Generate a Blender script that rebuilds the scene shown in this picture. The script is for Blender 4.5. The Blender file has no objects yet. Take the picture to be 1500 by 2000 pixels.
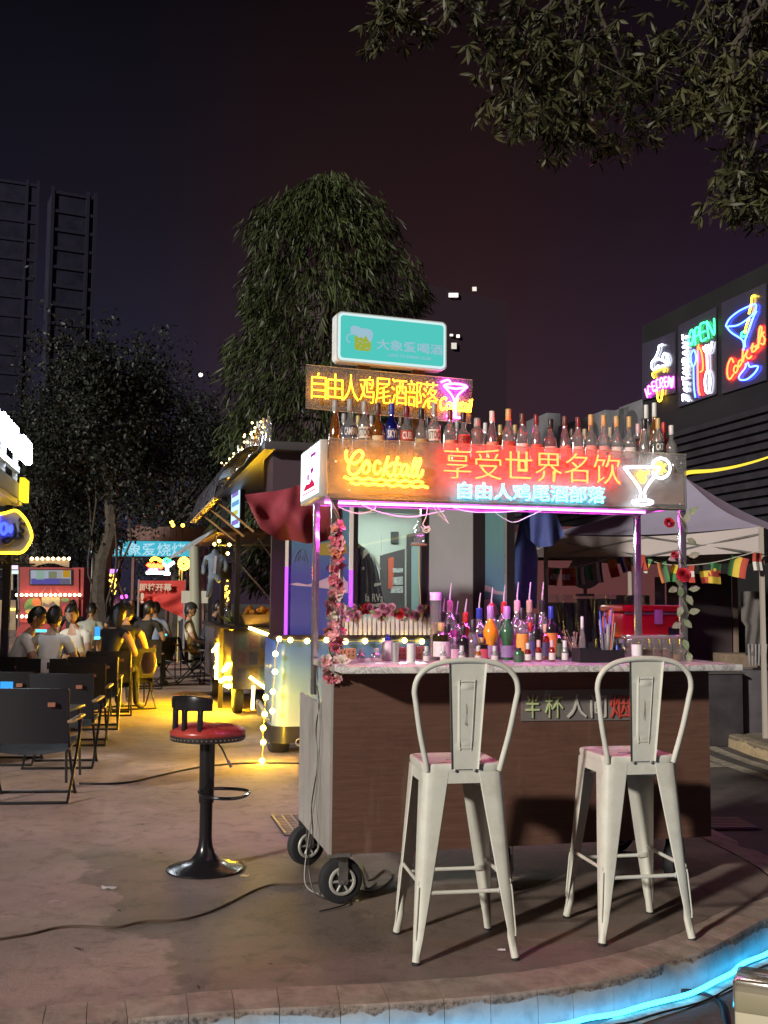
import bpy, bmesh, math, random
from mathutils import Vector, Matrix, noise
random.seed(7)
R = math.radians
sc = bpy.context.scene
C = sc.collection

# ------------------------------------------------------------------ camera
FPX, PITCH, ROLL, CAMH = 2100.0, .0844, .0082, 1.3965     # focal length in photo pixels (1500 x 2000)
cam = bpy.data.cameras.new('camera')
cam.sensor_fit = 'VERTICAL'; cam.sensor_height = 36; cam.sensor_width = 27
cam.lens = FPX / 2000 * 36
cam.clip_start = .05; cam.clip_end = 2000
camo = bpy.data.objects.new('camera', cam); C.objects.link(camo)
_f = Vector((0, math.cos(PITCH), math.sin(PITCH))); _r = Vector((1, 0, 0)); _u = Vector((0, -math.sin(PITCH), math.cos(PITCH)))
_r2 = _r * math.cos(ROLL) + _u * math.sin(ROLL); _u2 = -_r * math.sin(ROLL) + _u * math.cos(ROLL)
CAM = Vector((0, 0, CAMH))
camo.matrix_world = Matrix.Translation(CAM) @ Matrix((_r2, _u2, -_f)).transposed().to_4x4()
sc.camera = camo

# ------------------------------------------------------------------ night sky
SUN_EL, SUN_AZ = R(20), math.atan2(-.77, -.64)            # the street light behind the viewer's left shoulder
w = bpy.data.worlds.new('World'); sc.world = w; w.use_nodes = True
nt = w.node_tree; nt.nodes.clear()
def N(t, ty, **kw):
    n = t.nodes.new(ty)
    for k, v in kw.items(): setattr(n, k, v)
    return n
wo = N(nt, 'ShaderNodeOutputWorld'); bg = N(nt, 'ShaderNodeBackground'); bg2 = N(nt, 'ShaderNodeBackground'); ad = N(nt, 'ShaderNodeAddShader')
sky = N(nt, 'ShaderNodeTexSky'); sky.sky_type = 'NISHITA'; sky.sun_disc = False
sky.sun_elevation = R(-4); sky.sun_rotation = R(90) - SUN_AZ
nt.links.new(sky.outputs[0], bg.inputs[0]); bg.inputs[1].default_value = .05
tc = N(nt, 'ShaderNodeTexCoord'); sx = N(nt, 'ShaderNodeSeparateXYZ'); nt.links.new(tc.outputs['Generated'], sx.inputs[0])
rz = N(nt, 'ShaderNodeValToRGB'); nt.links.new(sx.outputs[2], rz.inputs[0])     # city glow: strongest low over the roofs
e = rz.color_ramp.elements
e[0].position = 0; e[0].color = (.034, .021, .031, 1); e[1].position = .75; e[1].color = (.0022, .0017, .0026, 1)
for p, c in ((.18, (.031, .0185, .0265, 1)), (.34, (.0155, .0085, .0110, 1)), (.5, (.0056, .0032, .0042, 1))):
    q = rz.color_ramp.elements.new(p); q.color = c
rx = N(nt, 'ShaderNodeValToRGB'); mr = N(nt, 'ShaderNodeMapRange'); mr.inputs[1].default_value = -1; nt.links.new(sx.outputs[0], mr.inputs[0]); nt.links.new(mr.outputs[0], rx.inputs[0])
e = rx.color_ramp.elements
e[0].position = .3; e[0].color = (.45, .74, 1.15, 1); e[1].position = .68; e[1].color = (.80, .76, 1.32, 1)
for p, c in ((.40, (.6, .85, 1.15, 1)), (.455, (1.05, .90, .84, 1)), (.54, (1.2, .90, .82, 1)), (.60, (.95, .83, 1.05, 1))):
    q = rx.color_ramp.elements.new(p); q.color = c
mm = N(nt, 'ShaderNodeMix', data_type='RGBA', blend_type='MULTIPLY'); mm.inputs[0].default_value = 1
nt.links.new(rz.outputs[0], mm.inputs[6]); nt.links.new(rx.outputs[0], mm.inputs[7]); nt.links.new(mm.outputs[2], bg2.inputs[0]); bg2.inputs[1].default_value = 1.02
nt.links.new(bg.outputs[0], ad.inputs[0]); nt.links.new(bg2.outputs[0], ad.inputs[1]); nt.links.new(ad.outputs[0], wo.inputs[0])

sl = bpy.data.lights.new('sun', 'SUN'); sl.energy = 3.5; sl.angle = R(3); sl.color = (1, .94, .83)
so = bpy.data.objects.new('sun', sl); C.objects.link(so)
sd = Vector((math.cos(SUN_AZ) * math.cos(SUN_EL), math.sin(SUN_AZ) * math.cos(SUN_EL), math.sin(SUN_EL)))
so.rotation_euler = sd.to_track_quat('Z', 'Y').to_euler(); so.location = (-8, -8, 8)

sc.view_settings.view_transform = 'Standard'; sc.view_settings.look = 'None'; sc.view_settings.exposure = 0; sc.view_settings.gamma = 1
sc.render.engine = 'CYCLES'
cy = sc.cycles
cy.use_denoising = True; cy.max_bounces = 8; cy.diffuse_bounces = 3; cy.glossy_bounces = 3; cy.transmission_bounces = 4; cy.transparent_max_bounces = 24
cy.caustics_reflective = False; cy.caustics_refractive = False; cy.sample_clamp_indirect = 3; cy.use_light_tree = True
try: cy.denoiser = 'OPENIMAGEDENOISE'
except Exception: pass

# ------------------------------------------------------------------ sight lines: photo pixel -> place
def ray(u, v): return _f + _r2 * ((u - 750) / FPX) - _u2 * ((v - 1000) / FPX)
def G(u, v, z=0.):
    d = ray(u, v); return CAM + d * ((z - CAMH) / d.z)
def D(u, v, y):
    d = ray(u, v); return CAM + d * (y / d.y)
def PX(p):
    q = Vector(p) - CAM; wv = q.dot(_f); return 750 + FPX * q.dot(_r2) / wv, 1000 - FPX * q.dot(_u2) / wv
class Plane:
    """an upright sheet through p0, turned by yaw; px() drops a photo pixel on to it"""
    def __init__(s, p0, yaw, off=0.):
        s.ex = Vector((math.cos(yaw), math.sin(yaw), 0)); s.n = Vector((math.sin(yaw), -math.cos(yaw), 0)); s.p0 = Vector(p0) + s.n * off; s.ez = Vector((0, 0, 1)); s.yaw = yaw
    def px(s, u, v, off=0.):
        d = ray(u, v); p = s.p0 + s.n * off; return CAM + d * ((p - CAM).dot(s.n) / d.dot(s.n))
    def at(s, x, z, off=0.): return s.p0 + s.ex * x + s.ez * z + s.n * off

# ------------------------------------------------------------------ materials
M = {}
def mat(name, col, rough=.6, metal=0., emit=None, es=0., var=0., vscale=6., bump=0., bscale=60., col2=None, coat=0., spec=.5, island=0.):
    if name in M: return M[name]
    m = bpy.data.materials.new(name); m.use_nodes = True; t = m.node_tree; b = t.nodes['Principled BSDF']
    c4 = (*col, 1); b.inputs['Base Color'].default_value = c4; b.inputs['Roughness'].default_value = rough; b.inputs['Metallic'].default_value = metal
    b.inputs['Coat Weight'].default_value = coat; b.inputs['Specular IOR Level'].default_value = spec
    if emit: b.inputs['Emission Color'].default_value = (*emit, 1); b.inputs['Emission Strength'].default_value = es
    if var or col2:
        g = N(t, 'ShaderNodeNewGeometry'); n = N(t, 'ShaderNodeTexNoise'); n.inputs['Scale'].default_value = vscale; n.inputs['Detail'].default_value = 5; n.inputs['Roughness'].default_value = .65
        tcn = N(t, 'ShaderNodeTexCoord'); t.links.new(tcn.outputs['Object'], n.inputs['Vector'])
        r = N(t, 'ShaderNodeValToRGB'); r.color_ramp.elements[0].position = .35; r.color_ramp.elements[1].position = .68
        c2 = col2 or tuple(x * (1 - var) for x in col); c1 = col if col2 else tuple(min(1, x * (1 + var)) for x in col)
        r.color_ramp.elements[0].color = (*c2, 1); r.color_ramp.elements[1].color = (*c1, 1)
        t.links.new(n.outputs[0], r.inputs[0]); out = r.outputs[0]
        if island:
            h = N(t, 'ShaderNodeHueSaturation'); mp = N(t, 'ShaderNodeMapRange'); mp.inputs[3].default_value = 1 - island; mp.inputs[4].default_value = 1 + island
            t.links.new(g.outputs['Random Per Island'], mp.inputs[0]); t.links.new(mp.outputs[0], h.inputs['Value']); t.links.new(out, h.inputs['Color']); out = h.outputs[0]
        t.links.new(out, b.inputs['Base Color'])
        rr = N(t, 'ShaderNodeMapRange'); rr.inputs[3].default_value = max(.02, rough - .12); rr.inputs[4].default_value = min(1, rough + .12)
        t.links.new(n.outputs[0], rr.inputs[0]); t.links.new(rr.outputs[0], b.inputs['Roughness'])
    if bump:
        n2 = N(t, 'ShaderNodeTexNoise'); n2.inputs['Scale'].default_value = bscale; n2.inputs['Detail'].default_value = 4
        tc2 = N(t, 'ShaderNodeTexCoord'); t.links.new(tc2.outputs['Object'], n2.inputs['Vector'])
        bu = N(t, 'ShaderNodeBump'); bu.inputs['Strength'].default_value = bump; bu.inputs['Distance'].default_value = .01
        t.links.new(n2.outputs[0], bu.inputs['Height']); t.links.new(bu.outputs[0], b.inputs['Normal'])
    M[name] = m; return m
def emis(name, col, s):
    if name in M: return M[name]
    m = bpy.data.materials.new(name); m.use_nodes = True; t = m.node_tree; t.nodes.clear()
    o = N(t, 'ShaderNodeOutputMaterial'); e_ = N(t, 'ShaderNodeEmission'); e_.inputs[0].default_value = (*col, 1); e_.inputs[1].default_value = s
    t.links.new(e_.outputs[0], o.inputs[0]); M[name] = m; return m
def sheet(name, tint, cloud, cloudcol=(.8, .8, .8), gloss=.06, rough=.03):
    """clear sheet or glass: see-through tint + milky share + fresnel gloss"""
    if name in M: return M[name]
    m = bpy.data.materials.new(name); m.use_nodes = True; t = m.node_tree; t.nodes.clear()
    o = N(t, 'ShaderNodeOutputMaterial'); tr = N(t, 'ShaderNodeBsdfTransparent'); tr.inputs[0].default_value = (*tint, 1)
    df = N(t, 'ShaderNodeBsdfDiffuse'); df.inputs[0].default_value = (*cloudcol, 1); tl = N(t, 'ShaderNodeBsdfTranslucent'); tl.inputs[0].default_value = (*cloudcol, 1)
    dm = N(t, 'ShaderNodeMixShader'); dm.inputs[0].default_value = .35; t.links.new(df.outputs[0], dm.inputs[1]); t.links.new(tl.outputs[0], dm.inputs[2])
    m1 = N(t, 'ShaderNodeMixShader'); m1.inputs[0].default_value = cloud; t.links.new(tr.outputs[0], m1.inputs[1]); t.links.new(dm.outputs[0], m1.inputs[2])
    gl = N(t, 'ShaderNodeBsdfGlossy'); gl.inputs[1].default_value = rough; gl.inputs[0].default_value = (1, 1, 1, 1)
    fr = N(t, 'ShaderNodeLayerWeight'); fr.inputs[0].default_value = .35; mp = N(t, 'ShaderNodeMapRange'); mp.inputs[3].default_value = gloss; mp.inputs[4].default_value = min(1, gloss * 9)
    t.links.new(fr.outputs['Facing'], mp.inputs[0])
    m2 = N(t, 'ShaderNodeMixShader'); t.links.new(mp.outputs[0], m2.inputs[0]); t.links.new(m1.outputs[0], m2.inputs[1]); t.links.new(gl.outputs[0], m2.inputs[2])
    t.links.new(m2.outputs[0], o.inputs[0]); M[name] = m; return m

def wear(m, col, scale, lo, hi, amt, stretch=(1, 1, 1)):
    """scuffs and grime: a second noise mixes another colour over what the material already has"""
    t = m.node_tree; b = t.nodes['Principled BSDF']; i = b.inputs['Base Color']; src = i.links[0].from_socket if i.links else None
    tc_ = N(t, 'ShaderNodeTexCoord'); mp = N(t, 'ShaderNodeMapping'); mp.inputs['Scale'].default_value = stretch; t.links.new(tc_.outputs['Object'], mp.inputs[0])
    n = N(t, 'ShaderNodeTexNoise'); n.inputs['Scale'].default_value = scale; n.inputs['Detail'].default_value = 7; n.inputs['Roughness'].default_value = .7; t.links.new(mp.outputs[0], n.inputs[0])
    f = N(t, 'ShaderNodeMapRange'); f.inputs[1].default_value = lo; f.inputs[2].default_value = hi; f.inputs[4].default_value = amt; t.links.new(n.outputs[0], f.inputs[0])
    x = N(t, 'ShaderNodeMix', data_type='RGBA'); t.links.new(f.outputs[0], x.inputs[0]); x.inputs[7].default_value = (*col, 1)
    if src: t.links.new(src, x.inputs[6])
    else: x.inputs[6].default_value = i.default_value[:]
    t.links.new(x.outputs[2], i); return m
# ------------------------------------------------------------------ mesh builder
def crom(pts, n=5, closed=False):
    pts = [Vector(p) for p in pts]; L = len(pts)
    if L < 3: return pts
    out = []
    rng = range(L) if closed else range(L - 1)
    for i in rng:
        p0 = pts[(i - 1) % L] if closed or i > 0 else pts[0]; p1 = pts[i]; p2 = pts[(i + 1) % L]; p3 = pts[(i + 2) % L] if closed or i + 2 < L else pts[-1]
        for k in range(n):
            t = k / n; out.append(.5 * ((2 * p1) + (p2 - p0) * t + (2 * p0 - 5 * p1 + 4 * p2 - p3) * t * t + (3 * p1 - p0 - 3 * p2 + p3) * t ** 3))
    if not closed: out.append(pts[-1])
    return out
class MB:
    def __init__(s): s.v = []; s.f = []; s.mi = []; s.cur = 0
    def add(s, vs, fs):
        o = len(s.v); s.v += [tuple(x) for x in vs]; s.f += [tuple(i + o for i in f) for f in fs]; s.mi += [s.cur] * len(fs); return s
    def slot(s, i): s.cur = i; return s
    def box(s, a, b, bev=0.):
        (x0, y0, z0), (x1, y1, z1) = a, b
        if bev <= 0:
            vs = [(x, y, z) for z in (z0, z1) for y in (y0, y1) for x in (x0, x1)]
            return s.add(vs, [(0, 2, 3, 1), (4, 5, 7, 6), (0, 1, 5, 4), (2, 6, 7, 3), (0, 4, 6, 2), (1, 3, 7, 5)])
        bm = bmesh.new(); bmesh.ops.create_cube(bm, size=1)
        for v in bm.verts: v.co = Vector(((v.co.x + .5) * (x1 - x0) + x0, (v.co.y + .5) * (y1 - y0) + y0, (v.co.z + .5) * (z1 - z0) + z0))
        bmesh.ops.bevel(bm, geom=bm.edges[:], offset=bev, segments=2, affect='EDGES', profile=.5)
        bm.verts.index_update(); s.add([v.co for v in bm.verts], [[v.index for v in f.verts] for f in bm.faces]); bm.free(); return s
    def obox(s, c, ex, ey, ez, sx_, sy_, sz_):
        c = Vector(c); vs = [c + ex * (i * sx_ / 2) + ey * (j * sy_ / 2) + ez * (k * sz_ / 2) for k in (-1, 1) for j in (-1, 1) for i in (-1, 1)]
        return s.add(vs, [(0, 2, 3, 1), (4, 5, 7, 6), (0, 1, 5, 4), (2, 6, 7, 3), (0, 4, 6, 2), (1, 3, 7, 5)])
    def tube(s, path, r, n=8, closed=False, cap=True, flat=None):
        path = [Vector(p) for p in path]; L = len(path)
        if L < 2: return s
        rs = r if isinstance(r, (list, tuple)) else [r] * L
        vs = []; fs = []; up = None
        for i, p in enumerate(path):
            if closed: t = path[(i + 1) % L] - path[i - 1]
            else: t = path[min(i + 1, L - 1)] - path[max(i - 1, 0)]
            if t.length < 1e-9: t = Vector((0, 0, 1))
            t.normalize()
            if up is None:
                up = Vector((0, 0, 1)) if abs(t.z) < .9 else Vector((1, 0, 0))
            a = up - t * up.dot(t)
            if a.length < 1e-6: a = Vector((0, 1, 0)) - t * t.y
            a.normalize(); b = t.cross(a); up = a
            for k in range(n):
                th = 2 * math.pi * k / n; q = a * math.cos(th) + b * math.sin(th)
                if flat: q = a * math.cos(th) * flat[0] + b * math.sin(th) * flat[1]
                vs.append(p + q * rs[i])
        for i in range(L if closed else L - 1):
            j = (i + 1) % L
            for k in range(n): fs.append((i * n + k, i * n + (k + 1) % n, j * n + (k + 1) % n, j * n + k))
        if cap and not closed: fs.append(tuple(range(n - 1, -1, -1))); fs.append(tuple((L - 1) * n + k for k in range(n)))
        return s.add(vs, fs)
    def lathe(s, prof, n=16, o=(0, 0, 0), axis='Z', sq=0.):
        vs = []; fs = []
        for r_, h in prof:
            for k in range(n):
                th = 2 * math.pi * k / n; c_, s_ = math.cos(th), math.sin(th)
                if sq:
                    q = max(abs(c_), abs(s_)); f_ = 1 + sq * (1 / q - 1); c_ *= f_; s_ *= f_
                p = (r_ * c_, r_ * s_, h)
                if axis == 'Y': p = (p[0], p[2], p[1])
                if axis == 'X': p = (p[2], p[0], p[1])
                vs.append((p[0] + o[0], p[1] + o[1], p[2] + o[2]))
        for i in range(len(prof) - 1):
            for k in range(n): fs.append((i * n + k, i * n + (k + 1) % n, (i + 1) * n + (k + 1) % n, (i + 1) * n + k))
        fs.append(tuple(range(n - 1, -1, -1))); fs.append(tuple((len(prof) - 1) * n + k for k in range(n)))
        return s.add(vs, fs)
    def ball(s, c, r, n=8, m=6, sc3=(1, 1, 1)):
        prof = [(max(1e-4, r * math.sin(math.pi * i / m)), -r * math.cos(math.pi * i / m)) for i in range(m + 1)]
        o = len(s.v); s.lathe(prof, n)
        for i in range(o, len(s.v)): x, y, z = s.v[i]; s.v[i] = (x * sc3[0] + c[0], y * sc3[1] + c[1], z * sc3[2] + c[2])
        return s
    def grid(s, fn, nu, nv, closeu=False):
        vs = [fn(i / (nu if closeu else nu - 1), j / (nv - 1)) for j in range(nv) for i in range(nu)]; fs = []
        for j in range(nv - 1):
            for i in range(nu if closeu else nu - 1): fs.append((j * nu + i, j * nu + (i + 1) % nu, (j + 1) * nu + (i + 1) % nu, (j + 1) * nu + i))
        return s.add(vs, fs)
    def prism(s, pts, z0, z1):
        n = len(pts); vs = [(p[0], p[1], z0) for p in pts] + [(p[0], p[1], z1) for p in pts]
        return s.add(vs, [tuple(range(n - 1, -1, -1)), tuple(range(n, 2 * n))] + [(i, (i + 1) % n, (i + 1) % n + n, i + n) for i in range(n)])
    def quad(s, a, b, c, d): return s.add([a, b, c, d], [(0, 1, 2, 3)])
    def slab(s, pl, poly, off, th):
        """flat cut-out on a Plane: poly = list of world points on it"""
        n = len(poly); a = [p + pl.n * off for p in poly]; b = [p + pl.n * (off + th) for p in poly]
        return s.add(a + b, [tuple(range(n)), tuple(range(2 * n - 1, n - 1, -1))] + [(i, i + n, (i + 1) % n + n, (i + 1) % n) for i in range(n)])
    def mesh(s, name, smooth=True):
        me = bpy.data.meshes.new(name); me.from_pydata(s.v, [], s.f); me.validate(verbose=False)
        if s.mi and len(me.polygons) == len(s.mi): me.polygons.foreach_set('material_index', s.mi)
        me.update()
        bm = bmesh.new(); bm.from_mesh(me); bmesh.ops.recalc_face_normals(bm, faces=bm.faces[:]); bm.to_mesh(me); bm.free()
        if smooth: me.shade_smooth(); 
        if smooth:
            try: me.set_sharp_from_angle(angle=R(38))
            except Exception: pass
        return me
    def build(s, name, m, parent=None, world=False, smooth=True, loc=None, rotz=None):
        return put(s.mesh(name, smooth), name, m, parent, world, loc, rotz)
BASE = {}
def put(me, name, m, parent=None, world=False, loc=None, rotz=None):
    o = bpy.data.objects.new(name, me); C.objects.link(o)
    if not me.materials:
        for x in (m if isinstance(m, (list, tuple)) else [m]): me.materials.append(x)
    if loc is not None: o.location = loc
    if rotz is not None: o.rotation_euler = (0, 0, rotz)
    if parent is not None:
        o.parent = parent
        if world: o.matrix_parent_inverse = BASE[parent.name].inverted()
    BASE[o.name] = (BASE[parent.name] if parent is not None and parent.name in BASE else Matrix()) @ o.matrix_parent_inverse @ Matrix.Translation(Vector(loc or (0, 0, 0))) @ Matrix.Rotation(rotz or 0, 4, 'Z')
    return o
def tag(o, label=None, cat=None, group=None, kind=None):
    if label: o['label'] = label
    if cat: o['category'] = cat
    if group: o['group'] = group
    if kind: o['kind'] = kind
    return o
def thing(name, label, cat, loc=(0, 0, 0), rotz=0., group=None, kind=None):
    o = bpy.data.objects.new(name, None); C.objects.link(o); o.empty_display_size = .1
    o.location = loc; o.rotation_euler = (0, 0, rotz)
    m = Matrix.Translation(Vector(loc)) @ Matrix.Rotation(rotz, 4, 'Z'); BASE[o.name] = m
    return tag(o, label, cat, group, kind)
def kids(o): return KIDS.get(o.name, [])
def dup(root, loc, rotz, label, group=None, scale=None):
    """a copy of a thing with copies of its parts and sub-parts"""
    allo = [x for x in C.objects if x.parent is not None]
    r = root.copy(); C.objects.link(r); r.location = loc; r.rotation_euler = (0, 0, rotz); r['label'] = label
    if group: r['group'] = group
    if scale: r.scale = scale
    for ch in [x for x in allo if x.parent == root]:
        c = ch.copy(); C.objects.link(c); c.parent = r
        for g in [x for x in allo if x.parent == ch]:
            d_ = g.copy(); C.objects.link(d_); d_.parent = c
    return r
def textmesh(body, name='text', extrude=.02, bev=0., offset=0., shear=0., res=3):
    c = bpy.data.curves.new('lettering', 'FONT'); c.body = body; c.extrude = extrude; c.bevel_depth = bev; c.offset = offset; c.shear = shear; c.resolution_u = res; c.bevel_resolution = 1
    o = bpy.data.objects.new('lettering', c); C.objects.link(o)
    dg = bpy.context.evaluated_depsgraph_get(); me = bpy.data.meshes.new_from_object(o.evaluated_get(dg)); me.name = name
    bpy.data.objects.remove(o); bpy.data.curves.remove(c); me.materials.clear(); return me
def text_on(body, pl, a, b, name, m, parent, depth=.01, off=.004, world=True, **kw):
    """lettering fitted on a Plane between world corners a (lower left) and b (upper right)"""
    me = textmesh(body, name, extrude=.05, **kw)
    xs = [v.co.x for v in me.vertices]; ys = [v.co.y for v in me.vertices]; zs = [v.co.z for v in me.vertices]
    x0, x1, y0, y1, z0, z1 = min(xs), max(xs), min(ys), max(ys), min(zs), max(zs)
    ax = (a - pl.p0).dot(pl.ex); bx_ = (b - pl.p0).dot(pl.ex); az = a.z - pl.p0.z; bz = b.z - pl.p0.z
    for v in me.vertices:
        fx = (v.co.x - x0) / (x1 - x0); fy = (v.co.y - y0) / (y1 - y0); fz = (v.co.z - z0) / (z1 - z0)
        v.co = pl.at(ax + (bx_ - ax) * fx, az + (bz - az) * fy, off + depth * fz)
    me.update(); return put(me, name, m, parent, world)
def neon(pl, strokes, name, m, parent, r=.005, off=.012, n=6, sm=4, world=True):
    mb = MB()
    for st in strokes:
        closed = st[0] == 'c'; pts = st[1:] if closed else st
        mb.tube(crom([pl.px(u, v, off) for u, v in pts], sm, closed), r, n, closed)
    return mb.build(name, m, parent, world)
def ell(cx, cy, rx, ry, n=14, a0=0, a1=360):
    full = abs(a1 - a0) >= 360; k = n if full else n + 1
    p = [(cx + rx * math.cos(R(a0 + (a1 - a0) * i / n)), cy + ry * math.sin(R(a0 + (a1 - a0) * i / n))) for i in range(k)]
    return (['c'] + p) if full else p
def zm(pts, ox, oy, z): return [p if isinstance(p, str) else (ox + p[0] / z, oy + p[1] / z) for p in pts]
ORD = 'first second third fourth fifth sixth seventh eighth ninth tenth eleventh twelfth thirteenth fourteenth fifteenth sixteenth seventeenth eighteenth nineteenth twentieth'.split()
def ordn(i): return ORD[i] if i < 20 else 'twenty-' + ORD[i - 20]

# ================================================================== THE SETTING
def ground_mat(name, base, dark, dark_patch=False):
    m = mat(name, base, .82); t = m.node_tree; b = t.nodes['Principled BSDF']
    tc_ = N(t, 'ShaderNodeTexCoord'); sp = N(t, 'ShaderNodeSeparateXYZ'); t.links.new(tc_.outputs['Object'], sp.inputs[0])
    def nz(s, d=6, rg=.6, dist=0):
        n = N(t, 'ShaderNodeTexNoise'); n.inputs['Scale'].default_value = s; n.inputs['Detail'].default_value = d; n.inputs['Roughness'].default_value = rg; n.inputs['Distortion'].default_value = dist; t.links.new(tc_.outputs['Object'], n.inputs['Vector']); return n.outputs[0]
    def ramp(i, p0, c0, p1, c1):
        r = N(t, 'ShaderNodeValToRGB'); r.color_ramp.elements[0].position = p0; r.color_ramp.elements[0].color = c0; r.color_ramp.elements[1].position = p1; r.color_ramp.elements[1].color = c1; t.links.new(i, r.inputs[0]); return r.outputs[0]
    def mix(f, a, b_, bt='MIX'):
        x = N(t, 'ShaderNodeMix', data_type='RGBA', blend_type=bt)
        if isinstance(f, float): x.inputs[0].default_value = f
        else: t.links.new(f, x.inputs[0])
        for i, s in ((6, a), (7, b_)):
            if isinstance(s, tuple): x.inputs[i].default_value = (*s, 1)
            else: t.links.new(s, x.inputs[i])
        return x.outputs[2]
    def math_(op, a, b_=None, c_=None):
        x = N(t, 'ShaderNodeMath', operation=op)
        for i, s in enumerate((a, b_, c_)):
            if s is None: continue
            if isinstance(s, (int, float)): x.inputs[i].default_value = s
            else: t.links.new(s, x.inputs[i])
        return x.outputs[0]
    col = ramp(nz(.9, 8, .62, .4), .32, (*dark, 1), .7, (*base, 1))
    col = mix(ramp(nz(7, 6, .7, .6), .5, (0, 0, 0, 1), .72, (.8, .8, .8, 1)), col, tuple(x * .62 for x in dark))
    col = mix(ramp(nz(3.1, 7, .72, 1.2), .60, (0, 0, 0, 1), .68, (.75, .75, .75, 1)), col, tuple(min(1, x * 1.12) for x in base))
    col = mix(ramp(nz(30, 3, .6), .66, (0, 0, 0, 1), .75, (.6, .6, .6, 1)), col, tuple(x * .45 for x in dark))
    col = mix(.28, col, ramp(nz(260, 2), .3, (.35, .35, .35, 1), .7, (1, 1, 1, 1)), 'MULTIPLY')
    rough = .82
    if dark_patch:   # the darker, slightly smoother patch in front of the bar with its ragged rim
        n1 = math_('MULTIPLY', math_('SUBTRACT', nz(1.6, 8, .6, .3), .5), 1.15)
        side = math_('ADD', math_('ADD', sp.outputs[0], math_('MULTIPLY', math_('SUBTRACT', sp.outputs[1], 4.06), .415)), n1)
        f1 = N(t, 'ShaderNodeMapRange', interpolation_type='SMOOTHSTEP'); f1.inputs[1].default_value = -.86; f1.inputs[2].default_value = -.78; t.links.new(side, f1.inputs[0])
        f2 = N(t, 'ShaderNodeMapRange', interpolation_type='SMOOTHSTEP'); f2.inputs[1].default_value = 6.5; f2.inputs[2].default_value = 5.9; t.links.new(math_('ADD', sp.outputs[1], n1), f2.inputs[0])
        f = math_('MULTIPLY', math_('MULTIPLY', f1.outputs[0], f2.outputs[0]), .78)
        col = mix(f, col, mix(1., col, (.42, .45, .42), 'MULTIPLY'))
        rr = N(t, 'ShaderNodeMapRange'); rr.inputs[3].default_value = .82; rr.inputs[4].default_value = .6; t.links.new(f, rr.inputs[0]); t.links.new(rr.outputs[0], b.inputs['Roughness'])
    t.links.new(col, b.inputs['Base Color'])
    bu = N(t, 'ShaderNodeBump'); bu.inputs['Strength'].default_value = .35; bu.inputs['Distance'].default_value = .012
    t.links.new(math_('ADD', nz(22, 6, .7), math_('MULTIPLY', nz(180, 3), .4)), bu.inputs['Height']); t.links.new(bu.outputs[0], b.inputs['Normal'])
    return m
asphalt = ground_mat('asphalt', (.15, .13, .125), (.085, .075, .073))
concrete = ground_mat('plaza_concrete', (.52, .375, .33), (.29, .21, .185), dark_patch=True)
sidewalk_m = ground_mat('sidewalk_concrete', (.30, .25, .19), (.18, .15, .12))

tag(MB().quad((-300, -60, -.135), (300, -60, -.135), (300, 700, -.135), (-300, 700, -.135)).build('road', asphalt, smooth=False), kind='structure')
# plaza with its curved front
edge = [(-9, 2.0), (-5, 2.85), (-2.6, 3.36)] + [tuple(G(u, v, -.01).xy) for u, v in ((60, 2012), (327, 1988), (520, 1974), (700, 1966), (840, 1957), (984, 1945), (1110, 1929), (1224, 1907), (1362, 1866), (1434, 1831), (1500, 1796))] + [(1.99, 5.18), (2.14, 5.45), (2.20, 5.75), (2.19, 6.1), (2.14, 6.5), (2.08, 7.0), (2.02, 7.8), (2.0, 9), (2.0, 12), (2.1, 20), (2.4, 60)]
ec = [Vector((x, y, 0)) for x, y in edge]
curve = crom(ec, 8)
KW = .19
inner = []
for i, p in enumerate(curve):
    t = (curve[min(i + 1, len(curve) - 1)] - curve[max(i - 1, 0)]).normalized(); nrm = Vector((t.y, -t.x, 0)); inner.append(p - nrm * KW)
mb = MB(); far = [(-60, 60, 0), (-60, 1.4, 0)]
n = len(inner) + 2; mb.add([(p.x, p.y, 0) for p in inner] + far, [tuple(range(n))])
plaza = tag(mb.build('plaza_pavement', concrete, smooth=False), kind='structure')

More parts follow.
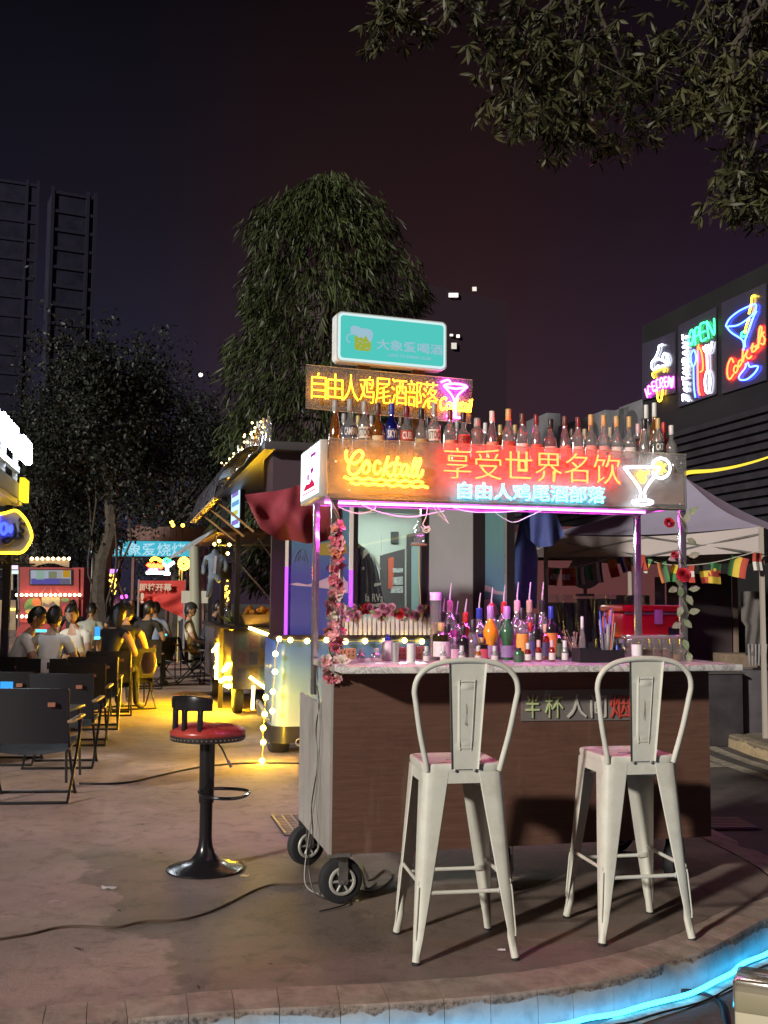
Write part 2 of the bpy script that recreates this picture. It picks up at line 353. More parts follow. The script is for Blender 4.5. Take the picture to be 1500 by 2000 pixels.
def kerb_material(name, face, top):
    """worn concrete on top, painted face, raw broken aggregate where the arris has chipped"""
    m = mat(name, face, .75); t = m.node_tree; b = t.nodes['Principled BSDF']
    tc_ = N(t, 'ShaderNodeTexCoord'); sp = N(t, 'ShaderNodeSeparateXYZ'); t.links.new(tc_.outputs['Object'], sp.inputs[0])
    def nz(s_, d_=5, r_=.6):
        n = N(t, 'ShaderNodeTexNoise'); n.inputs['Scale'].default_value = s_; n.inputs['Detail'].default_value = d_; n.inputs['Roughness'].default_value = r_; t.links.new(tc_.outputs['Object'], n.inputs[0]); return n.outputs[0]
    def mrange(i, a, b_): f = N(t, 'ShaderNodeMapRange'); f.inputs[1].default_value = a; f.inputs[2].default_value = b_; t.links.new(i, f.inputs[0]); return f.outputs[0]
    def ramp(i, c0, c1, p0=.35, p1=.65):
        r = N(t, 'ShaderNodeValToRGB'); r.color_ramp.elements[0].position = p0; r.color_ramp.elements[0].color = (*c0, 1); r.color_ramp.elements[1].position = p1; r.color_ramp.elements[1].color = (*c1, 1); t.links.new(i, r.inputs[0]); return r.outputs[0]
    def mix(f, a, b_): x = N(t, 'ShaderNodeMix', data_type='RGBA'); t.links.new(f, x.inputs[0]); t.links.new(a, x.inputs[6]); t.links.new(b_, x.inputs[7]); return x.outputs[2]
    k = lambda c, f: tuple(x * f for x in c)
    edge_n = N(t, 'ShaderNodeMath', operation='MULTIPLY_ADD'); t.links.new(nz(7, 4, .55), edge_n.inputs[0]); edge_n.inputs[1].default_value = .10; t.links.new(sp.outputs[2], edge_n.inputs[2])
    c = mix(mrange(edge_n.outputs[0], .012, .018), ramp(nz(14, 6), k(face, .72), face, .3, .55), ramp(nz(60, 4, .7), k(top, .18), k(top, .75), .38, .62))
    c = mix(mrange(sp.outputs[2], -.020, -.008), c, ramp(nz(10, 7, .65), k(top, .62), top, .38, .62))
    t.links.new(c, b.inputs['Base Color'])
    bu = N(t, 'ShaderNodeBump'); bu.inputs['Strength'].default_value = .25; bu.inputs['Distance'].default_value = .006; t.links.new(nz(45, 4), bu.inputs['Height']); t.links.new(bu.outputs[0], b.inputs['Normal'])
    return m
kerb_m = kerb_material('kerb_concrete', (.36, .37, .38), (.40, .30, .25))
kerb2_m = kerb_material('kerb_painted', (.42, .33, .20), (.34, .28, .2))
def kerb(path, name, m, step, w_, h, y0=-99, y1=99, chip=1., rest=None):
    root = thing(name, None, None, kind='structure')
    # arc-length walk
    acc = [0.]
    for a, b in zip(path, path[1:]): acc.append(acc[-1] + (b - a).length)
    def at(s):
        for i in range(len(path) - 1):
            if acc[i + 1] >= s: k = (s - acc[i]) / max(1e-9, acc[i + 1] - acc[i]); return path[i].lerp(path[i + 1], k)
        return path[-1]
    s = 0.; rnd = random.Random(3); bulk = MB()
    while s < acc[-1] - .02:
        near = y0 < at(s).y < y1 and -3 < at(s).x < 6
        L = step * rnd.uniform(.8, 1.25) if near else 1.2
        k = 7 if near else 2
        vs = []; 
        for i in range(k):
            q = s + .0012 + (L - .0024) * i / (k - 1); p = at(q); t = (at(q + .02) - at(q - .02)).normalized(); nr = Vector((t.y, -t.x, 0))
            ch = (max(0, noise.noise(Vector((q * 3.5, 1.7, 0))) - .12) * .09 + abs(noise.noise(Vector((q * 17, 4.7, 0)))) * .012) * chip if near else 0
            jz = noise.noise(Vector((q * 9, 0, 3))) * .004
            ch2 = noise.noise(Vector((q * 15, 9, 3))) * .006 * chip
            for tt, z in ((-w_ + .007, .003 + jz), (-w_ * .45 - ch * .5, .004 + jz - ch * .12), (-.004 - ch * .9, -.004 - ch * .25 + ch2 * .5), (.002 - ch * .35, -.022 - ch * .5 + ch2), (.006, -.065), (.008, -h)):
                vs.append(p + nr * tt + Vector((0, 0, z)))
        fs = []
        for i in range(k - 1):
            for j in range(5): fs.append((i * 6 + j, i * 6 + j + 1, (i + 1) * 6 + j + 1, (i + 1) * 6 + j))
        fs += [(0, 1, 2, 3, 4, 5), tuple((k - 1) * 6 + j for j in range(6))]
        if near: MB().add(vs, fs).build('kerb_stone', m, root)
        else: bulk.add(vs, fs)
        s += L
    if bulk.v: o = bulk.build('far_kerb_run', m, root); o['kind'] = 'stuff'
    return root
kerb(curve, 'kerb', kerb_m, .17, KW, .14, 3.2, 9)
# pavement across the side road, where the tent stands
e2 = crom([Vector(p) for p in ((3.7, 45, 0), (3.75, 20, 0), (3.78, 12.6, 0), (3.84, 10.8, 0), (4.2, 9.4, 0), (5.4, 8.3, 0), (9, 7.7, 0), (40, 7, 0))], 8)
mb = MB(); n = len(e2) + 2; mb.add([(p.x + .1, p.y + .05, -.004) for p in e2] + [(60, 7, -.004), (60, 45, -.004)], [tuple(range(n))])
tag(mb.build('sidewalk', sidewalk_m, smooth=False), kind='structure')
kerb(list(reversed([p for p in e2])) if False else e2, 'sidewalk_kerb', kerb2_m, .75, .13, .14, 6, 18, .35)
# road paint + drain
paint = mat('worn_road_paint', (.36, .32, .26), .8, var=.5, vscale=14)
mb = MB()
def strip(mb, pts, wd, z=-.131):
    c = crom([Vector((x, y, z)) for x, y in pts], 6); L = len(c); vs = []
    for i, p in enumerate(c):
        t = (c[min(i + 1, L - 1)] - c[max(i - 1, 0)]).normalized(); nr = Vector((t.y, -t.x, 0)); vs += [p + nr * wd / 2, p - nr * wd / 2]
    mb.add(vs, [(2 * i, 2 * i + 1, 2 * i + 3, 2 * i + 2) for i in range(L - 1)])
for k, off in enumerate((.22, .5)):
    mb = MB(); strip(mb, [(p[0] - off, p[1] - off * .4) for p in ((3.75, 16), (3.78, 12.6), (3.84, 10.8), (4.2, 9.4), (5.4, 8.3))], .14)
    tag(mb.build('road_marking', paint, smooth=False), kind='structure')
a, b, c_ = G(1384, 1487, -.131), G(1422, 1498, -.131), G(1384, 1499, -.131)
tag(MB().add([a, b, c_, G(1350, 1480, -.131)], [(3, 0, 1, 2)]).build('road_marking', paint, smooth=False), kind='structure')
tag((lambda m_: (strip(m_, [tuple(G(u, v, -.131).xy) for u, v in ((1120, 2040), (1235, 1990), (1330, 1958), (1440, 1912), (1560, 1860))], .10, -.131), m_)[1])(MB()).build('road_marking', paint, smooth=False), kind='structure')
g0 = G(1384, 1610, -.13)
gr = thing('drain_grate', 'dark slatted drain grate in the road beside the bar cart', 'drain', (g0.x, g0.y, -.13), .1)
MB().box((-.3, -.2, 0), (.3, .2, .004)).build('frame', mat('black_iron', (.03, .03, .03), .6, .6), gr)
for i in range(7): MB().box((-.28, -.17 + i * .052, .004), (.28, -.17 + i * .052 + .022, .016)).build('bar', mat('worn_steel', (.3, .29, .28), .45, .8), gr)

# blue rope light at the foot of the kerb
led_blue = emis('led_blue', (.035, .52, 1.0), 9.0)
lp = []
for i, p in enumerate(curve):
    if -3.2 < p.x and p.y < 6.3:
        t = (curve[i + 1] - curve[i - 1]).normalized(); nr = Vector((t.y, -t.x, 0)); lp.append(p + nr * (.05 + .012 * math.sin(i * .31) + .006 * math.sin(i * .83)) + Vector((0, 0, -.112 + .004 * math.sin(i * .23))))
rl = thing('rope_light', 'glowing blue LED rope light along the foot of the curved kerb', 'light strip', lp[len(lp) // 2])
MB().tube(lp, .0095, 8).build('glowing_tube', led_blue, rl, True)
MB().tube([p + Vector((.03, -.06, -.008 + .0 * i)) for i, p in enumerate(lp)][10:], .004, 5).build('feed_wire', mat('black_rubber', (.015, .015, .016), .5), rl, True)

# ================================================================== FAR BACKGROUND
tower_m = mat('tower_facade', (.026, .0245, .042), .9, var=.25, vscale=.4, spec=0.)
tower_t = mat('tower_trim', (.0285, .0268, .0455), .9, spec=0.)
def tower(u0, u1, vtop, y, floors, label, lit=()):
    p0 = D(u0, vtop, y); p1 = D(u1, vtop, y + (u1 - u0) * .033); wd = (p1 - p0).length; yaw = math.atan2(p1.y - p0.y, p1.x - p0.x); H_ = p0.z
    t = thing('tower_block', label, 'building', (p0.x, p0.y, -.13), yaw)
    MB().box((0, 0, 0), (wd, wd * .9, H_)).build('wall', tower_m, t, smooth=False)
    for i in range(1, floors + 1): MB().box((-.15, -.22, H_ * i / floors - .5), (wd + .15, 0, H_ * i / floors)).build('floor_band', tower_t, t, smooth=False)
    for x in (0, wd * .82, wd): MB().box((x - .25, -.3, 0), (x + .25, 0, H_ + .6)).build('corner_strip', tower_t, t, smooth=False)
    return t
tower(-45, 74, 342, 190, 22, 'tall dark tower block at the left edge of the sky')
tower(104, 186, 370, 160, 22, 'narrow dark tower block right of the leftmost tower')
# dark block behind the tall tree with a few lit windows
p0 = D(700, 480, 95); p1 = D(985, 480, 105)
t = thing('apartment_block', 'unlit apartment block behind the tall tree with a few lit windows', 'building', (p0.x, p0.y, -.13), math.atan2(p1.y - p0.y, p1.x - p0.x))
dark_wall = mat('night_wall', (.080, .051, .072), .95, spec=0.)
L_ = (p1 - p0).length
MB().box((0, 0, 0), (L_, 10, p0.z - 2)).build('wall', dark_wall, t, smooth=False)
pl = Plane(p0, math.atan2(p1.y - p0.y, p1.x - p0.x))
for i, (u, v, du, dv, s_) in enumerate(((884, 577, 9, 4, 2.2), (925, 565, 4, 4, 1.), (885, 676, 5, 6, .8), (880, 655, 3, 2, 1.8), (893, 657, 3, 3, 1.8))):
    wq = [pl.px(u - du, v - dv), pl.px(u + du, v - dv), pl.px(u + du, v + dv), pl.px(u - du, v + dv)]
    win = MB().slab(pl, wq, .02, .1).build('window', dark_wall, t, True, smooth=False)
    MB().slab(pl, wq, .121, .02).build('lit_pane', emis('pane_lit_%.1f' % s_, (1, .92, .8), s_), win, True, smooth=False)
# lamp seen between the trees
# ------------------------------------------------------------------ trees
def leaf_mat(name, c, c2): return mat(name, c, .45, col2=c2, vscale=.8, island=.45, spec=.2)
lf_ash = leaf_mat('drooping_leaf', (.056, .074, .025), (.023, .029, .012))
lf_man = leaf_mat('long_leaf', (.082, .078, .034), (.038, .040, .019))
lf_bg = leaf_mat('fig_leaf', (.028, .033, .027), (.013, .016, .014))
bark = mat('bark', (.06, .048, .038), .9, var=.4, vscale=9, bump=.6, bscale=30)
def add_leaf(V, F, p, d, L, wd, nrm):
    """a bent leaf of four faces, root at p, running along d"""
    s_ = d.cross(nrm)
    if s_.length < 1e-4: s_ = Vector((1, 0, 0))
    s_.normalize(); n2 = s_.cross(d).normalized(); o = len(V)
    m1 = p + d * L * .35; m2 = p + d * L * .72 - n2 * L * .05; tip = p + d * L - n2 * L * .16
    V += [p, m1 + s_ * wd * .5, m1 - n2 * wd * .12, m1 - s_ * wd * .5, m2 + s_ * wd * .38, m2 - s_ * wd * .38, tip]
    F += [(o, o + 1, o + 2), (o, o + 2, o + 3), (o + 1, o + 4, o + 2), (o + 2, o + 4, o + 5), (o + 2, o + 5, o + 3), (o + 4, o + 6, o + 5)]
def rv(rnd): 
    while True:
        q = Vector((rnd.uniform(-1, 1), rnd.uniform(-1, 1), rnd.uniform(-1, 1)))
        if .05 < q.length < 1: return q.normalized()
def limb(mb, a, b, r0, r1, rnd, wob=.12, n=6):
    a = Vector(a); b = Vector(b); L = (b - a).length
    pts = [a.lerp(b, i / n) + (rv(rnd) * L * wob * math.sin(math.pi * i / n) * .5) for i in range(n + 1)]
    mb.tube(crom(pts, 2), [r0 + (r1 - r0) * i / (2 * n) for i in range(2 * n + 1)], 7); return pts
# tall drooping evergreen behind the trailer
rnd = random.Random(21); base = D(628, 1100, 17.5); bx, by_ = base.x, base.y
at_ = thing('drooping_evergreen_tree', 'tall narrow evergreen with drooping narrow leaves behind the cocktail trailer', 'tree', (bx, by_, 0))
mb = MB(); limb(mb, (bx, by_, 0), (bx, by_, 8.2), .16, .03, rnd, .03, 10); 
V, F = [], []
PROF = [(1.6, .9), (2.6, 1.5), (3.4, 1.62), (4.3, 1.55), (5.2, 1.42), (6.2, 1.42), (7.0, 1.32), (7.6, 1.12), (8.05, .78), (8.3, .45), (8.45, .08)]
def prad(z):
    for (z0, r0), (z1, r1) in zip(PROF, PROF[1:]):
        if z <= z1: return r0 + (r1 - r0) * (z - z0) / (z1 - z0)
    return 0
for i in range(2900):
    z = rnd.uniform(1.7, 8.42); th = rnd.uniform(0, 2 * math.pi); rr = prad(z) * (.55 + .45 * math.sqrt(rnd.random())) * (1 + .16 * math.sin(th * 3 + z * 2.1) + .1 * math.sin(z * 5 + th * 2))
    o = Vector((bx + rr * math.cos(th), by_ + rr * math.sin(th), z)); out = Vector((math.cos(th), math.sin(th), 0))
    if i % 14 == 0: limb(mb, (bx, by_, z + .15), o, .02, .006, rnd, .1, 3)
    k = rnd.randint(7, 12)
    for j in range(k):
        d_ = (out * rnd.uniform(.1, .75) + Vector((0, 0, -1)) * rnd.uniform(.5, 1.1) + rv(rnd) * .35).normalized()
        add_leaf(V, F, o + rv(rnd) * .13, d_, rnd.uniform(.16, .27), rnd.uniform(.018, .03), rv(rnd))
mb.build('trunk', bark, at_, True); MB().add(V, F).build('crown', lf_ash, at_, True)
# overhanging tree at the upper right: trunk out of frame, limbs reach in
rnd = random.Random(5); tx, ty = 6.6, 8.6
ot = thing('overhanging_tree', 'tree with long pointed leaves hanging in over the upper right corner', 'tree', (tx, ty, 0))
mb = MB(); limb(mb, (tx, ty, -.1), (tx - .1, ty, 4.4), .24, .17, rnd, .04, 6); V, F = [], []
blobs = []   # (u, v, depth, radius in photo px, clusters)
for u, v, rpx, k in ((1010, 40, 95, 26), (1100, 100, 120, 46), (1030, 160, 105, 44), (1000, 215, 62, 16), (1085, 240, 70, 26), (1180, 190, 110, 44), (1130, 275, 42, 9), (1280, 130, 120, 44), (1240, 245, 55, 14), (1390, 70, 130, 44), (1480, 60, 90, 24), (1330, 205, 55, 12), (1430, 140, 60, 14),
                     (760, 12, 60, 14), (815, 45, 42, 9), (735, 45, 38, 8), (900, 0, 70, 12), (845, 70, 16, 2),
                     (1420, 215, 62, 18), (1475, 200, 60, 16), (1370, 190, 40, 8), (1470, 300, 62, 20), (1440, 350, 60, 18), (1410, 330, 38, 8), (1490, 370, 58, 18), (1425, 395, 46, 12), (1465, 412, 34, 7), (1500, 405, 30, 5)):
    blobs.append((u, v, 7.4 + (u - 750) / 750 * .9 + rnd.uniform(-.5, .5), rpx, k))
hubs = [Vector((5.4, 8.4, 5.9)), Vector((4.2, 8.1, 6.2)), Vector((2.9, 7.8, 6.3)), Vector((1.4, 7.5, 6.3)), Vector((4.6, 8.3, 4.9))]
limb(mb, (tx - .1, ty, 4.3), hubs[0], .13, .09, rnd); limb(mb, hubs[0], hubs[1], .09, .06, rnd); limb(mb, hubs[1], hubs[2], .06, .04, rnd); limb(mb, hubs[2], hubs[3], .04, .025, rnd); limb(mb, (tx - .1, ty, 4.0), hubs[4], .1, .05, rnd)
limb(mb, (tx - .1, ty, 4.3), (7.4, 8.9, 6.6), .15, .06, rnd)
for u, v, dd, rp, k in blobs:
    c = D(u, v, dd); rr = rp / FPX * dd
    h = min(hubs, key=lambda q: (q - c).length + (0 if q.z > c.z - .3 else .5)); limb(mb, h, c, .02, .008, rnd, .2, 4)
    for j in range(int(k * 1.5)):
        o = c + Vector((rnd.gauss(0, .48) * rr, rnd.gauss(0, .6) * rr, rnd.gauss(0, .48) * rr))
        if j % 3 == 0: limb(mb, c, o, .006, .003, rnd, .15, 2)
        ax = (Vector((0, 0, -1)) * .5 + rv(rnd)).normalized()
        for q in range(rnd.randint(7, 11)):
            d_ = (ax * .55 + rv(rnd) * .9 + Vector((0, 0, -.35))).normalized(); add_leaf(V, F, o + d_ * .012, d_, rnd.uniform(.075, .14), rnd.uniform(.018, .028), rv(rnd))
    for j in range(2):
        q = c + Vector((rnd.uniform(-rr, rr), 0, -rr * .6)); limb(mb, q, q + Vector((rnd.uniform(-.1, .1), 0, -rr * .45)), .003, .0015, rnd, .3, 3)
# crown above the frame
for j in range(160):
    o = Vector((rnd.gauss(5.6, 1.6), rnd.gauss(8.6, 1.0), rnd.gauss(7.0, .6)))
    if PX(o)[1] > -30 and PX(o)[0] < 1520: continue
    for q in range(8): d_ = (rv(rnd) + Vector((0, 0, -.4))).normalized(); add_leaf(V, F, o, d_, .16, .035, rv(rnd))
mb.build('trunk', bark, ot, True); MB().add(V, F).build('crown', lf_man, ot, True)
# fig trees behind the seating
def fig(u, v, y, wpx, hpx, k, label, seed, trunk=True):
    rnd = random.Random(seed); c = D(u, v, y); rw = wpx / FPX * y / 2; rh = hpx / FPX * y / 2
    t = thing('fig_tree', label, 'tree', (c.x, c.y, 0), group='dark trees behind the seating'); mb = MB(); V, F = [], []
    limb(mb, (c.x, c.y, -.1), (c.x, c.y, c.z - rh * .3), .22, .12, rnd, .06)
    lobes = []
    for i in range(22):
        th = rnd.uniform(0, 6.28); q = c + Vector((math.cos(th) * rw * rnd.uniform(.1, .75), math.sin(th) * rw * .6, rnd.uniform(-.75, .75) * rh)); lobes.append((q, rnd.uniform(.25, .5)))
        limb(mb, (c.x, c.y, c.z - rh * .4), q, .06, .015, rnd, .15, 4)
    for i in range(k):
        q, r_ = rnd.choice(lobes); o = q + Vector((rnd.gauss(0, .5) * r_ * rw, rnd.gauss(0, .5) * r_ * rw, rnd.gauss(0, .5) * r_ * rh * 1.1))
        for j in range(9): d_ = (rv(rnd) + Vector((0, 0, -.5))).normalized(); add_leaf(V, F, o + rv(rnd) * .16, d_, rnd.uniform(.08, .14), rnd.uniform(.035, .06), rv(rnd))
    for i in range(6): x = c.x + rnd.uniform(-.3, .3); limb(mb, (x, c.y - .1, 0), (x + rnd.uniform(-.3, .3), c.y, c.z - rh * .5), .03, .02, rnd, .08)
    mb.build('trunk', bark, t, True); MB().add(V, F).build('crown', lf_bg, t, True)
fig(215, 850, 24, 330, 360, 2600, 'dark fig tree with drooping twigs left of the cyan barbecue sign', 31)
fig(110, 920, 40, 280, 480, 2000, 'dim tree behind the red food stall at the left', 32)
fig(350, 930, 31, 330, 420, 2600, 'dark tree rising behind the brown board fence', 33)
fig(200, 1048, 24.5, 120, 50, 90, 'low leafy bough hanging in front of the cyan barbecue sign', 34)
fig(75, 960, 37, 200, 420, 1500, 'dim tree between the left kiosk and the red stall', 35)

# ================================================================== BAR CART
BO, BYAW = Vector((-.239, 5.0374, 0)), .2446
BM_ = Matrix.Translation(BO) @ Matrix.Rotation(BYAW, 4, 'Z')
def bw(x, y, z=0.): return BM_ @ Vector((x, y, z))
def bloc(p): return BM_.inverted() @ Vector(p)
def brow(y): return Plane(bw(0, y), BYAW)
BW = 1.952
steel = mat('brushed_steel', (.66, .65, .64), .3, .72, var=.1, vscale=5)
steel_d = mat('dull_steel', (.38, .37, .36), .45, .9, var=.2, vscale=12)
white_panel = mat('white_panel', (.36, .335, .315), .5, var=.12, vscale=5, bump=.1, bscale=20)
black_pl = mat('black_plastic', (.018, .018, .02), .42)
rubber = mat('tyre_rubber', (.02, .02, .022), .75, var=.3, vscale=20)
def wood_mat(name, c, c2, sx_=1., sy_=14.):
    m = mat(name, c, .48); t = m.node_tree; b = t.nodes['Principled BSDF']; tc_ = N(t, 'ShaderNodeTexCoord'); mp = N(t, 'ShaderNodeMapping'); mp.inputs['Scale'].default_value = (sx_, sx_, sy_); t.links.new(tc_.outputs['Object'], mp.inputs[0])
    n = N(t, 'ShaderNodeTexNoise'); n.inputs['Scale'].default_value = 4.5; n.inputs['Detail'].default_value = 8; n.inputs['Roughness'].default_value = .68; n.inputs['Distortion'].default_value = .5; t.links.new(mp.outputs[0], n.inputs[0])
    r = N(t, 'ShaderNodeValToRGB'); r.color_ramp.elements[0].position = .3; r.color_ramp.elements[0].color = (*c2, 1); r.color_ramp.elements[1].position = .7; r.color_ramp.elements[1].color = (*c, 1); t.links.new(n.outputs[0], r.inputs[0]); t.links.new(r.outputs[0], b.inputs['Base Color'])
    bu = N(t, 'ShaderNodeBump'); bu.inputs['Strength'].default_value = .12; bu.inputs['Distance'].default_value = .004; t.links.new(n.outputs[0], bu.inputs['Height']); t.links.new(bu.outputs[0], b.inputs['Normal']); return m
dark_wood = wood_mat('dark_laminate', (.150, .076, .054), (.092, .045, .033))
pale_wood = wood_mat('pale_wood', (.42, .25, .11), (.30, .17, .07))
arm_wood = wood_mat('arm_wood', (.36, .22, .11), (.24, .14, .07))
def marble():
    m = mat('marble_counter', (.78, .75, .74), .18); t = m.node_tree; b = t.nodes['Principled BSDF']; tc_ = N(t, 'ShaderNodeTexCoord')
    n = N(t, 'ShaderNodeTexNoise'); n.inputs['Scale'].default_value = 5; n.inputs['Detail'].default_value = 9; n.inputs['Roughness'].default_value = .7; n.inputs['Distortion'].default_value = 1.6; t.links.new(tc_.outputs['Object'], n.inputs[0])
    r = N(t, 'ShaderNodeValToRGB'); e_ = r.color_ramp.elements; e_[0].position = .40; e_[0].color = (.78, .75, .73, 1); e_[1].position = .58; e_[1].color = (.74, .71, .7, 1); q = e_.new(.475); q.color = (.34, .31, .30, 1); q = e_.new(.45); q.color = (.66, .63, .62, 1); q = e_.new(.51); q.color = (.68, .65, .64, 1)
    t.links.new(n.outputs[0], r.inputs[0]); t.links.new(r.outputs[0], b.inputs['Base Color']); return m
marble_m = marble()
wear(white_panel, (.16, .13, .11), 7, .54, .72, .6, (1, 1, .25)); wear(dark_wood, (.20, .13, .10), 9, .58, .72, .5, (1, 1, .12)); wear(dark_wood, (.03, .018, .014), 3.5, .55, .75, .5)
led_mag = emis('led_magenta', (1.0, .07, .85), 150.)
cart = thing('bar_cart', 'wheeled cocktail bar cart with dark wood front, marble top and neon canopy', 'bar cart', BO, BYAW)
ZB, ZC, ZT = .2435, 1.083, 1.115
MB().box((.012, 0, ZB), (BW, .018, ZC)).build('front_panel', dark_wood, cart, smooth=False)
mb = MB(); mb.add([(0, .0, ZB), (0, .28, ZB), (0, .845, ZB + .004), (0, .845, .912), (0, .33, .906), (0, .235, .906), (0, .235, ZC), (0, 0, ZC)] + [(.012, y, z) for y, z in ((0, ZB), (.28, ZB), (.845, ZB + .004), (.845, .912), (.33, .906), (.235, .906), (.235, ZC), (0, ZC))], [(0, 1, 2, 3, 4, 5, 6, 7), (15, 14, 13, 12, 11, 10, 9, 8)] + [(i, i + 8, (i + 1) % 8 + 8, (i + 1) % 8) for i in range(8)])
mb.build('side_panel', white_panel, cart, smooth=False)
MB().box((BW - .012, .018, ZB), (BW - .001, .845, ZC - .1)).build('side_panel', white_panel, cart, smooth=False)
MB().box((.012, .05, ZB + .001), (BW - .013, .84, ZB + .02)).build('floor_board', dark_wood, cart, smooth=False)
MB().box((.012, .60, ZB + .02), (BW - .013, .612, .80)).build('inner_back', dark_wood, cart, smooth=False)
MB().box((-.004, -.006, ZB - .012), (.03, .03, ZB + .002)).box((.03, -.006, ZB - .01), (.10, -.001, ZB + .006)).build('corner_bracket', steel_d, cart)
MB().box((-.004, -.275, ZC), (BW + .025, .46, ZT), .006).build('counter_top', marble_m, cart)
MB().box((-.008, -.10, ZC - .002), (-.0045, .30, ZT - .002)).build('metal_edge', steel, cart)
# wheels
def caster(x, y, ang, nm='wheel'):
    w_ = bpy.data.objects.new(nm, MB().lathe([(.06, -.028), (.085, -.032), (.1, -.026), (.105, -.012), (.105, .012), (.1, .026), (.085, .032), (.06, .028)], 28, axis='Y').mesh('tyre')); C.objects.link(w_); w_.data.materials.append(rubber)
    w_.parent = cart; w_.location = (x, y, .106); w_.rotation_euler = (0, 0, ang)
    rim = MB().tube([Vector((.058 * math.cos(a_ / 24 * 6.2832), -.032, .058 * math.sin(a_ / 24 * 6.2832))) for a_ in range(24)], .0085, 6, closed=True)
    rim.lathe([(.018, -.036), (.018, .03)], 12, axis='Y')
    for k in range(6): a_ = k * math.pi / 3; rim.tube([(.015 * math.cos(a_), -.032, .015 * math.sin(a_)), (.055 * math.cos(a_), -.032, .055 * math.sin(a_))], .006, 5)
    rim.build('rim', mat('rim_grey', (.42, .41, .38), .5, .2), w_)
    MB().box((-.022, -.046, -.012), (.022, -.038, .135)).box((-.022, .038, -.012), (.022, .046, .135)).box((-.03, -.046, .125), (.03, .046, .137)).tube([(0, -.05, 0), (0, .05, 0)], .008, 8).build('fork', steel_d, w_)
caster(.075, .10, .12); caster(.045, .86, .35); caster(BW - .13, .14, .75); caster(BW - .12, .8, .2); caster(.9, .14, 1.2)
# posts
for x, y, z0 in ((.012, .03, ZT), (BW - .12, .03, ZT), (.012, .50, .93), (BW - .13, .50, 1.0)):
    MB().box((x - .016, y - .016, z0), (x + .016, y + .016, 1.90), .003).build('post', mat('polished_steel', (.72, .71, .70), .16, .9, var=.1, vscale=8), cart)
# canopy
CZ0, CZ1 = 1.897, 2.085
MB().box((-.012, .012, CZ0 + .006), (1.835, .545, CZ0 + .016)).build('canopy_ceiling', mat('satin_white_metal', (.7, .7, .72), .35, .3), cart, smooth=False)
MB().box((-.012, .012, CZ1 - .012), (1.835, .545, CZ1)).build('bottle_shelf', sheet('clear_shelf', (.85, .85, .85), .3, (.6, .58, .6), .05), cart, smooth=False)
for a, b in (((-.015, .006, CZ0 - .018), (1.838, .012, CZ0 + .012)), ((-.015, .545, CZ0), (1.838, .553, CZ1)), ((1.835, .012, CZ0), (1.841, .545, CZ1 + .0))): MB().box(a, b).build('canopy_rail', steel, cart, smooth=False)
MB().box((.02, .0135, CZ0 - .006), (1.80, .024, CZ0 + .004)).build('led_strip', led_mag, cart)
MB().box((.03, .44, CZ0 + .02), (1.80, .46, CZ0 + .03)).build('led_strip', emis('led_shelf', (1.0, .62, .32), 8.), cart)
MB().box((.03, .36, CZ0 - .003), (1.80, .370, CZ0 + .005)).build('led_strip', emis('led_magenta_dim', (1.0, .08, .9), 24.), cart)
acr = sheet('acrylic_board', (.93, .93, .93), .42, (.33, .315, .31), .02, .5)
acr_edge = mat('acrylic_edge', (.9, .75, .5), .3)
pl = brow(-.002)
MB().box((-.026, -.006, 1.889), (1.842, .0, 2.171)).build('sign_board', acr, cart, smooth=False)
mb = MB(); P4 = [bw(-.026, -.003, 1.889), bw(1.842, -.003, 1.889), bw(1.842, -.003, 2.171), bw(-.026, -.003, 2.171)]
mb.tube(P4, .0022, 5, closed=True); mb.build('board_edge', sheet('edge_glow_plastic', (.9, .8, .6), .6, (1, .85, .55), .1), cart, True)
yel = emis('neon_yellow', (1.0, .32, .007), 38.); red = emis('neon_red', (1.0, .018, .004), 50.); cyan = emis('neon_cyan', (.07, .74, 1.0), 11.); whi = emis('neon_white', (.82, .90, 1.0), 11.0); pink = emis('neon_pink', (1.0, .06, .80), 20.0); green = emis('neon_green', (.03, 1.0, .22), 9.); blue = emis('neon_blue', (.04, .09, 1.0), 16.0); yel2 = emis('neon_lemon', (1.0, .62, .02), 14.)
Z2 = lambda st: zm(st, 600, 750, 3.75)
word = [[(290, 488), (282, 520), (296, 562), (345, 583), (392, 555), (408, 515), (385, 490), (345, 512), (312, 575), (302, 630), (325, 663), (365, 655), (402, 612)],
        [(402, 612), (416, 578), (440, 564), (458, 585), (452, 630), (430, 652), (411, 640), (412, 606), (430, 580), (462, 600)],
        [(536, 584), (516, 566), (494, 590), (488, 632), (504, 658), (530, 648), (548, 622)],
        [(594, 532), (576, 592), (556, 672)], [(612, 592), (586, 608), (568, 622), (588, 645), (606, 676), (632, 655)],
        [(664, 534), (646, 598), (638, 652), (652, 674), (676, 655)], [(618, 582), (652, 584), (690, 590)],
        [(738, 604), (716, 592), (692, 618), (688, 660), (706, 672), (728, 640), (742, 604), (732, 650), (744, 678), (760, 660)],
        [(758, 662), (782, 612), (800, 560), (790, 546), (774, 596), (766, 652), (778, 680), (796, 664)],
        [(796, 664), (814, 612), (830, 562), (822, 548), (808, 600), (802, 654), (814, 682), (836, 668), (846, 632)]]
neon(pl, [Z2(s) for s in word], 'neon_word', yel, cart, .0055, .066)
wv = []
for x0, x1, y0, sl_ in ((272, 850, 688, .052), (318, 884, 726, .05)):
    wv.append(Z2([(x0 + (x1 - x0) * i / 30, y0 + sl_ * (x1 - x0) * i / 30 - 7 * math.cos(i * 1.35)) for i in range(31)]))
neon(pl, wv, 'neon_wave', yel, cart, .0052, .066, sm=1)
text_on('享受世界名饮', pl, pl.px(860, 936), Vector((*pl.px(1201, 900).xy, pl.px(860, 877).z)), 'neon_slogan', red, cart, .008, .056, offset=-.014)
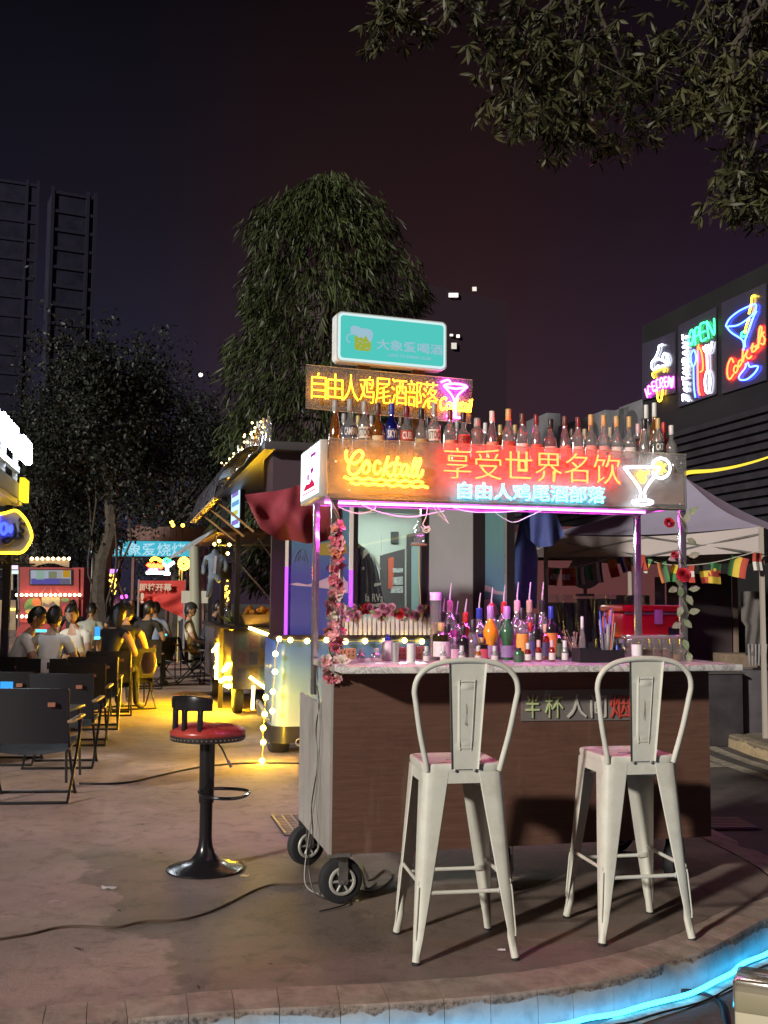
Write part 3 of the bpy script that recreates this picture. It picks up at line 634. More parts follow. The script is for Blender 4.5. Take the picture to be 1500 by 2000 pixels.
text_on('自由人鸡尾酒部落', pl, pl.px(889, 975), Vector((*pl.px(1174, 960).xy, pl.px(889, 943).z)), 'neon_bar_name', cyan, cart, .008, .040, offset=.0)
Z3 = lambda st: zm(st, 950, 750, 3.75)
neon(pl, [Z3(s) for s in ([(1270, 612), (1140, 606), (1018, 612), (1020, 626), (1055, 670), (1118, 758), (1130, 800), (1122, 845)], [(1270, 618), (1240, 660), (1172, 758), (1158, 800), (1166, 845)], ['c'] + ell(1144, 866, 72, 18)[1:], ell(1278, 616, 66, 72, 16, 200, 520))], 'neon_glass', whi, cart, .0062, .04)
neon(pl, [Z3(s) for s in ([(1252, 575), (1280, 612), (1310, 590)], [(1250, 640), (1280, 616), (1312, 640)], [(1278, 570), (1280, 660)])], 'neon_lemon', yel2, cart, .0056, .028)
neon(pl, [Z3(s) for s in (['c'] + ell(1138, 662, 26, 14, 8)[1:], [(1128, 640), (1165, 655), (1190, 640)], [(1128, 690), (1148, 720), (1165, 690)])], 'neon_drink', yel2, cart, .0056, .028)
# little stand-off screws
for u, v in ((656, 901), (682, 958), (1330, 905), (1328, 985)): p = pl.px(u, v); MB().ball(p, .006, 8, 6).build('screw', steel, cart, True)
# side light box
lb = MB().box((-.066, .006, 1.893), (-.028, .535, 2.166), .006).build('side_light_box', mat('box_frame', (.75, .78, .78), .35, .4), cart)
MB().box((-.0675, .022, 1.915), (-.0663, .52, 2.155)).build('lit_face', emis('box_white', (.90, .97, 1.0), 3.2), lb)
poster = emis('poster_purple', (.55, .06, .5), .9); poster_r = emis('poster_red', (.8, .03, .10), .9)
mb = MB()
for (y0, y1, z0, z1) in ((.10, .24, 2.105, 2.122), (.16, .24, 2.03, 2.05), (.28, .33, 2.0, 2.03), (.205, .215, 1.965, 2.02)): mb.box((-.0690, y0, z0), (-.0678, y1, z1))
mb.add([(-.069, .14, 2.07), (-.069, .22, 2.04), (-.069, .20, 2.00)], [(0, 1, 2)])
mb.build('printed_cup', poster, lb, smooth=False)
mb = MB().box((-.0690, .12, 1.955), (-.0678, .42, 1.968)); mb.add([(-.069, .12, 1.968), (-.069, .42, 1.968), (-.069, .36, 1.985), (-.069, .27, 1.98), (-.069, .2, 2.0)], [(0, 1, 2, 3, 4)]); mb.box((-.0690, .10, 1.935), (-.0678, .46, 1.942)); mb.build('printed_line', poster_r, lb, smooth=False)
# unlit neon plate on the front
pf = brow(-.004)
mb = MB(); q = [pf.px(1017, 1348), pf.px(1247, 1345), pf.px(1247, 1406), pf.px(1017, 1408)]
fp = mb.slab(pf, q, 0, .004).build('front_plate', sheet('plate_acrylic', (.8, .8, .8), .55, (.42, .38, .37), .05, .1), cart, True, smooth=False)
off_g = mat('neon_off_green', (.50, .58, .30), .4); off_w = mat('neon_off_white', (.55, .52, .48), .4); off_r = mat('neon_off_red', (.55, .08, .06), .4)
for ch, u0, u1, m_ in (('半', 1025, 1052, off_g), ('杯', 1063, 1098, off_g), ('人', 1106, 1144, off_w), ('间', 1152, 1182, off_w), ('烟', 1190, 1228, off_r)):
    text_on(ch, pf, pf.px(u0, 1402), pf.px(u1, 1356), 'unlit_letter', m_, fp, .008, .006)
# cables hanging under the canopy
cab_w = mat('white_cable', (.7, .68, .68), .4)
def cable(pts, r, name, label=None, m=None, parent=None, cat='cable', n=5):
    o = MB().tube(crom(pts, 5), r, n).build(name, m or cab_w, parent, parent is not None)
    if label: tag(o, label, cat)
    return o
ph = brow(.02)
for st in ([(690, 978), (740, 1000), (800, 1010), (868, 998)], [(836, 985), (832, 1010), (826, 1025), (838, 1033), (830, 1036), (822, 1028)], [(842, 984), (858, 1005), (876, 1022)], [(848, 984), (862, 1000), (876, 1023)], [(645, 975), (665, 992), (700, 1003), (730, 996), (734, 985)], [(880, 990), (920, 1000), (990, 1000), (1050, 992)], [(965, 1000), (1000, 1020), (1030, 1010), (1060, 996)]):
    cable([ph.px(u, v) for u, v in st], .0026, 'hanging_cable', parent=cart)
cable([ph.px(u, v) for u, v in ((838, 1028), (826, 1036), (834, 1040), (840, 1033), (828, 1030))], .004, 'hanging_cable', parent=cart)
cable([bw(-.012, .28, 1.08), bw(-.016, .27, 1.0), bw(-.014, .22, .9), bw(-.018, .27, .78), bw(-.014, .24, .62), bw(-.02, .29, .5), bw(-.03, .3, .4), bw(-.04, .2, .3), bw(-.05, .25, .15), bw(-.02, .18, .02), bw(.1, .05, .012), bw(-.05, -.05, .01)], .0035, 'side_cable', m=black_pl, parent=cart)
cable([bw(-.012, .29, 1.06), bw(-.018, .24, .92), bw(-.016, .19, .8), bw(-.018, .2, .65), bw(-.02, .24, .5), bw(-.03, .27, .38), bw(-.05, .3, .2), bw(-.06, .26, .05), bw(.02, .2, .01)], .0035, 'side_cable', m=mat('grey_cable', (.25, .24, .22), .5), parent=cart)

# ------------------------------------------------------------------ bottles
_bm = {}
def gl(name, tint, cloud=.06, cc=(.8, .8, .8)): return sheet('glass_' + name, tint, cloud, cc, .11, .05)
GL = {'clear': gl('clear', (.90, .92, .92), .20), 'amber': gl('amber', (.95, .50, .12), .18, (.8, .35, .05)), 'blue': gl('blue', (.05, .06, .55), .35, (.02, .03, .4)), 'green': gl('green', (.06, .22, .08), .3, (.02, .1, .03)),
      'dark': mat('glass_dark', (.012, .012, .012), .12), 'olive': gl('olive', (.25, .22, .04), .4, (.10, .08, .01)), 'red': gl('red', (.8, .12, .08), .3, (.5, .04, .03)), 'orange': mat('orange_liquor', (.75, .30, .02), .2), 'greenl': mat('green_liquor', (.03, .13, .05), .15), 'pinkc': gl('pinkc', (.95, .82, .85), .16, (.9, .6, .65)), 'rough': gl('rough', (.8, .8, .8), .4, (.5, .45, .42))}
CAPS = {'white': (.7, .7, .68), 'grey': (.32, .31, .30), 'black': (.02, .02, .022), 'gold': (.50, .36, .14), 'brown': (.10, .05, .035), 'red': (.5, .03, .03), 'darkred': (.15, .02, .03), 'blue': (.03, .05, .35), 'silver': (.6, .6, .6), 'tan': (.46, .34, .22), 'pinkcap': (.7, .42, .45), 'purple': (.4, .25, .55)}
SH = {'std': [(.0, 0), (.93, 0), (1, .03), (1, .56), (.96, .62), (.7, .69), (.42, .74), (.36, .78), (.34, .90), (.34, .925)],
      'round': [(0, 0), (.9, 0), (1, .03), (1, .50), (.9, .58), (.55, .66), (.38, .70), (.36, .88), (.36, .92)],
      'slim': [(0, 0), (.9, 0), (.95, .03), (1, .25), (.85, .5), (.6, .66), (.42, .76), (.38, .9), (.38, .925)],
      'wide': [(0, 0), (.95, 0), (1, .03), (1, .62), (.95, .68), (.6, .74), (.36, .79), (.34, .9), (.34, .925)],
      'bulb': [(0, 0), (.62, 0), (.66, .03), (.60, .28), (.72, .36), (1, .45), (1.0, .54), (.72, .63), (.45, .70), (.40, .88), (.40, .92)],
      'mini': [(0, 0), (.9, 0), (1, .05), (1, .50), (.8, .62), (.52, .70), (.5, .76)],
      'flask': [(0, 0), (.95, 0), (1, .04), (1, .66), (.9, .74), (.45, .82), (.42, .9)],
      'jug': [(0, 0), (.95, 0), (1, .04), (1, .42), (.72, .6), (.45, .7), (.42, .8)]}
def bottle(p, h, r, shape, glass, cap, label, lab=None, labtext=None, group=None, pour=False, capf=None, yaw=BYAW, cat='bottle', name='bottle', tcol=(.02, .02, .02), lz=(.18, .46)):
    t = thing(name, label, cat, p, yaw, group)
    key = (shape, round(h, 2), round(r, 3)); prof = SH[shape]
    hh = h * (.80 if pour else 1.)
    if key not in _bm or pour:
        me = MB().lathe([(max(.0005, a * r), b * hh) for a, b in prof], 16).mesh('bottle_glass'); _bm[key] = me
    else: me = _bm[key]
    me = me.copy() if me.materials else me
    if me.materials: me.materials.clear()
    put(me, 'glass', GL[glass], t)
    zt = prof[-1][1] * hh; rt = prof[-1][0] * r * 1.18; z0 = zt - hh * (capf or .12)
    cm = mat('cap_' + cap, CAPS[cap], .38)
    if pour:
        MB().lathe([(rt * .95, z0), (rt, z0 + .002), (rt, zt + .006), (rt * .6, zt + .012)], 12).build('cap', cm, t)
        MB().tube([(0, 0, zt + .01), (0, 0, zt + h * .09), (.006, -.004, h)], [.0045, .004, .003], 6).build('pourer', mat('spout_steel', (.78, .75, .75), .35, .3), t)
    else:
        MB().lathe([(rt * .95, z0), (rt, z0 + .002), (rt, h - .002), (rt * .93, h)], 14).build('cap', cm, t)
    if lab:
        a, b = lz; rr = [q[0] for q in prof if a <= q[1] <= b] or [1]; rl_ = max(max(rr), .97 if shape != 'bulb' else .72) * r + .0012
        mb = MB(); nseg = 12
        vs = []; 
        for zz in (a * hh, b * hh):
            for k in range(nseg + 1): th = R(-90 - 78 + 156 * k / nseg); vs.append((rl_ * math.cos(th), rl_ * math.sin(th), zz))
        mb.add(vs, [(k, k + 1, k + nseg + 2, k + nseg + 1) for k in range(nseg)])
        lo = mb.build('label_band', mat('label_%02d%02d%02d' % tuple(int(x * 99) for x in lab), lab, .6, var=.1, vscale=60), t)
        if labtext:
            me = textmesh(labtext, 'printed_word', extrude=.0, offset=.012, res=2); xs = [v.co.x for v in me.vertices]; ys = [v.co.y for v in me.vertices]; x0, x1, y0, y1 = min(xs), max(xs), min(ys), max(ys)
            wd = 2.0 * (1 if len(labtext) > 4 else .8)
            for v in me.vertices:
                th = R(-90) + ((v.co.x - x0) / (x1 - x0) - .5) * wd; fz = (v.co.y - y0) / (y1 - y0)
                v.co = ((rl_ + .0008) * math.cos(th), (rl_ + .0008) * math.sin(th), hh * (b - .03 - .13 * (1 - fz)))
            me.update(); put(me, 'printed_word', mat('ink_%02d%02d%02d' % tuple(int(x * 99) for x in tcol), tcol, .6), lo)
    return t
CL, PA, BK, W_ = (.62, .60, .56), (.55, .47, .33), (.03, .03, .03), (.8, .8, .8)
top_row = [(655, 782, .032, 'slim', 'amber', 'grey', None, None, 'amber bottle with grey cap at the left end of the canopy row'),
 (684, 780, .034, 'round', 'clear', 'grey', (.05, .05, .09), 'CAMPARI', 'clear bottle with dark banded label reading CAMPARI'), (712, 784, .033, 'std', 'clear', 'grey', CL, 'STOCK', 'left of the two clear bottles lettered STOCK'),
 (738, 788, .034, 'round', 'amber', 'brown', PA, None, 'amber bottle with round pale label and brown cap'), (765, 788, .033, 'std', 'blue', 'blue', (.03, .04, .2), 'SKYY', 'deep blue bottle lettered SKYY'),
 (794, 793, .035, 'round', 'clear', 'darkred', (.32, .05, .03), 'CUBE', 'clear bottle with slanting red label'), (823, 798, .033, 'round', 'clear', 'black', (.35, .28, .12), None, 'bottle with black cap and mustard label'), (848, 788, .033, 'std', 'clear', 'grey', CL, 'STOCK', 'right of the two clear bottles lettered STOCK'),
 (879, 800, .034, 'std', 'clear', 'darkred', (.45, .3, .2), None, 'clear bottle with dark red cap under the pink neon glass'), (905, 805, .032, 'round', 'clear', 'black', (.5, .06, .04), 'CHERRY', 'clear bottle with black cap and red CHERRY label'), (932, 817, .033, 'flask', 'rough', 'grey', None, None, 'square bottle of patterned glass with grey cap'),
 (961, 803, .030, 'slim', 'pinkc', 'silver', (.5, .3, .2), None, 'slender clear bottle with long silver neck'), (993, 799, .034, 'round', 'clear', 'gold', (.4, .08, .05), None, 'tall clear bottle with gold cap above the red slogan'), (1020, 808, .030, 'std', 'clear', 'brown', (.7, .66, .62), None, 'clear bottle with brown cap and white label'),
 (1047, 810, .030, 'slim', 'pinkc', 'darkred', (.5, .1, .08), None, 'slim pinkish bottle with dark red cap'), (1075, 819, .033, 'round', 'pinkc', 'black', (.68, .5, .45), None, 'milky pink bottle with black neck band'), (1103, 813, .029, 'slim', 'pinkc', 'brown', (.5, .2, .16), None, 'slim bottle with brown cap above the slogan'), (1129, 815, .031, 'std', 'clear', 'darkred', (.6, .4, .35), None, 'clear bottle with dark red cap left of the gold caps'),
 (1154, 810, .032, 'round', 'clear', 'gold', (.55, .3, .25), None, 'leftmost of four round clear bottles with gold caps'), (1179, 811, .032, 'round', 'clear', 'gold', (.55, .32, .28), None, 'second of four round clear bottles with gold caps'), (1204, 813, .032, 'round', 'clear', 'gold', (.6, .55, .5), None, 'third of four round clear bottles with gold caps'), (1229, 814, .032, 'round', 'clear', 'gold', (.62, .6, .58), None, 'rightmost of four round clear bottles with gold caps'),
 (1258, 818, .033, 'slim', 'rough', 'black', None, None, 'smoky bottle with black neck above the neon glass'), (1285, 817, .031, 'std', 'clear', 'gold', (.04, .05, .04), 'CATO', 'clear bottle with gold cap and black label above the lemon neon'), (1311, 831, .031, 'round', 'clear', 'silver', None, None, 'clear bottle with silver cap at the right end of the canopy row')]
pr = brow(.085)
for u, v, r_, sh, g, cp, lb_, tx, ll in top_row:
    p = pr.px(u, v); bottle(Vector((p.x, p.y, CZ1)), p.z - CZ1, r_, sh, g, cp, ll, lb_, tx, 'bottles on the canopy shelf', tcol=(.8, .8, .8) if lb_ and sum(lb_) < .6 else (.03, .03, .03), lz=(.36, .55) if tx else (.22, .42))
pr = brow(.24)
for i, (u, v, r_, sh, g, cp) in enumerate(((672, 808, .03, 'std', 'clear', 'grey'), (700, 812, .03, 'std', 'clear', 'gold'), (726, 812, .03, 'std', 'clear', 'grey'), (783, 815, .03, 'std', 'clear', 'brown'), (836, 816, .03, 'round', 'clear', 'black'), (893, 822, .03, 'std', 'clear', 'grey'), (948, 826, .028, 'std', 'clear', 'silver'), (977, 830, .028, 'std', 'amber', 'gold'), (1006, 830, .028, 'std', 'clear', 'gold'), (1117, 838, .028, 'std', 'clear', 'brown'), (1142, 838, .028, 'std', 'clear', 'tan'), (1192, 835, .028, 'std', 'clear', 'tan'), (1246, 828, .03, 'std', 'pinkc', 'pinkcap'), (1262, 791, .03, 'std', 'clear', 'white'), (1278, 787, .032, 'std', 'amber', 'white'), (1296, 825, .028, 'std', 'red', 'red'))):
    p = pr.px(u, v); bottle(Vector((p.x, p.y, CZ1)), p.z - CZ1, r_, sh, g, cp, '%s-capped bottle, %s from the left in the canopy back row' % (cp.replace('pinkcap', 'pink'), ordn(i)), None, None, 'bottles on the canopy back row')

# bottles and gear on the counter
def onbar(u, vtop, yl):
    p = brow(yl).px(u, vtop); return Vector((p.x, p.y, ZT)), p.z - ZT
back = [(866, 1168, .030, 'std', 'clear', 'black', None), (879, 1139, .034, 'std', 'clear', 'pinkcap', (.75, .35, .5)), (892, 1174, .029, 'std', 'clear', 'black', None), (909, 1170, .032, 'std', 'red', 'red', (.5, .05, .08)), (936, 1158, .034, 'round', 'clear', 'blue', (.06, .1, .35)), (960, 1147, .032, 'std', 'clear', 'red', None), (984, 1142, .033, 'std', 'clear', 'red', (.75, .55, .6)), (1010, 1137, .034, 'round', 'clear', 'pinkcap', (.75, .5, .62)), (1034, 1137, .034, 'round', 'pinkc', 'tan', (.75, .6, .65)), (1059, 1137, .034, 'round', 'clear', 'black', (.03, .03, .03))]
for i, (u, v, r_, sh, g, cp, lb_) in enumerate(back):
    p, h = onbar(u, v, .33); bottle(p, h, r_ * 1.15, sh, g, cp, '%s bottle with steel pourer, %s from the left in the counter back row' % ({'clear': 'clear', 'red': 'red', 'pinkc': 'pinkish'}[g], ordn(i)), lb_, 'BACARDI' if u in (1010, 1059) else None, 'bottles with pourers on the bar counter', pour=True, tcol=(.6, .1, .15) if u == 1010 else (.85, .85, .85), lz=(.12, .48), capf=.16)
mid = [(862, 1216, .040, 'wide', 'olive', 'olive', 'gold', (.72, .68, .66), 'olive wine bottle with white label among the counter bottles'), (874, 1219, .028, 'std', 'clear', 'clear', 'black', None, 'clear bottle with tall black cap beside the olive wine bottle'), (905, 1222, .026, 'std', 'dark', 'dark', 'black', None, 'narrow black bottle left of the stoppered jar'), (924, 1210, .032, 'jug', 'clear', 'clear', 'black', None, 'clear flask-like bottle with flat black stopper'),
       (958, 1183, .033, 'bulb', 'orange', 'orange', 'purple', (.25, .16, .3), 'orange bulb-necked liqueur bottle on the counter'), (990, 1184, .033, 'bulb', 'greenl', 'green', 'purple', (.22, .16, .3), 'green bulb-necked liqueur bottle on the counter'), (1019, 1187, .030, 'std', 'clear', 'pink', 'black', (.75, .35, .06), 'bottle with orange label between green bulb and black bottle'), (1046, 1199, .028, 'std', 'dark', 'black', 'black', None, 'tall black bottle at the right of the counter bottles'),
       (1035, 1216, .027, 'std', 'clear', 'clear', 'red', (.08, .08, .2), 'bottle with dark red cap beside the tall black bottle'), (1065, 1219, .027, 'std', 'red', 'red', 'tan', (.04, .03, .08), 'red bottle with tan capsule near the right end of the counter bottles'), (1076, 1184, .030, 'std', 'dark', 'dark', 'blue', (.6, .2, .04), 'dark bottle with blue cap and orange print behind the red one'), (1090, 1224, .030, 'std', 'green', 'green', 'black', (.05, .1, .05), 'dark green bottle at the right end of the counter bottles'), (940, 1245, .034, 'wide', 'dark', 'dark', 'gold', (.55, .10, .12), 'squat dark bottle with red label in front of the orange bulb'), (886, 1245, .032, 'wide', 'clear', 'clear', 'silver', (.6, .4, .5), 'squat clear bottle with pale label behind the miniatures')]
for u, v, r_, sh, g, gn, cp, lb_, ll in mid:
    p, h = onbar(u, v, .22); bottle(p, h, r_ * 1.12, sh, g, cp, ll, lb_, None, 'bottles on the bar counter', lz=(.1, .5) if sh != 'bulb' else (.05, .27), capf=.16)
for i, (u, v, g, cp) in enumerate(((833, 1262, 'clear', 'silver'), (866, 1262, 'clear', 'silver'), (902, 1261, 'clear', 'silver'), (934, 1262, 'amber', 'silver'), (966, 1262, 'clear', 'silver'), (1031, 1256, 'red', 'silver'), (1052, 1250, 'red', 'pinkcap'), (1078, 1250, 'red', 'pinkcap'), (1103, 1251, 'clear', 'white'))):
    p, h = onbar(u, v, .02); bottle(p, h, .017, 'mini', g, cp, 'miniature bottle with %s cap, %s from the left along the counter' % (cp.replace('pinkcap', 'pink'), ordn(i)), (.7, .62, .62), None, 'miniature bottles at the front of the counter', capf=.3, lz=(.1, .42))
p, h = onbar(1013, 1265, .03); bottle(p, h, .026, 'flask', 'greenl', 'black', 'small flat dark green flask between the miniature bottles', (.06, .09, .06), None, 'miniature bottles at the front of the counter')
p, h = onbar(705, 1268, .12); bottle(p, h, .022, 'jug', 'pinkc', 'white', 'small squat white-capped bottle at the left of the counter', None, capf=.35)
p, h = onbar(735, 1266, .12); bottle(p, h, .028, 'jug', 'pinkc', 'white', 'larger squat white-capped bottle beside the squeeze bottle', None, capf=.3)
# squeeze bottle, shaker, cup, tube
p, h = onbar(757, 1238, .2); t = thing('squeeze_bottle', 'white squeeze bottle with blue nozzle on the bar counter', 'bottle', p)
MB().lathe([(.026, 0), (.028, .005), (.028, h * .62), (.024, h * .72), (.014, h * .76)], 16).build('body', mat('white_plastic', (.75, .74, .74), .4), t); MB().lathe([(.016, h * .74), (.016, h * .84), (.006, h * .88), (.004, h)], 12).build('nozzle', mat('blue_plastic', (.03, .08, .5), .4), t)
p, h = onbar(772, 1255, .1); t = thing('shaker', 'steel cocktail shaker tin on the bar counter', 'shaker', p); MB().lathe([(.016, 0), (.021, h), (.019, h), (.014, .004)], 18).build('tin', steel, t)
p, h = onbar(803, 1257, .06); t = thing('white_canister', 'plain white cylinder canister on the bar counter', 'canister', p); MB().lathe([(.020, 0), (.021, .003), (.021, h * .9)], 18).build('body', M['white_plastic'], t); MB().lathe([(.022, h * .88), (.022, h - .002), (.02, h)], 18).build('lid', M['white_plastic'], t)
p, h = onbar(851, 1157, .26); t = thing('clear_tube_jar', 'tall clear plastic tube with milky lid left of the bottles', 'jar', p); MB().lathe([(.027, 0), (.028, .003), (.028, h * .9)], 18).build('tube', GL['clear'], t); MB().lathe([(.0295, h * .88), (.0295, h - .002), (.028, h)], 18).build('lid', mat('milky_lid', (.65, .55, .68), .4), t)
MB().lathe([(.024, .01), (.024, h * .55)], 12).build('contents', mat('dried_fruit', (.45, .25, .12), .8, var=.6, vscale=70), t)
for i, (u, v, m_) in enumerate(((661, 1268, .03), (684, 1266, .03), (783, 1264, .03), (821, 1262, .03))):
    p, h = onbar(u, v, .36); t = thing('wooden_block', 'small wooden block with drilled holes, %s from the left at the back of the counter' % ordn(i), 'wooden block', p, BYAW, 'wooden blocks at the back of the counter')
    MB().box((-.027, -.02, 0), (.027, .02, h), .003).build('body', pale_wood, t)
    for a in (-.011, .011):
        for b in (h * .33, h * .7): MB().lathe([(.004, -.0215), (.004, -.019)], 8, (a, 0, b), axis='Y').build('hole', black_pl, t)
# straw caddy
p, h = onbar(1168, 1266, -.02); t = thing('straw_caddy', 'black plastic bar caddy holding straws near the right of the counter', 'caddy', p, BYAW)
for a, b in (((-.118, -.05, 0), (.118, -.046, h * .9)), ((-.118, .046, 0), (.118, .05, h)), ((-.118, -.046, 0), (-.114, .046, h)), ((.114, -.046, 0), (.118, .046, h)), ((-.06, -.046, .0), (-.056, .046, h * .95)), ((-.114, -.046, 0), (.114, .046, .004))): MB().box(a, b).build('wall', black_pl, t)
MB().box((-.075, -.052, h * .5), (-.045, -.0505, h + .03)).build('handle', black_pl, t)
p2 = bw(*bloc(brow(.03).px(1184, 1270)).xy, ZT); sc_ = thing('straw_cup', 'clear cup full of coloured drinking straws in the black caddy', 'straws', p2)
MB().lathe([(.026, .006), (.031, .14), (.030, .14), (.025, .008)], 16).build('cup', GL['clear'], sc_)
rnd = random.Random(9)
for i in range(26):
    a, b = rnd.uniform(-.02, .02), rnd.uniform(-.02, .02); L_ = rnd.uniform(.20, .275) if i < 12 else rnd.uniform(.17, .21); cc = [('straw_violet', (.25, .2, .7)), ('straw_orange', (.75, .22, .12)), ('straw_blue', (.12, .15, .8))][i % 3] if i < 12 else [('straw_black', (.05, .04, .06)), ('straw_clear', (.5, .45, .5))][i % 2]
    MB().tube([(a, b, .012), (a * 2.1, b * 1.8, L_)], .003, 6).build('straw', mat(cc[0], cc[1], .4), sc_)
p, h = onbar(1137, 1204, .12); bottle(p, h, .018, 'slim', 'clear', 'white', 'slim clear bottle with long white cap beside the straw caddy', None, capf=.22)
p, h = onbar(1122, 1245, .16); t = thing('dried_flower_vase', 'small glass vase of dry twigs left of the straw caddy', 'vase', p); MB().lathe([(.012, 0), (.016, .01), (.010, h * .6), (.012, h)], 12).build('glass', GL['clear'], t)
mb = MB()
for i in range(14): a = rnd.uniform(-.07, .03); b = rnd.uniform(-.03, .03); z = rnd.uniform(.09, .15); mb.tube([(0, 0, .02), (a * .5, b * .5, z * .7), (a, b, z)], .0012, 4); mb.ball((a, b, z), .005, 5, 4)
mb.build('twigs', mat('dry_twig', (.35, .2, .2), .8), t)
# blue marker pen + garnish tray
p, h = onbar(1205, 1248, .0); t = thing('blue_pen', 'blue tube standing at the right end of the black caddy', 'pen', p); MB().lathe([(.008, 0), (.008, h * .75), (.006, h * .78)], 10).build('barrel', mat('blue_barrel', (.02, .06, .5), .3), t); MB().lathe([(.0085, h * .72), (.008, h)], 10).build('cap', black_pl, t)
p, h = onbar(1274, 1240, .05); t = thing('garnish_tray', 'clear lidded garnish box with jars beside the right stool', 'garnish box', p, BYAW); hw = .142
for i in range(5):
    x0 = -hw + i * .057; MB().box((x0 + .002, -.05, 0), (x0 + .055, .05, h * .86), .004).build('jar', sheet('jar_plastic', (.86, .84, .82), .24, (.75, .66, .62), .1), t)
    MB().box((x0 + .007, -.044, .006), (x0 + .05, .044, h * rnd.uniform(.25, .45)), .004).build('fruit', mat('garnish_%d' % (i % 3), [(.30, .08, .06), (.45, .22, .08), (.25, .05, .06)][i % 3], .6, var=.5, vscale=60), t)
MB().box((-hw - .004, -.056, h * .87), (hw + .006, .056, h), .005).build('lid', sheet('lid_plastic', (.85, .8, .85), .4, (.8, .68, .74), .1), t)
p, h = onbar(1244, 1259, -.03); t = thing('paper_roll', 'white paper receipt roll in front of the garnish box', 'paper roll', p); MB().lathe([(.026, 0), (.027, .002), (.027, h), (.008, h)], 18).build('roll', M['white_plastic'], t)
# flower garland up the left post
petal_mats = [mat('petal_pink', (.80, .33, .38), .6, var=.25, vscale=30), mat('petal_white', (.80, .68, .60), .6, var=.2, vscale=30), mat('petal_rose', (.62, .12, .20), .6, var=.2, vscale=30), mat('petal_orange', (.72, .24, .14), .6, var=.2, vscale=30)]
leafm = mat('silk_leaf', (.10, .16, .06), .5, col2=(.16, .20, .10), vscale=30)
def blossom(c, r_, m_, parent, rnd, petals=5, name='blossom'):
    mb = MB(); ax = (rv(rnd) + Vector((math.sin(BYAW), -1, .1)) * 1.3).normalized(); s_ = ax.orthogonal().normalized(); q_ = ax.cross(s_)
    for lay in range(2):
        for k in range(petals):
            th = 2 * math.pi * (k + .5 * lay) / petals + rnd.uniform(-.2, .2); d_ = (s_ * math.cos(th) + q_ * math.sin(th)) ; e_ = ax.cross(d_); rr = r_ * (1 - .3 * lay) * rnd.uniform(.85, 1.1); up = .25 + .35 * lay
            P = [c, c + d_ * rr * .5 + e_ * rr * .38 + ax * rr * up * .6, c + d_ * rr * .5 - e_ * rr * .38 + ax * rr * up * .6, c + d_ * rr + e_ * rr * .22 + ax * rr * up, c + d_ * rr - e_ * rr * .22 + ax * rr * up, c + d_ * rr * .55 + ax * rr * .15]
            mb.add(P, [(0, 1, 5), (0, 5, 2), (1, 3, 5), (3, 4, 5), (4, 2, 5)])
    o = mb.build(name, m_, parent, True); MB().ball(c + ax * r_ * .15, r_ * .14, 6, 4).build('stamen', mat('stamen', (.6, .45, .15), .7), o, True); return o
rnd = random.Random(12)
fg = thing('flower_garland', 'garland of pink and white silk blossoms wound up the left cart post', 'garland', bw(.012, .03, ZT)); mb = MB()
pth = [bw(.012 + .022 * math.cos(i * .9), .03 - .022 * math.sin(i * .9) - .01, 1.06 + i * .034) for i in range(25)]; mb.tube(crom(pth, 3), .003, 5).build('stem', leafm, fg, True)
for i in range(66):
    z = [1.05, 1.09, 1.12, 1.14, 1.2, 1.23, 1.27, 1.30, 1.33, 1.36, 1.40, 1.43, 1.47, 1.50, 1.54, 1.58, 1.62, 1.66, 1.70, 1.74][i % 20] + rnd.uniform(-.02, .02)
    k = 1 if z < 1.16 and rnd.random() < .6 else (3 if z > 1.62 and rnd.random() < .6 else rnd.choice((0, 0, 2, 1)))
    w_ = .02 + .025 * (1.25 < z < 1.45) + .03 * (z < 1.14)
    blossom(bw(.012 + rnd.uniform(-1, 1) * w_ + .006, .0 - rnd.uniform(.0, .035), z), rnd.uniform(.02, .036), petal_mats[k], fg, rnd)
for i in range(18):
    V, F = [], []; o = bw(.012 + rnd.uniform(-.03, .03), -.005, rnd.uniform(1.05, 1.75)); add_leaf(V, F, o, (rv(rnd) + Vector((0, -.6, 0))).normalized(), .045, .018, rv(rnd)); MB().add(V, F).build('leaf', leafm, fg, True)
# rose vine on the right post
rvn = thing('rose_vine', 'vine of green leaves and red silk roses on the right cart post', 'vine', bw(BW - .12, .03, ZT)); mb = MB()
mb.tube(crom([bw(BW - .12 + .02 * math.cos(i * 1.1), .03 - .02 * math.sin(i * 1.1) - .012, 1.13 + i * .037) for i in range(22)], 3), .0028, 5).build('stem', leafm, rvn, True)
lm2 = mat('vine_leaf', (.13, .21, .09), .4, col2=(.30, .30, .22), vscale=18)
for u, v, a in ((1350, 1000, 40), (1340, 1015, 70), (1348, 1055, -30), (1318, 1090, 190), (1352, 1085, 20), (1330, 1140, 150), (1352, 1150, 10), (1318, 1150, 200), (1345, 1168, -60), (1330, 1190, 240), (1352, 1195, 15), (1325, 1220, 200), (1340, 1215, -40), (1330, 1160, 100), (1338, 1255, -70), (1346, 1280, -90)):
    o = brow(-.0).px(u, v); V, F = [], []; d_ = (Vector((math.cos(BYAW), math.sin(BYAW), 0)) * math.cos(R(a)) + Vector((0, 0, 1)) * math.sin(R(a)) + Vector((0, -.35, 0))).normalized(); add_leaf(V, F, o - d_ * .02, d_, .062, .036, Vector((0, -1, .3))); MB().add(V, F).build('leaf', lm2, rvn, True)
rosem = mat('rose_red', (.42, .015, .03), .55, var=.3, vscale=40)
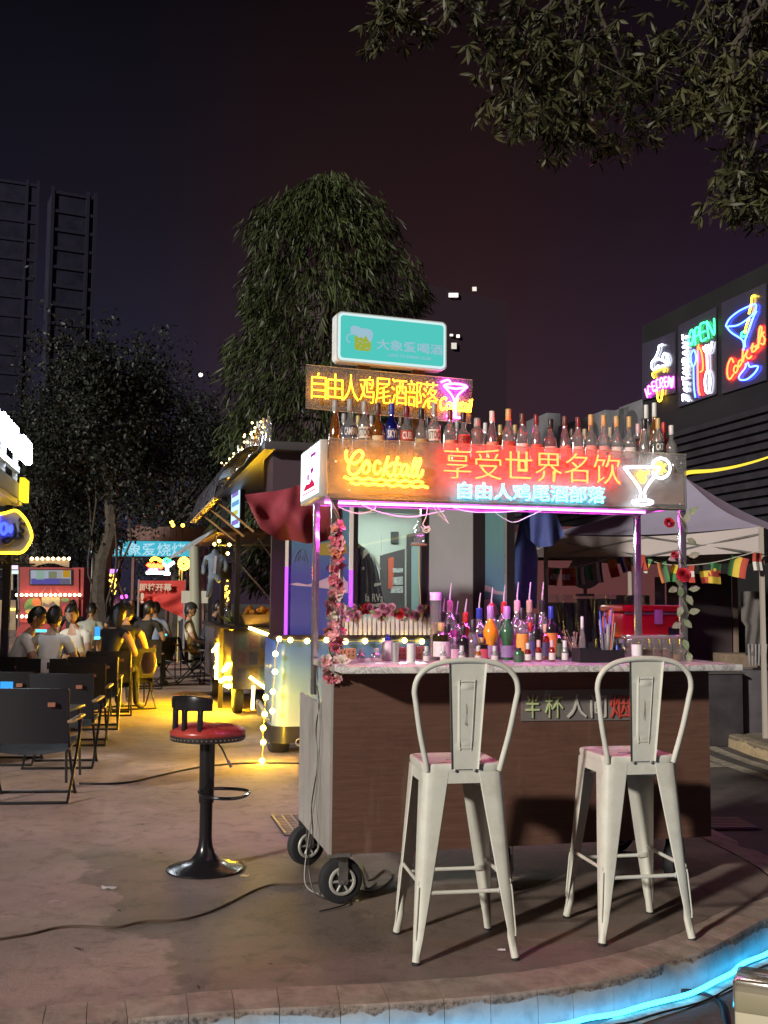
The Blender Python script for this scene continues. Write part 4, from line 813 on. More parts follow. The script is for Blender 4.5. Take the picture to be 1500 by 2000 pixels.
def rose(c, r_, m_, parent, ax=Vector((0, -1, .35))):
    mb = MB(); ax = ax.normalized(); s_ = ax.orthogonal().normalized(); q_ = ax.cross(s_)
    for lay in range(4):
        n_ = 3 + lay; rr = r_ * (.3 + .24 * lay)
        for k in range(n_):
            t0 = 2 * math.pi * k / n_ + lay * .5
            def fn(a, b, rr=rr, t0=t0, n_=n_, lay=lay):
                th = t0 + (a - .5) * 2 * math.pi / n_ * 1.35; rad = rr * (.35 + .65 * b ** .7) * (1 + .12 * (1 - (2 * a - 1) ** 2)); return c + (s_ * math.cos(th) + q_ * math.sin(th)) * rad + ax * (r_ * (.8 - .2 * lay) * b * (1 - .15 * (2 * a - 1) ** 2) - r_ * .35)
            mb.grid(fn, 4, 3)
    return mb.build('rose', m_, parent, True)
for u, v, r_ in ((1336, 1122, .036), (1308, 1020, .026), (1318, 1083, .018)): rose(brow(-.03).px(u, v), r_, rosem, rvn)

# ================================================================== STOOLS
cream = mat('cream_painted_steel', (.66, .65, .58), .38, var=.07, vscale=7, bump=.03, bscale=90)
wear(cream, (.30, .22, .13), 26, .66, .72, .55); wear(cream, (.42, .37, .28), 5, .52, .70, .4)
def metal_stool(loc, yaw, label):
    """backrest towards the viewer (-y)"""
    t = thing('metal_bar_stool', label, 'bar stool', loc, yaw, 'white metal bar stools at the bar'); SH_ = .76; hs = .163
    # seat pan: rounded square, dished
    def rsq(h, r_, n_=6):
        pts = []
        for cx, cy, a0 in ((h - r_, h - r_, 0), (-h + r_, h - r_, 90), (-h + r_, -h + r_, 180), (h - r_, -h + r_, 270)):
            for k in range(n_ + 1): a = R(a0 + 90 * k / n_); pts.append((cx + r_ * math.cos(a), cy + r_ * math.sin(a)))
        return pts
    rings = [(hs - .001, .05, SH_ - .034), (hs + .002, .05, SH_ - .012), (hs, .05, SH_ - .003), (hs - .008, .045, SH_), (hs - .02, .04, SH_ - .002), (hs - .03, .035, SH_ - .006), (.06, .03, SH_ - .008)]
    vs = []; L = 0
    for h, r_, z in rings:
        p = rsq(h, r_); L = len(p); vs += [(x, y, z) for x, y in p]
    fs = [(i * L + k, i * L + (k + 1) % L, (i + 1) * L + (k + 1) % L, (i + 1) * L + k) for i in range(len(rings) - 1) for k in range(L)]; fs.append(tuple((len(rings) - 1) * L + k for k in range(L)))
    seat = MB().add(vs, fs).build('seat', cream, t)
    MB().box((-.035, -.005, SH_ - .0085), (.035, .005, SH_ - .0072)).build('grip_slot', black_pl, seat)
    # apron skirts
    for a in range(4):
        mb = MB(); m_ = Matrix.Rotation(a * math.pi / 2, 4, 'Z')
        for q in ([(-hs + .03, -hs + .0012, SH_ - .034), (hs - .03, -hs + .0012, SH_ - .034), (hs - .06, -hs - .0015, SH_ - .078), (-hs + .06, -hs - .0015, SH_ - .078)],): mb.add([m_ @ Vector(p) for p in q] + [m_ @ (Vector(p) + Vector((0, .004, 0))) for p in q], [(0, 1, 2, 3), (7, 6, 5, 4), (0, 4, 5, 1), (1, 5, 6, 2), (2, 6, 7, 3), (3, 7, 4, 0)])
        mb.build('apron', cream, t)
    # legs: pressed channels, wide at the top
    fh = .212
    for sx_ in (-1, 1):
        for sy_ in (-1, 1):
            n_ = 10; vs = []
            top = Vector((sx_ * hs, sy_ * hs, SH_ - .034)); bot = Vector((sx_ * fh, sy_ * fh, .022)); K = 9
            for i in range(n_ + 1):
                f_ = i / n_; c = top.lerp(bot, f_); arm = .078 * (1 - f_) ** .9 + .022; rad = min(arm * .8, .032)
                if i == n_: arm = .02
                for k in range(K):
                    # L-profile with a rounded outer corner
                    s_ = k / (K - 1)
                    if s_ < .3: q = Vector((-(arm) + (arm - rad) * s_ / .3, 0, 0))
                    elif s_ > .7: q = Vector((0, -rad - (arm - rad) * (s_ - .7) / .3, 0))
                    else: a = math.pi / 2 * (1 - (s_ - .3) / .4); q = Vector((-rad + rad * math.cos(a), -rad + rad * math.sin(a), 0))
                    vs.append(c + Vector((q.x * sx_, q.y * sy_, 0)))
            fs = [(i * K + k, i * K + k + 1, (i + 1) * K + k + 1, (i + 1) * K + k) for i in range(n_) for k in range(K - 1)]
            # inner skin for thickness
            o = len(vs); inn = Vector((-sx_ * .0035, -sy_ * .0035, 0)); vs2 = [v + inn for v in vs]; fs += [tuple(i + o for i in reversed(f)) for f in fs]
            E_ = [(i * K, (i + 1) * K) for i in range(n_)] + [((i + 1) * K + K - 1, i * K + K - 1) for i in range(n_)]
            fs += [(a, b, b + o, a + o) for a, b in E_]
            leg = MB().add(vs + vs2, fs).build('leg', cream, t)
            c = bot + Vector((-sx_ * .012, -sy_ * .012, 0))
            MB().tube([Vector((c.x, c.y, .010)), c.lerp(top, .09) + Vector((-sx_ * .009, -sy_ * .009, 0)), c.lerp(top, .22) + Vector((-sx_ * .010, -sy_ * .010, 0))], [.0165, .0165, .010], 12).build('foot_tube', cream, leg)
            MB().lathe([(.016, 0), (.017, .003), (.016, .013)], 12).build('rubber_foot', rubber, leg, loc=(c.x, c.y, 0))
            # pressed rib on the outer corner
            r0 = top.lerp(bot, .62); r1 = top.lerp(bot, .9); d_ = Vector((sx_, sy_, 0)).normalized() * -.004
            MB().tube([r0 + d_ * 2.2, r0.lerp(r1, .1) + d_ * 1.7, r0.lerp(r1, .9) + d_ * 1.6, r1 + d_ * 2.2], .0032, 6).build('rib', cream, leg)
    # stretchers
    zr = .27; f_ = (SH_ - zr) / SH_; rr = hs + (fh - hs) * f_ - .012
    for a, z in ((0, .265), (1, .30), (2, .265), (3, .30)):
        m_ = Matrix.Rotation(a * math.pi / 2, 4, 'Z'); P = [m_ @ Vector((x, -rr, z)) for x in (-rr, -rr + .045, -rr + .055, rr - .055, rr - .045, rr)]
        mb = MB().tube(P[1:5], [.0095, .0078, .0078, .0095], 8); mb.tube(P[:2], .012, 8, flat=(1, .5)); mb.tube(P[4:], .012, 8, flat=(1, .5)); mb.build('stretcher', cream, t)
    # cross braces under the seat
    for s_ in (-1, 1): MB().tube([(-hs + .012, -s_ * (hs - .012), SH_ - .11), (0, 0, SH_ - .075 - .012 * (s_ > 0)), (hs - .012, s_ * (hs - .012), SH_ - .11)], .008, 6, flat=(1, .6)).build('cross_brace', cream, t)
    # back hoop
    by0 = -hs - .004
    H_ = [(-.150, by0 + .014, SH_ - .03), (-.157, by0 + .004, SH_ + .01), (-.183, by0 - .012, SH_ + .12), (-.205, by0 - .03, SH_ + .245), (-.212, by0 - .036, SH_ + .295), (-.198, by0 - .042, SH_ + .345), (-.155, by0 - .046, SH_ + .385), (-.09, by0 - .049, SH_ + .405), (0, by0 - .052, SH_ + .412)]
    H_ = H_ + [(-x, y, z) for x, y, z in reversed(H_[:-1])]
    MB().tube(crom(H_, 4), .0115, 10).build('back_hoop', cream, t)
    # splat: tapered sheet with rolled edges and pressed panel
    def spl(a, b):
        z = SH_ - .022 + .425 * b; y = by0 - .006 - .046 * b; wd = (.056 + .022 * b); x = (a * 2 - 1) * wd
        ed = .009 if a in (0, 1) else 0
        return Vector((x, y - ed + .0, z))
    ts = [0, .04, .06, .24, .27, .73, .76, .94, .96, 1]; vs = []; nb = 26
    for j in range(nb + 1):
        b = j / nb
        for a in ts:
            p = spl(a, b)
            if .27 <= a <= .73 and .20 < b < .83: p.y += -.0035 if (.25 < b < .78) else 0
            if a in (.24, .76) and .20 < b < .83: p.y += .0015
            vs.append(p)
    K = len(ts); fs = [(j * K + k, j * K + k + 1, (j + 1) * K + k + 1, (j + 1) * K + k) for j in range(nb) for k in range(K - 1)]
    o = len(vs); vs2 = [v + Vector((0, .003, 0)) for v in vs]; fs += [tuple(i + o for i in reversed(f)) for f in fs]
    sp_ = MB().add(vs + vs2, fs).build('back_splat', cream, t)
    # outline of the pressed panel
    def pp(x, b): q = spl(.5, b); return Vector((x, q.y - .0035, q.z))
    MB().tube(crom([pp(-.024, .23), pp(-.031, .79), pp(-.026, .82), pp(.026, .82), pp(.031, .79), pp(.024, .23), pp(.019, .20), pp(-.019, .20)], 3, True), .0018, 5, closed=True).build('pressed_rim', cream, sp_)
    mb = MB().add([pp(-.006, .42), pp(.008, .40), pp(.007, .5), pp(.003, .60), pp(-.003, .62), pp(-.002, .5)], [(0, 1, 2, 3, 4, 5)]); mb.build('worn_sticker', mat('sticker_residue', (.50, .46, .30), .7, var=.2, vscale=50), sp_)
    for x, y, z in ((-.04, by0 - .004, SH_ - .026), (.04, by0 - .004, SH_ - .026), (-.150, by0 + .010, SH_ - .024), (.150, by0 + .010, SH_ - .024)): MB().ball((x, y, z), .0065, 8, 6).build('screw', steel, t)
    return t
metal_stool((.300, 4.53, 0), .176, 'white metal bar stool with back, left of the pair at the bar')
metal_stool((1.068, 4.79, 0), .2, 'white metal bar stool with back, right of the pair at the bar')
# padded swivel stool
sp = G(400, 1699); t = thing('padded_bar_stool', 'black pedestal bar stool with red padded seat and low curved back', 'bar stool', (sp.x, sp.y, 0), R(236))
blk = mat('black_lacquer', (.014, .013, .015), .22, var=.2, vscale=4)
MB().lathe([(.197, 0), (.2, .004), (.199, .010), (.185, .017), (.13, .030), (.075, .055), (.05, .085), (.038, .125), (.034, .16)], 40).build('base', blk, t)
MB().lathe([(.0335, .13), (.0335, .36), (.034, .362)], 20).build('lower_column', blk, t)
MB().lathe([(.038, .345), (.040, .35), (.040, .66)], 20).build('column', blk, t)
fr_ = crom([(-.03, .03, .405), (.0, .08, .403), (.06, .13, .398), (.14, .14, .395), (.2, .1, .393), (.22, 0, .392), (.2, -.1, .393), (.14, -.14, .395), (.06, -.13, .398), (0, -.08, .403), (-.03, -.03, .405)], 4)
mb = MB().tube([Matrix.Rotation(R(112), 3, 'Z') @ p * 1.0 for p in fr_], .009, 8); mb.build('foot_ring', mat('dark_chrome', (.10, .10, .11), .15, .9), t)
seat = MB().lathe([(.17, .668), (.192, .672), (.196, .682), (.196, .70)], 40).build('seat_band', mat('black_vinyl', (.03, .025, .025), .45), t)
for k in range(52): a = 2 * math.pi * k / 52; MB().ball((.197 * math.cos(a), .197 * math.sin(a), .686), .0045, 5, 4).build('stud', mat('brass_stud', (.45, .38, .25), .35, .8), seat)
MB().lathe([(.194, .70), (.198, .708), (.196, .722), (.18, .738), (.14, .750), (.07, .757), (.001, .758)], 40).build('seat_pad', mat('red_vinyl', (.36, .045, .035), .28, var=.25, vscale=3), t)
# curved back
def bk(th, z, rr): return (rr * math.cos(R(th)), rr * math.sin(R(th)), z)
vs = []; nb = 14
for i in range(nb + 1):
    th = -50 + 100 * i / nb; up = .012 * math.cos(R(th * 1.8))
    for rr, z in ((.165, .838), (.165, .89), (.172, .90 + up), (.187, .897 + up), (.192, .88), (.19, .842), (.18, .835)): vs.append(bk(th, z, rr))
K = 7; fs = [(i * K + k, i * K + (k + 1) % K, (i + 1) * K + (k + 1) % K, (i + 1) * K + k) for i in range(nb) for k in range(K)] + [tuple(range(K)), tuple(nb * K + k for k in range(K))]
MB().add(vs, fs).build('backrest', blk, t)
for th in (-30, 0, 30): c = Vector(bk(th, 0, .175)); MB().box((c.x - .011, c.y - .011, .70), (c.x + .011, c.y + .011, .84), .002).build('back_post', blk, t)
MB().tube(crom([(.05, -.05, .655), (.07, -.08, .62), (.09, -.11, .57), (.10, -.12, .55)], 3), .005, 6).tube([(.09, -.112, .572), (.105, -.128, .542)], .008, 7).build('lift_lever', black_pl, t)
for o in [x for x in C.objects if x.parent == t and x.name.startswith('lift_lever')]: o.rotation_euler = (0, 0, R(142))

# cables and litter on the plaza
cord_m = mat('brown_cord', (.10, .065, .045), .6)
tag(MB().tube(crom([G(u, v, .006) for u, v in ((-30, 1838), (0, 1834), (60, 1824), (110, 1812), (160, 1809), (225, 1811), (280, 1800), (345, 1797), (400, 1784), (450, 1762), (490, 1742), (530, 1728), (580, 1727), (640, 1722))], 5), .0055, 6).build('extension_cord', cord_m), 'brown cord snaking across the plaza from the bar cart', 'cord')
tag(MB().tube(crom([G(u, v, .008) for u, v in ((155, 1530), (190, 1531), (250, 1528), (310, 1515), (380, 1500), (440, 1493), (500, 1490), (585, 1491))], 5), .008, 6).build('power_cable', black_pl), 'thick black cable across the plaza behind the padded stool', 'cable')
tag(MB().tube(crom([G(u, v, .006) for u, v in ((690, 1735), (730, 1742), (765, 1715), (750, 1700), (720, 1720), (705, 1690), (712, 1735), (735, 1725))], 5), .004, 6).build('tangled_wire', mat('dark_wire', (.06, .05, .045), .6)), 'tangle of thin dark wire under the bar cart', 'wire')
tag(MB().tube(crom([G(u, v, -.122) for u, v in ((1300, 1935), (1350, 1936), (1385, 1945), (1408, 1965), (1415, 1995), (1425, 2030))], 5), .008, 6).build('road_cable', black_pl), 'black cable looping on the road below the kerb', 'cable')
for i, (u, v, sz, cc, ll) in enumerate(((212, 1735, .05, (.6, .6, .62), 'crumpled clear wrapper on the plaza left of the padded stool'), (478, 1711, .03, (.7, .6, .3), 'yellow scrap of paper right of the padded stool base'), (693, 1760, .03, (.5, .42, .25), 'small tan sponge beside the front cart wheel'), (979, 1856, .022, (.7, .7, .66), 'white chip of litter between the two metal stools'), (1126, 1655, .03, (.7, .6, .3), 'pale scrap under the middle of the bar cart'), (1012, 1733, .02, (.7, .65, .6), 'white scrap behind the left metal stool'))):
    p = G(u, v, .004); rnd = random.Random(i); mb = MB(); n_ = 5
    mb.grid(lambda a, b: Vector((p.x + (a - .5) * sz * 1.4 + rnd.uniform(-.1, .1) * sz, p.y + (b - .5) * sz * .8 + rnd.uniform(-.1, .1) * sz, .004 + abs(rnd.gauss(0, .12)) * sz)), n_, n_)
    tag(mb.build('litter_scrap', mat('litter_%d' % i, cc, .5)), ll, 'litter')
rnd = random.Random(61); flm = mat('dead_leaf', (.07, .045, .03), .8, var=.3, vscale=50)
for i in range(10):
    q = G(rnd.uniform(20, 760), 1925 - i * 38 + rnd.uniform(-10, 10), .004); V, F = [], []; a_ = rnd.uniform(0, 6.28); add_leaf(V, F, Vector((0, 0, .004)), Vector((math.cos(a_), math.sin(a_), .05)), rnd.uniform(.025, .06), rnd.uniform(.01, .02), Vector((0, 0, 1)))
    tag(MB().add(V, F).build('fallen_leaf', flm, loc=q), 'small dead brown leaf on the paving, %s nearest to the viewer' % ordn(i), 'leaf', 'dead leaves on the paving')
# small floor grille behind the cart wheel
p = G(575, 1612); t = thing('floor_grille', 'perforated metal floor grille behind the left cart wheels', 'grille', (p.x + .05, p.y, .004), BYAW)
MB().box((-.16, -.3, 0), (.16, .3, .004)).build('frame', mat('grille_bed', (.03, .028, .03), .7), t)
gm = mat('grille_metal', (.33, .27, .25), .5, .4)
for i in range(12): MB().box((-.155, -.29 + i * .05, .004), (.155, -.275 + i * .05, .012)).build('bar', gm, t)
for i in range(6): MB().box((-.158 + i * .06, -.295, .0125), (-.145 + i * .06, .295, .016)).build('cross_bar', gm, t)
# plastic-wrapped box at the lower right corner
t = thing('wrapped_box', 'plastic-wrapped cream box at the bottom right corner', 'box', (1.02, 2.86, 0), .22)
p = t.location
a = D(1433, 1912, 3.05)
t.location = (a.x, a.y, -.135); BASE[t.name] = Matrix.Translation(t.location) @ Matrix.Rotation(-.42, 4, 'Z'); t.rotation_euler = (0, 0, -.42)
hz = a.z + .135
MB().box((0, 0, 0), (.5, .13, hz - .03), .01).build('carton', mat('cream_board', (.50, .45, .32), .5), t)
MB().box((-.004, -.004, hz - .09), (.504, .134, hz), .012).build('plastic_wrap', sheet('wrap_film', (.9, .88, .8), .25, (.6, .55, .42), .14, .12), t)

# ================================================================== COCKTAIL TRAILER
TO, TYAW = Vector((-1.05, 9.85, 0)), .2446
TM = Matrix.Translation(TO) @ Matrix.Rotation(TYAW, 4, 'Z')
def tw(x, y, z=0.): return TM @ Vector((x, y, z))
def tl(p): return TM.inverted() @ Vector(p)
tp = Plane(tw(0, 0), TYAW)
def TX(u, v=1150, off=0.): return tl(tp.px(u, v, off))
tr = thing('cocktail_trailer', 'blue food trailer with mountain mural and serving window behind the bar cart', 'food trailer', TO, TYAW)
TWD, TLN = TX(1003).x, .6
dkfr = mat('dark_frame', (.022, .016, .020), .35)
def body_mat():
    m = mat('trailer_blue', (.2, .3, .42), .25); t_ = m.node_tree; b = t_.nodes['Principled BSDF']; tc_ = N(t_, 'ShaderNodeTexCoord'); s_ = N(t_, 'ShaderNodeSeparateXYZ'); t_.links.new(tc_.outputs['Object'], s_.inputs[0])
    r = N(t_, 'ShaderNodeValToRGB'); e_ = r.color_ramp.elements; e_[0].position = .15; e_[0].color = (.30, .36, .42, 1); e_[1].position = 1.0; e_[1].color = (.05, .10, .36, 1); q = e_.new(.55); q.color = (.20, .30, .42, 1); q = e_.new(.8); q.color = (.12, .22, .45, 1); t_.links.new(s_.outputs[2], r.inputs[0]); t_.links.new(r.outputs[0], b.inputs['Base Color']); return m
tblue = body_mat()
# lower body with rounded near-left corner
def rpoly(x0, x1, y0, y1, r_):
    p = [(x0 + r_ - r_ * math.sin(R(a)), y0 + r_ - r_ * math.cos(R(a))) for a in range(90, -1, -15)]
    return [(x0, y1)] + p + [(x1 - r_ + r_ * math.sin(R(a)), y0 + r_ - r_ * math.cos(R(a))) for a in range(0, 91, 15)] + [(x1, y1)]
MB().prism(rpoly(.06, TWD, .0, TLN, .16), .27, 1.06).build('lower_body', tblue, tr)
MB().prism(rpoly(.05, TWD + .01, -.012, TLN, .17), .12, .27).build('bumper', mat('bumper_black', (.02, .02, .025), .3), tr)
MB().box((.04, -.05, 1.06), (TWD, .3, 1.10), .004).build('sill', dkfr, tr)
for x in (.16, TWD - .2):
    for y in (.32,):
        w_ = MB().lathe([(.10, -.09), (.19, -.085), (.2, -.06), (.2, .06), (.19, .085), (.10, .09)], 28, axis='X').build('wheel', rubber, tr, loc=(x, y, .2)); MB().lathe([(.02, -.095), (.11, -.088), (.125, -.093), (.13, -.07)], 24, axis='X').build('chrome_rim', steel, w_)
MB().tube(crom([(.02, .1, .32), (-.02, .25, .45), (-.02, .45, .45), (.02, .6, .32)], 4), .02, 8).build('mudguard', steel, tr)
MB().tube([Vector((.3 + .03 * math.cos(a / 8 * math.pi * 2), -.02, .13 + .03 * math.sin(a / 8 * math.pi * 2))) for a in range(9)], .006, 6).build('tow_ring', steel, tr)
# upper frame
def col(u0, u1, z0, z1, nm, m_, y0=-.01, y1=.05): a, b = TX(u0).x, TX(u1).x; return MB().box((a, y0, z0), (b, y1, z1)).build(nm, m_, tr, smooth=False)
col(529, 555, 1.10, 2.42, 'corner_post', dkfr, -.02, .06); col(690, 698, 1.10, 2.34, 'frame_post', dkfr); col(822, 833, 1.10, 2.34, 'frame_post', dkfr); col(924, 945, 1.10, 2.34, 'frame_post', dkfr); col(986, 1004, .3, 2.42, 'corner_post', dkfr, -.02, .06)
lp_ = emis('led_purple', (.55, .10, 1.0), 1.6); lw_ = mat('led_cover', (.75, .68, .68), .4)
a = TX(555.5).x; MB().box((a, -.022, 1.10), (a + .03, -.01, 1.72)).build('led_strip', lp_, tr, smooth=False); MB().box((a, -.022, 1.72), (a + .03, -.01, 2.34)).build('led_cover', lw_, tr, smooth=False)
a = TX(681).x; MB().box((a, -.022, 1.10), (a + .035, -.01, 1.70)).build('led_strip', lp_, tr, smooth=False); MB().box((a, -.022, 1.70), (a + .035, -.01, 2.34)).build('led_cover', lw_, tr, smooth=False)
a = TX(984).x; MB().box((a, -.03, 1.10), (a + .022, -.021, 2.34)).build('steel_trim', steel, tr, smooth=False)
def mural(u0, u1, nm, cols, peak):
    x0, x1 = TX(u0).x, TX(u1).x; o = MB().box((x0, .0, 1.10), (x1, .03, 2.34)).build(nm, cols, tr, smooth=False); return o, x0, x1
def mural_mat(nm, lo, hi):
    m = mat(nm, lo, .35); t_ = m.node_tree; b = t_.nodes['Principled BSDF']; tc_ = N(t_, 'ShaderNodeTexCoord'); s_ = N(t_, 'ShaderNodeSeparateXYZ'); t_.links.new(tc_.outputs['Object'], s_.inputs[0]); r = N(t_, 'ShaderNodeValToRGB'); mp = N(t_, 'ShaderNodeMapRange'); mp.inputs[1].default_value = 1.1; mp.inputs[2].default_value = 2.3; t_.links.new(s_.outputs[2], mp.inputs[0]); t_.links.new(mp.outputs[0], r.inputs[0])
    r.color_ramp.elements[0].position = .45; r.color_ramp.elements[0].color = (*lo, 1); r.color_ramp.elements[1].position = .75; r.color_ramp.elements[1].color = (*hi, 1); t_.links.new(r.outputs[0], b.inputs['Base Color']); return m
mu, x0, x1 = mural(562, 681, 'mural_panel', mural_mat('mural_blue', (.06, .08, .33), (.10, .20, .30)), 1)
cl_m = mat('mural_cloud', (.50, .36, .48), .5)
def shape(poly, nm, m_, par, y=-.003): MB().add([(x, y, z) for x, z in poly] + [(x, y + .002, z) for x, z in poly], [tuple(range(len(poly))), tuple(range(2 * len(poly) - 1, len(poly) - 1, -1))] + [(i, (i + 1) % len(poly), (i + 1) % len(poly) + len(poly), i + len(poly)) for i in range(len(poly))]).build(nm, m_, par, smooth=False)
def tpx(u, v): q = TX(u, v); return (q.x, q.z)
MB().tube(crom([(p[0], -.004, p[1]) for p in [tpx(u, v) for u, v in ((572, 1098), (580, 1080), (588, 1073), (594, 1078), (600, 1098))]], 3), .004, 5).tube(crom([(p[0], -.004, p[1]) for p in [tpx(u, v) for u, v in ((580, 1096), (584, 1082), (588, 1094), (592, 1084), (594, 1096))]], 3), .003, 5).build('mountain_outline', mat('mural_line', (.12, .16, .22), .5), mu)
shape([tpx(u, v) for u, v in ((563, 1141), (580, 1138), (600, 1142), (615, 1138), (640, 1128), (655, 1118), (668, 1122), (676, 1135), (680, 1137), (680, 1158), (660, 1160), (640, 1150), (610, 1146), (580, 1144))], 'cloud', cl_m, mu)
shape([tpx(u, v) for u, v in ((612, 1065), (645, 1058), (676, 1063), (678, 1080), (645, 1085), (612, 1084))], 'gold_plaque', mat('plaque', (.33, .24, .05), .5), mu)
mu, x0, x1 = mural(945, 985, 'mural_panel', mural_mat('mural_teal', (.12, .22, .34), (.14, .28, .30)), 0)
shape([tpx(u, v) for u, v in ((945, 1142), (958, 1146), (970, 1154), (984, 1156), (984, 1162), (965, 1160), (950, 1154), (945, 1156))], 'cloud', cl_m, mu); shape([tpx(u, v) for u, v in ((945, 1172), (958, 1170), (968, 1178), (975, 1200), (945, 1210))], 'cloud', cl_m, mu)
# window glass + frosted leaf + inside
x0, x1 = TX(833).x, TX(924).x; MB().box((x0, .01, 1.10), (x1, .02, 2.34)).build('frosted_pane', mat('frosted_glass', (.40, .40, .42), .35, var=.06, vscale=2), tr, smooth=False)
x0, x1 = TX(698).x, TX(822).x; MB().box((x0, .012, 1.10), (x1, .018, 2.34)).build('window_pane', sheet('window_glass', (.93, .96, .95), .02, (.7, .7, .7), .05), tr, smooth=False)
room = mat('trailer_inside', (.52, .54, .48), .6); xi0, xi1, yi = TX(690).x - .25, TX(924).x, 1.75
MB().box((xi0, yi, 1.0), (xi1, yi + .02, 2.42)).build('inner_wall', room, tr, smooth=False); MB().box((xi0 - .02, .06, 1.0), (xi0, yi, 2.42)).build('inner_wall', room, tr, smooth=False); MB().box((xi1, .06, 1.0), (xi1 + .02, yi, 2.42)).build('inner_wall', room, tr, smooth=False); MB().box((xi0, .06, 2.40), (xi1, yi, 2.42)).build('inner_ceiling', room, tr, smooth=False); MB().box((xi0, .06, 1.0), (xi1, yi, 1.02)).build('inner_floor', dkfr, tr, smooth=False)
for y in (.55, .75): MB().box((xi0 + .45, y, 2.375), (xi0 + 1.0, y + .03, 2.395)).build('ceiling_tube', emis('tube_white', (.85, 1, .92), 200.), tr)
wp = Plane(tw(0, yi - .01), TYAW)
def inw(quads, nm, m_, off=0., th=.012):
    o = None
    for q in quads: o = MB().slab(wp, [wp.px(u, v) for u, v in q], off, th).build(nm, m_, tr, True, smooth=False)
    return o
inw([[(742, 1085), (790, 1072), (790, 1200), (742, 1200)]], 'inner_door', mat('inner_door', (.05, .035, .04), .5))
inw([[(757, 1090), (768, 1088), (768, 1150), (757, 1150)]], 'red_curtain', mat('red_curtain', (.55, .08, .03), .6), .014)
inw([[(766, 1110), (786, 1110), (786, 1118), (766, 1118)], [(764, 1128), (786, 1126), (786, 1142), (764, 1142)], [(764, 1145), (786, 1145), (786, 1158), (762, 1158)]], 'notice', mat('notice_paper', (.45, .45, .45), .7, var=.4, vscale=40), .014)
inw([[(763, 1039), (776, 1039), (776, 1061), (763, 1061)]], 'wall_speaker', black_pl, .0, .06)
inw([[(793, 1045), (820, 1038), (820, 1200), (793, 1200)]], 'door_frame', mat('inner_frame', (.04, .025, .03), .5), .014); inw([[(802, 1060), (817, 1058), (817, 1195), (802, 1195)]], 'door_glass', mat('pale_door', (.30, .40, .40), .3), .028)
inw([[(744, 1045), (746, 1045), (746, 1085), (744, 1085)]], 'wall_trim', mat('trim_light', (.6, .6, .55), .5), .014)
# jacket hanging in the window
ja = thing('hanging_jacket', 'black printed jacket with white lettering hanging inside the trailer window', 'jacket', tw(TX(720).x, .2, 1.1), TYAW)
jp = Plane(tw(0, .16), TYAW)
jpoly = [(697, 1060), (708, 1066), (722, 1080), (734, 1100), (740, 1125), (746, 1160), (752, 1180), (757, 1195), (694, 1195), (694, 1130), (696, 1095)]
def jfold(u, v): return .02 * math.sin(u * .55 + v * .02) + .012 * math.sin(u * 1.3)
bm = bmesh.new(); mb = MB()
def row(v):
    xs = []
    for (a, b) in zip(jpoly, jpoly[1:] + jpoly[:1]):
        if (a[1] - v) * (b[1] - v) <= 0 and a[1] != b[1]: xs.append(a[0] + (b[0] - a[0]) * (v - a[1]) / (b[1] - a[1]))
    return min(xs), max(xs)
mb.grid(lambda a, b: (lambda v: (lambda r_: jp.px(r_[0] + (r_[1] - r_[0]) * a, v, .05 + .05 * math.sin(math.pi * a) + jfold(a * 60, v)))(row(v)))(1062 + 131 * b), 22, 20)
mb.grid(lambda a, b: (lambda v: (lambda r_: jp.px(r_[0] + (r_[1] - r_[0]) * a, v, -.05 * math.sin(math.pi * a)))(row(v)))(1062 + 131 * b), 8, 10)
jk = mb.build('cloth', mat('jacket_black', (.03, .03, .03), .7, var=.5, vscale=14), ja, True)
wl = mat('white_print', (.6, .58, .5), .7)
text_on('la RVa', jp, jp.px(708, 1175), jp.px(742, 1160), 'printed_word', wl, jk, .004, .125)
for q in ([(698, 1080), (708, 1073), (716, 1078), (702, 1094)], [(725, 1140), (738, 1138), (738, 1143), (725, 1146)], [(712, 1183), (744, 1176), (744, 1182), (712, 1190)], [(700, 1108), (706, 1108), (705, 1114), (700, 1114)], [(720, 1086), (724, 1084), (738, 1112), (735, 1114)]): MB().slab(jp, [jp.px(u, v) for u, v in q], .122, .003).build('printed_patch', wl, jk, True, smooth=False)
# hanging bottle shelf in the window
hp = brow(1.6)
q = hp.px(819, 1062); t = thing('hanging_lamp_jar', 'square glass bottle on a small wooden shelf hung in the trailer window', 'bottle', q, BYAW)
MB().box((-.05, -.03, -.012), (.045, .03, 0), .002).build('shelf', pale_wood, t); MB().lathe([(.03, .001), (.032, .004), (.032, .10), (.014, .125), (.012, .17), (.014, .175)], 14, sq=.6).build('glass', GL['clear'], t); MB().tube([(0, 0, -.012), (.0, 0, -.2), (.01, 0, -.38)], .003, 5).tube([(0, 0, .17), (0, 0, .3)], .002, 4).build('cord', mat('yellow_cord', (.6, .45, .12), .6), t)
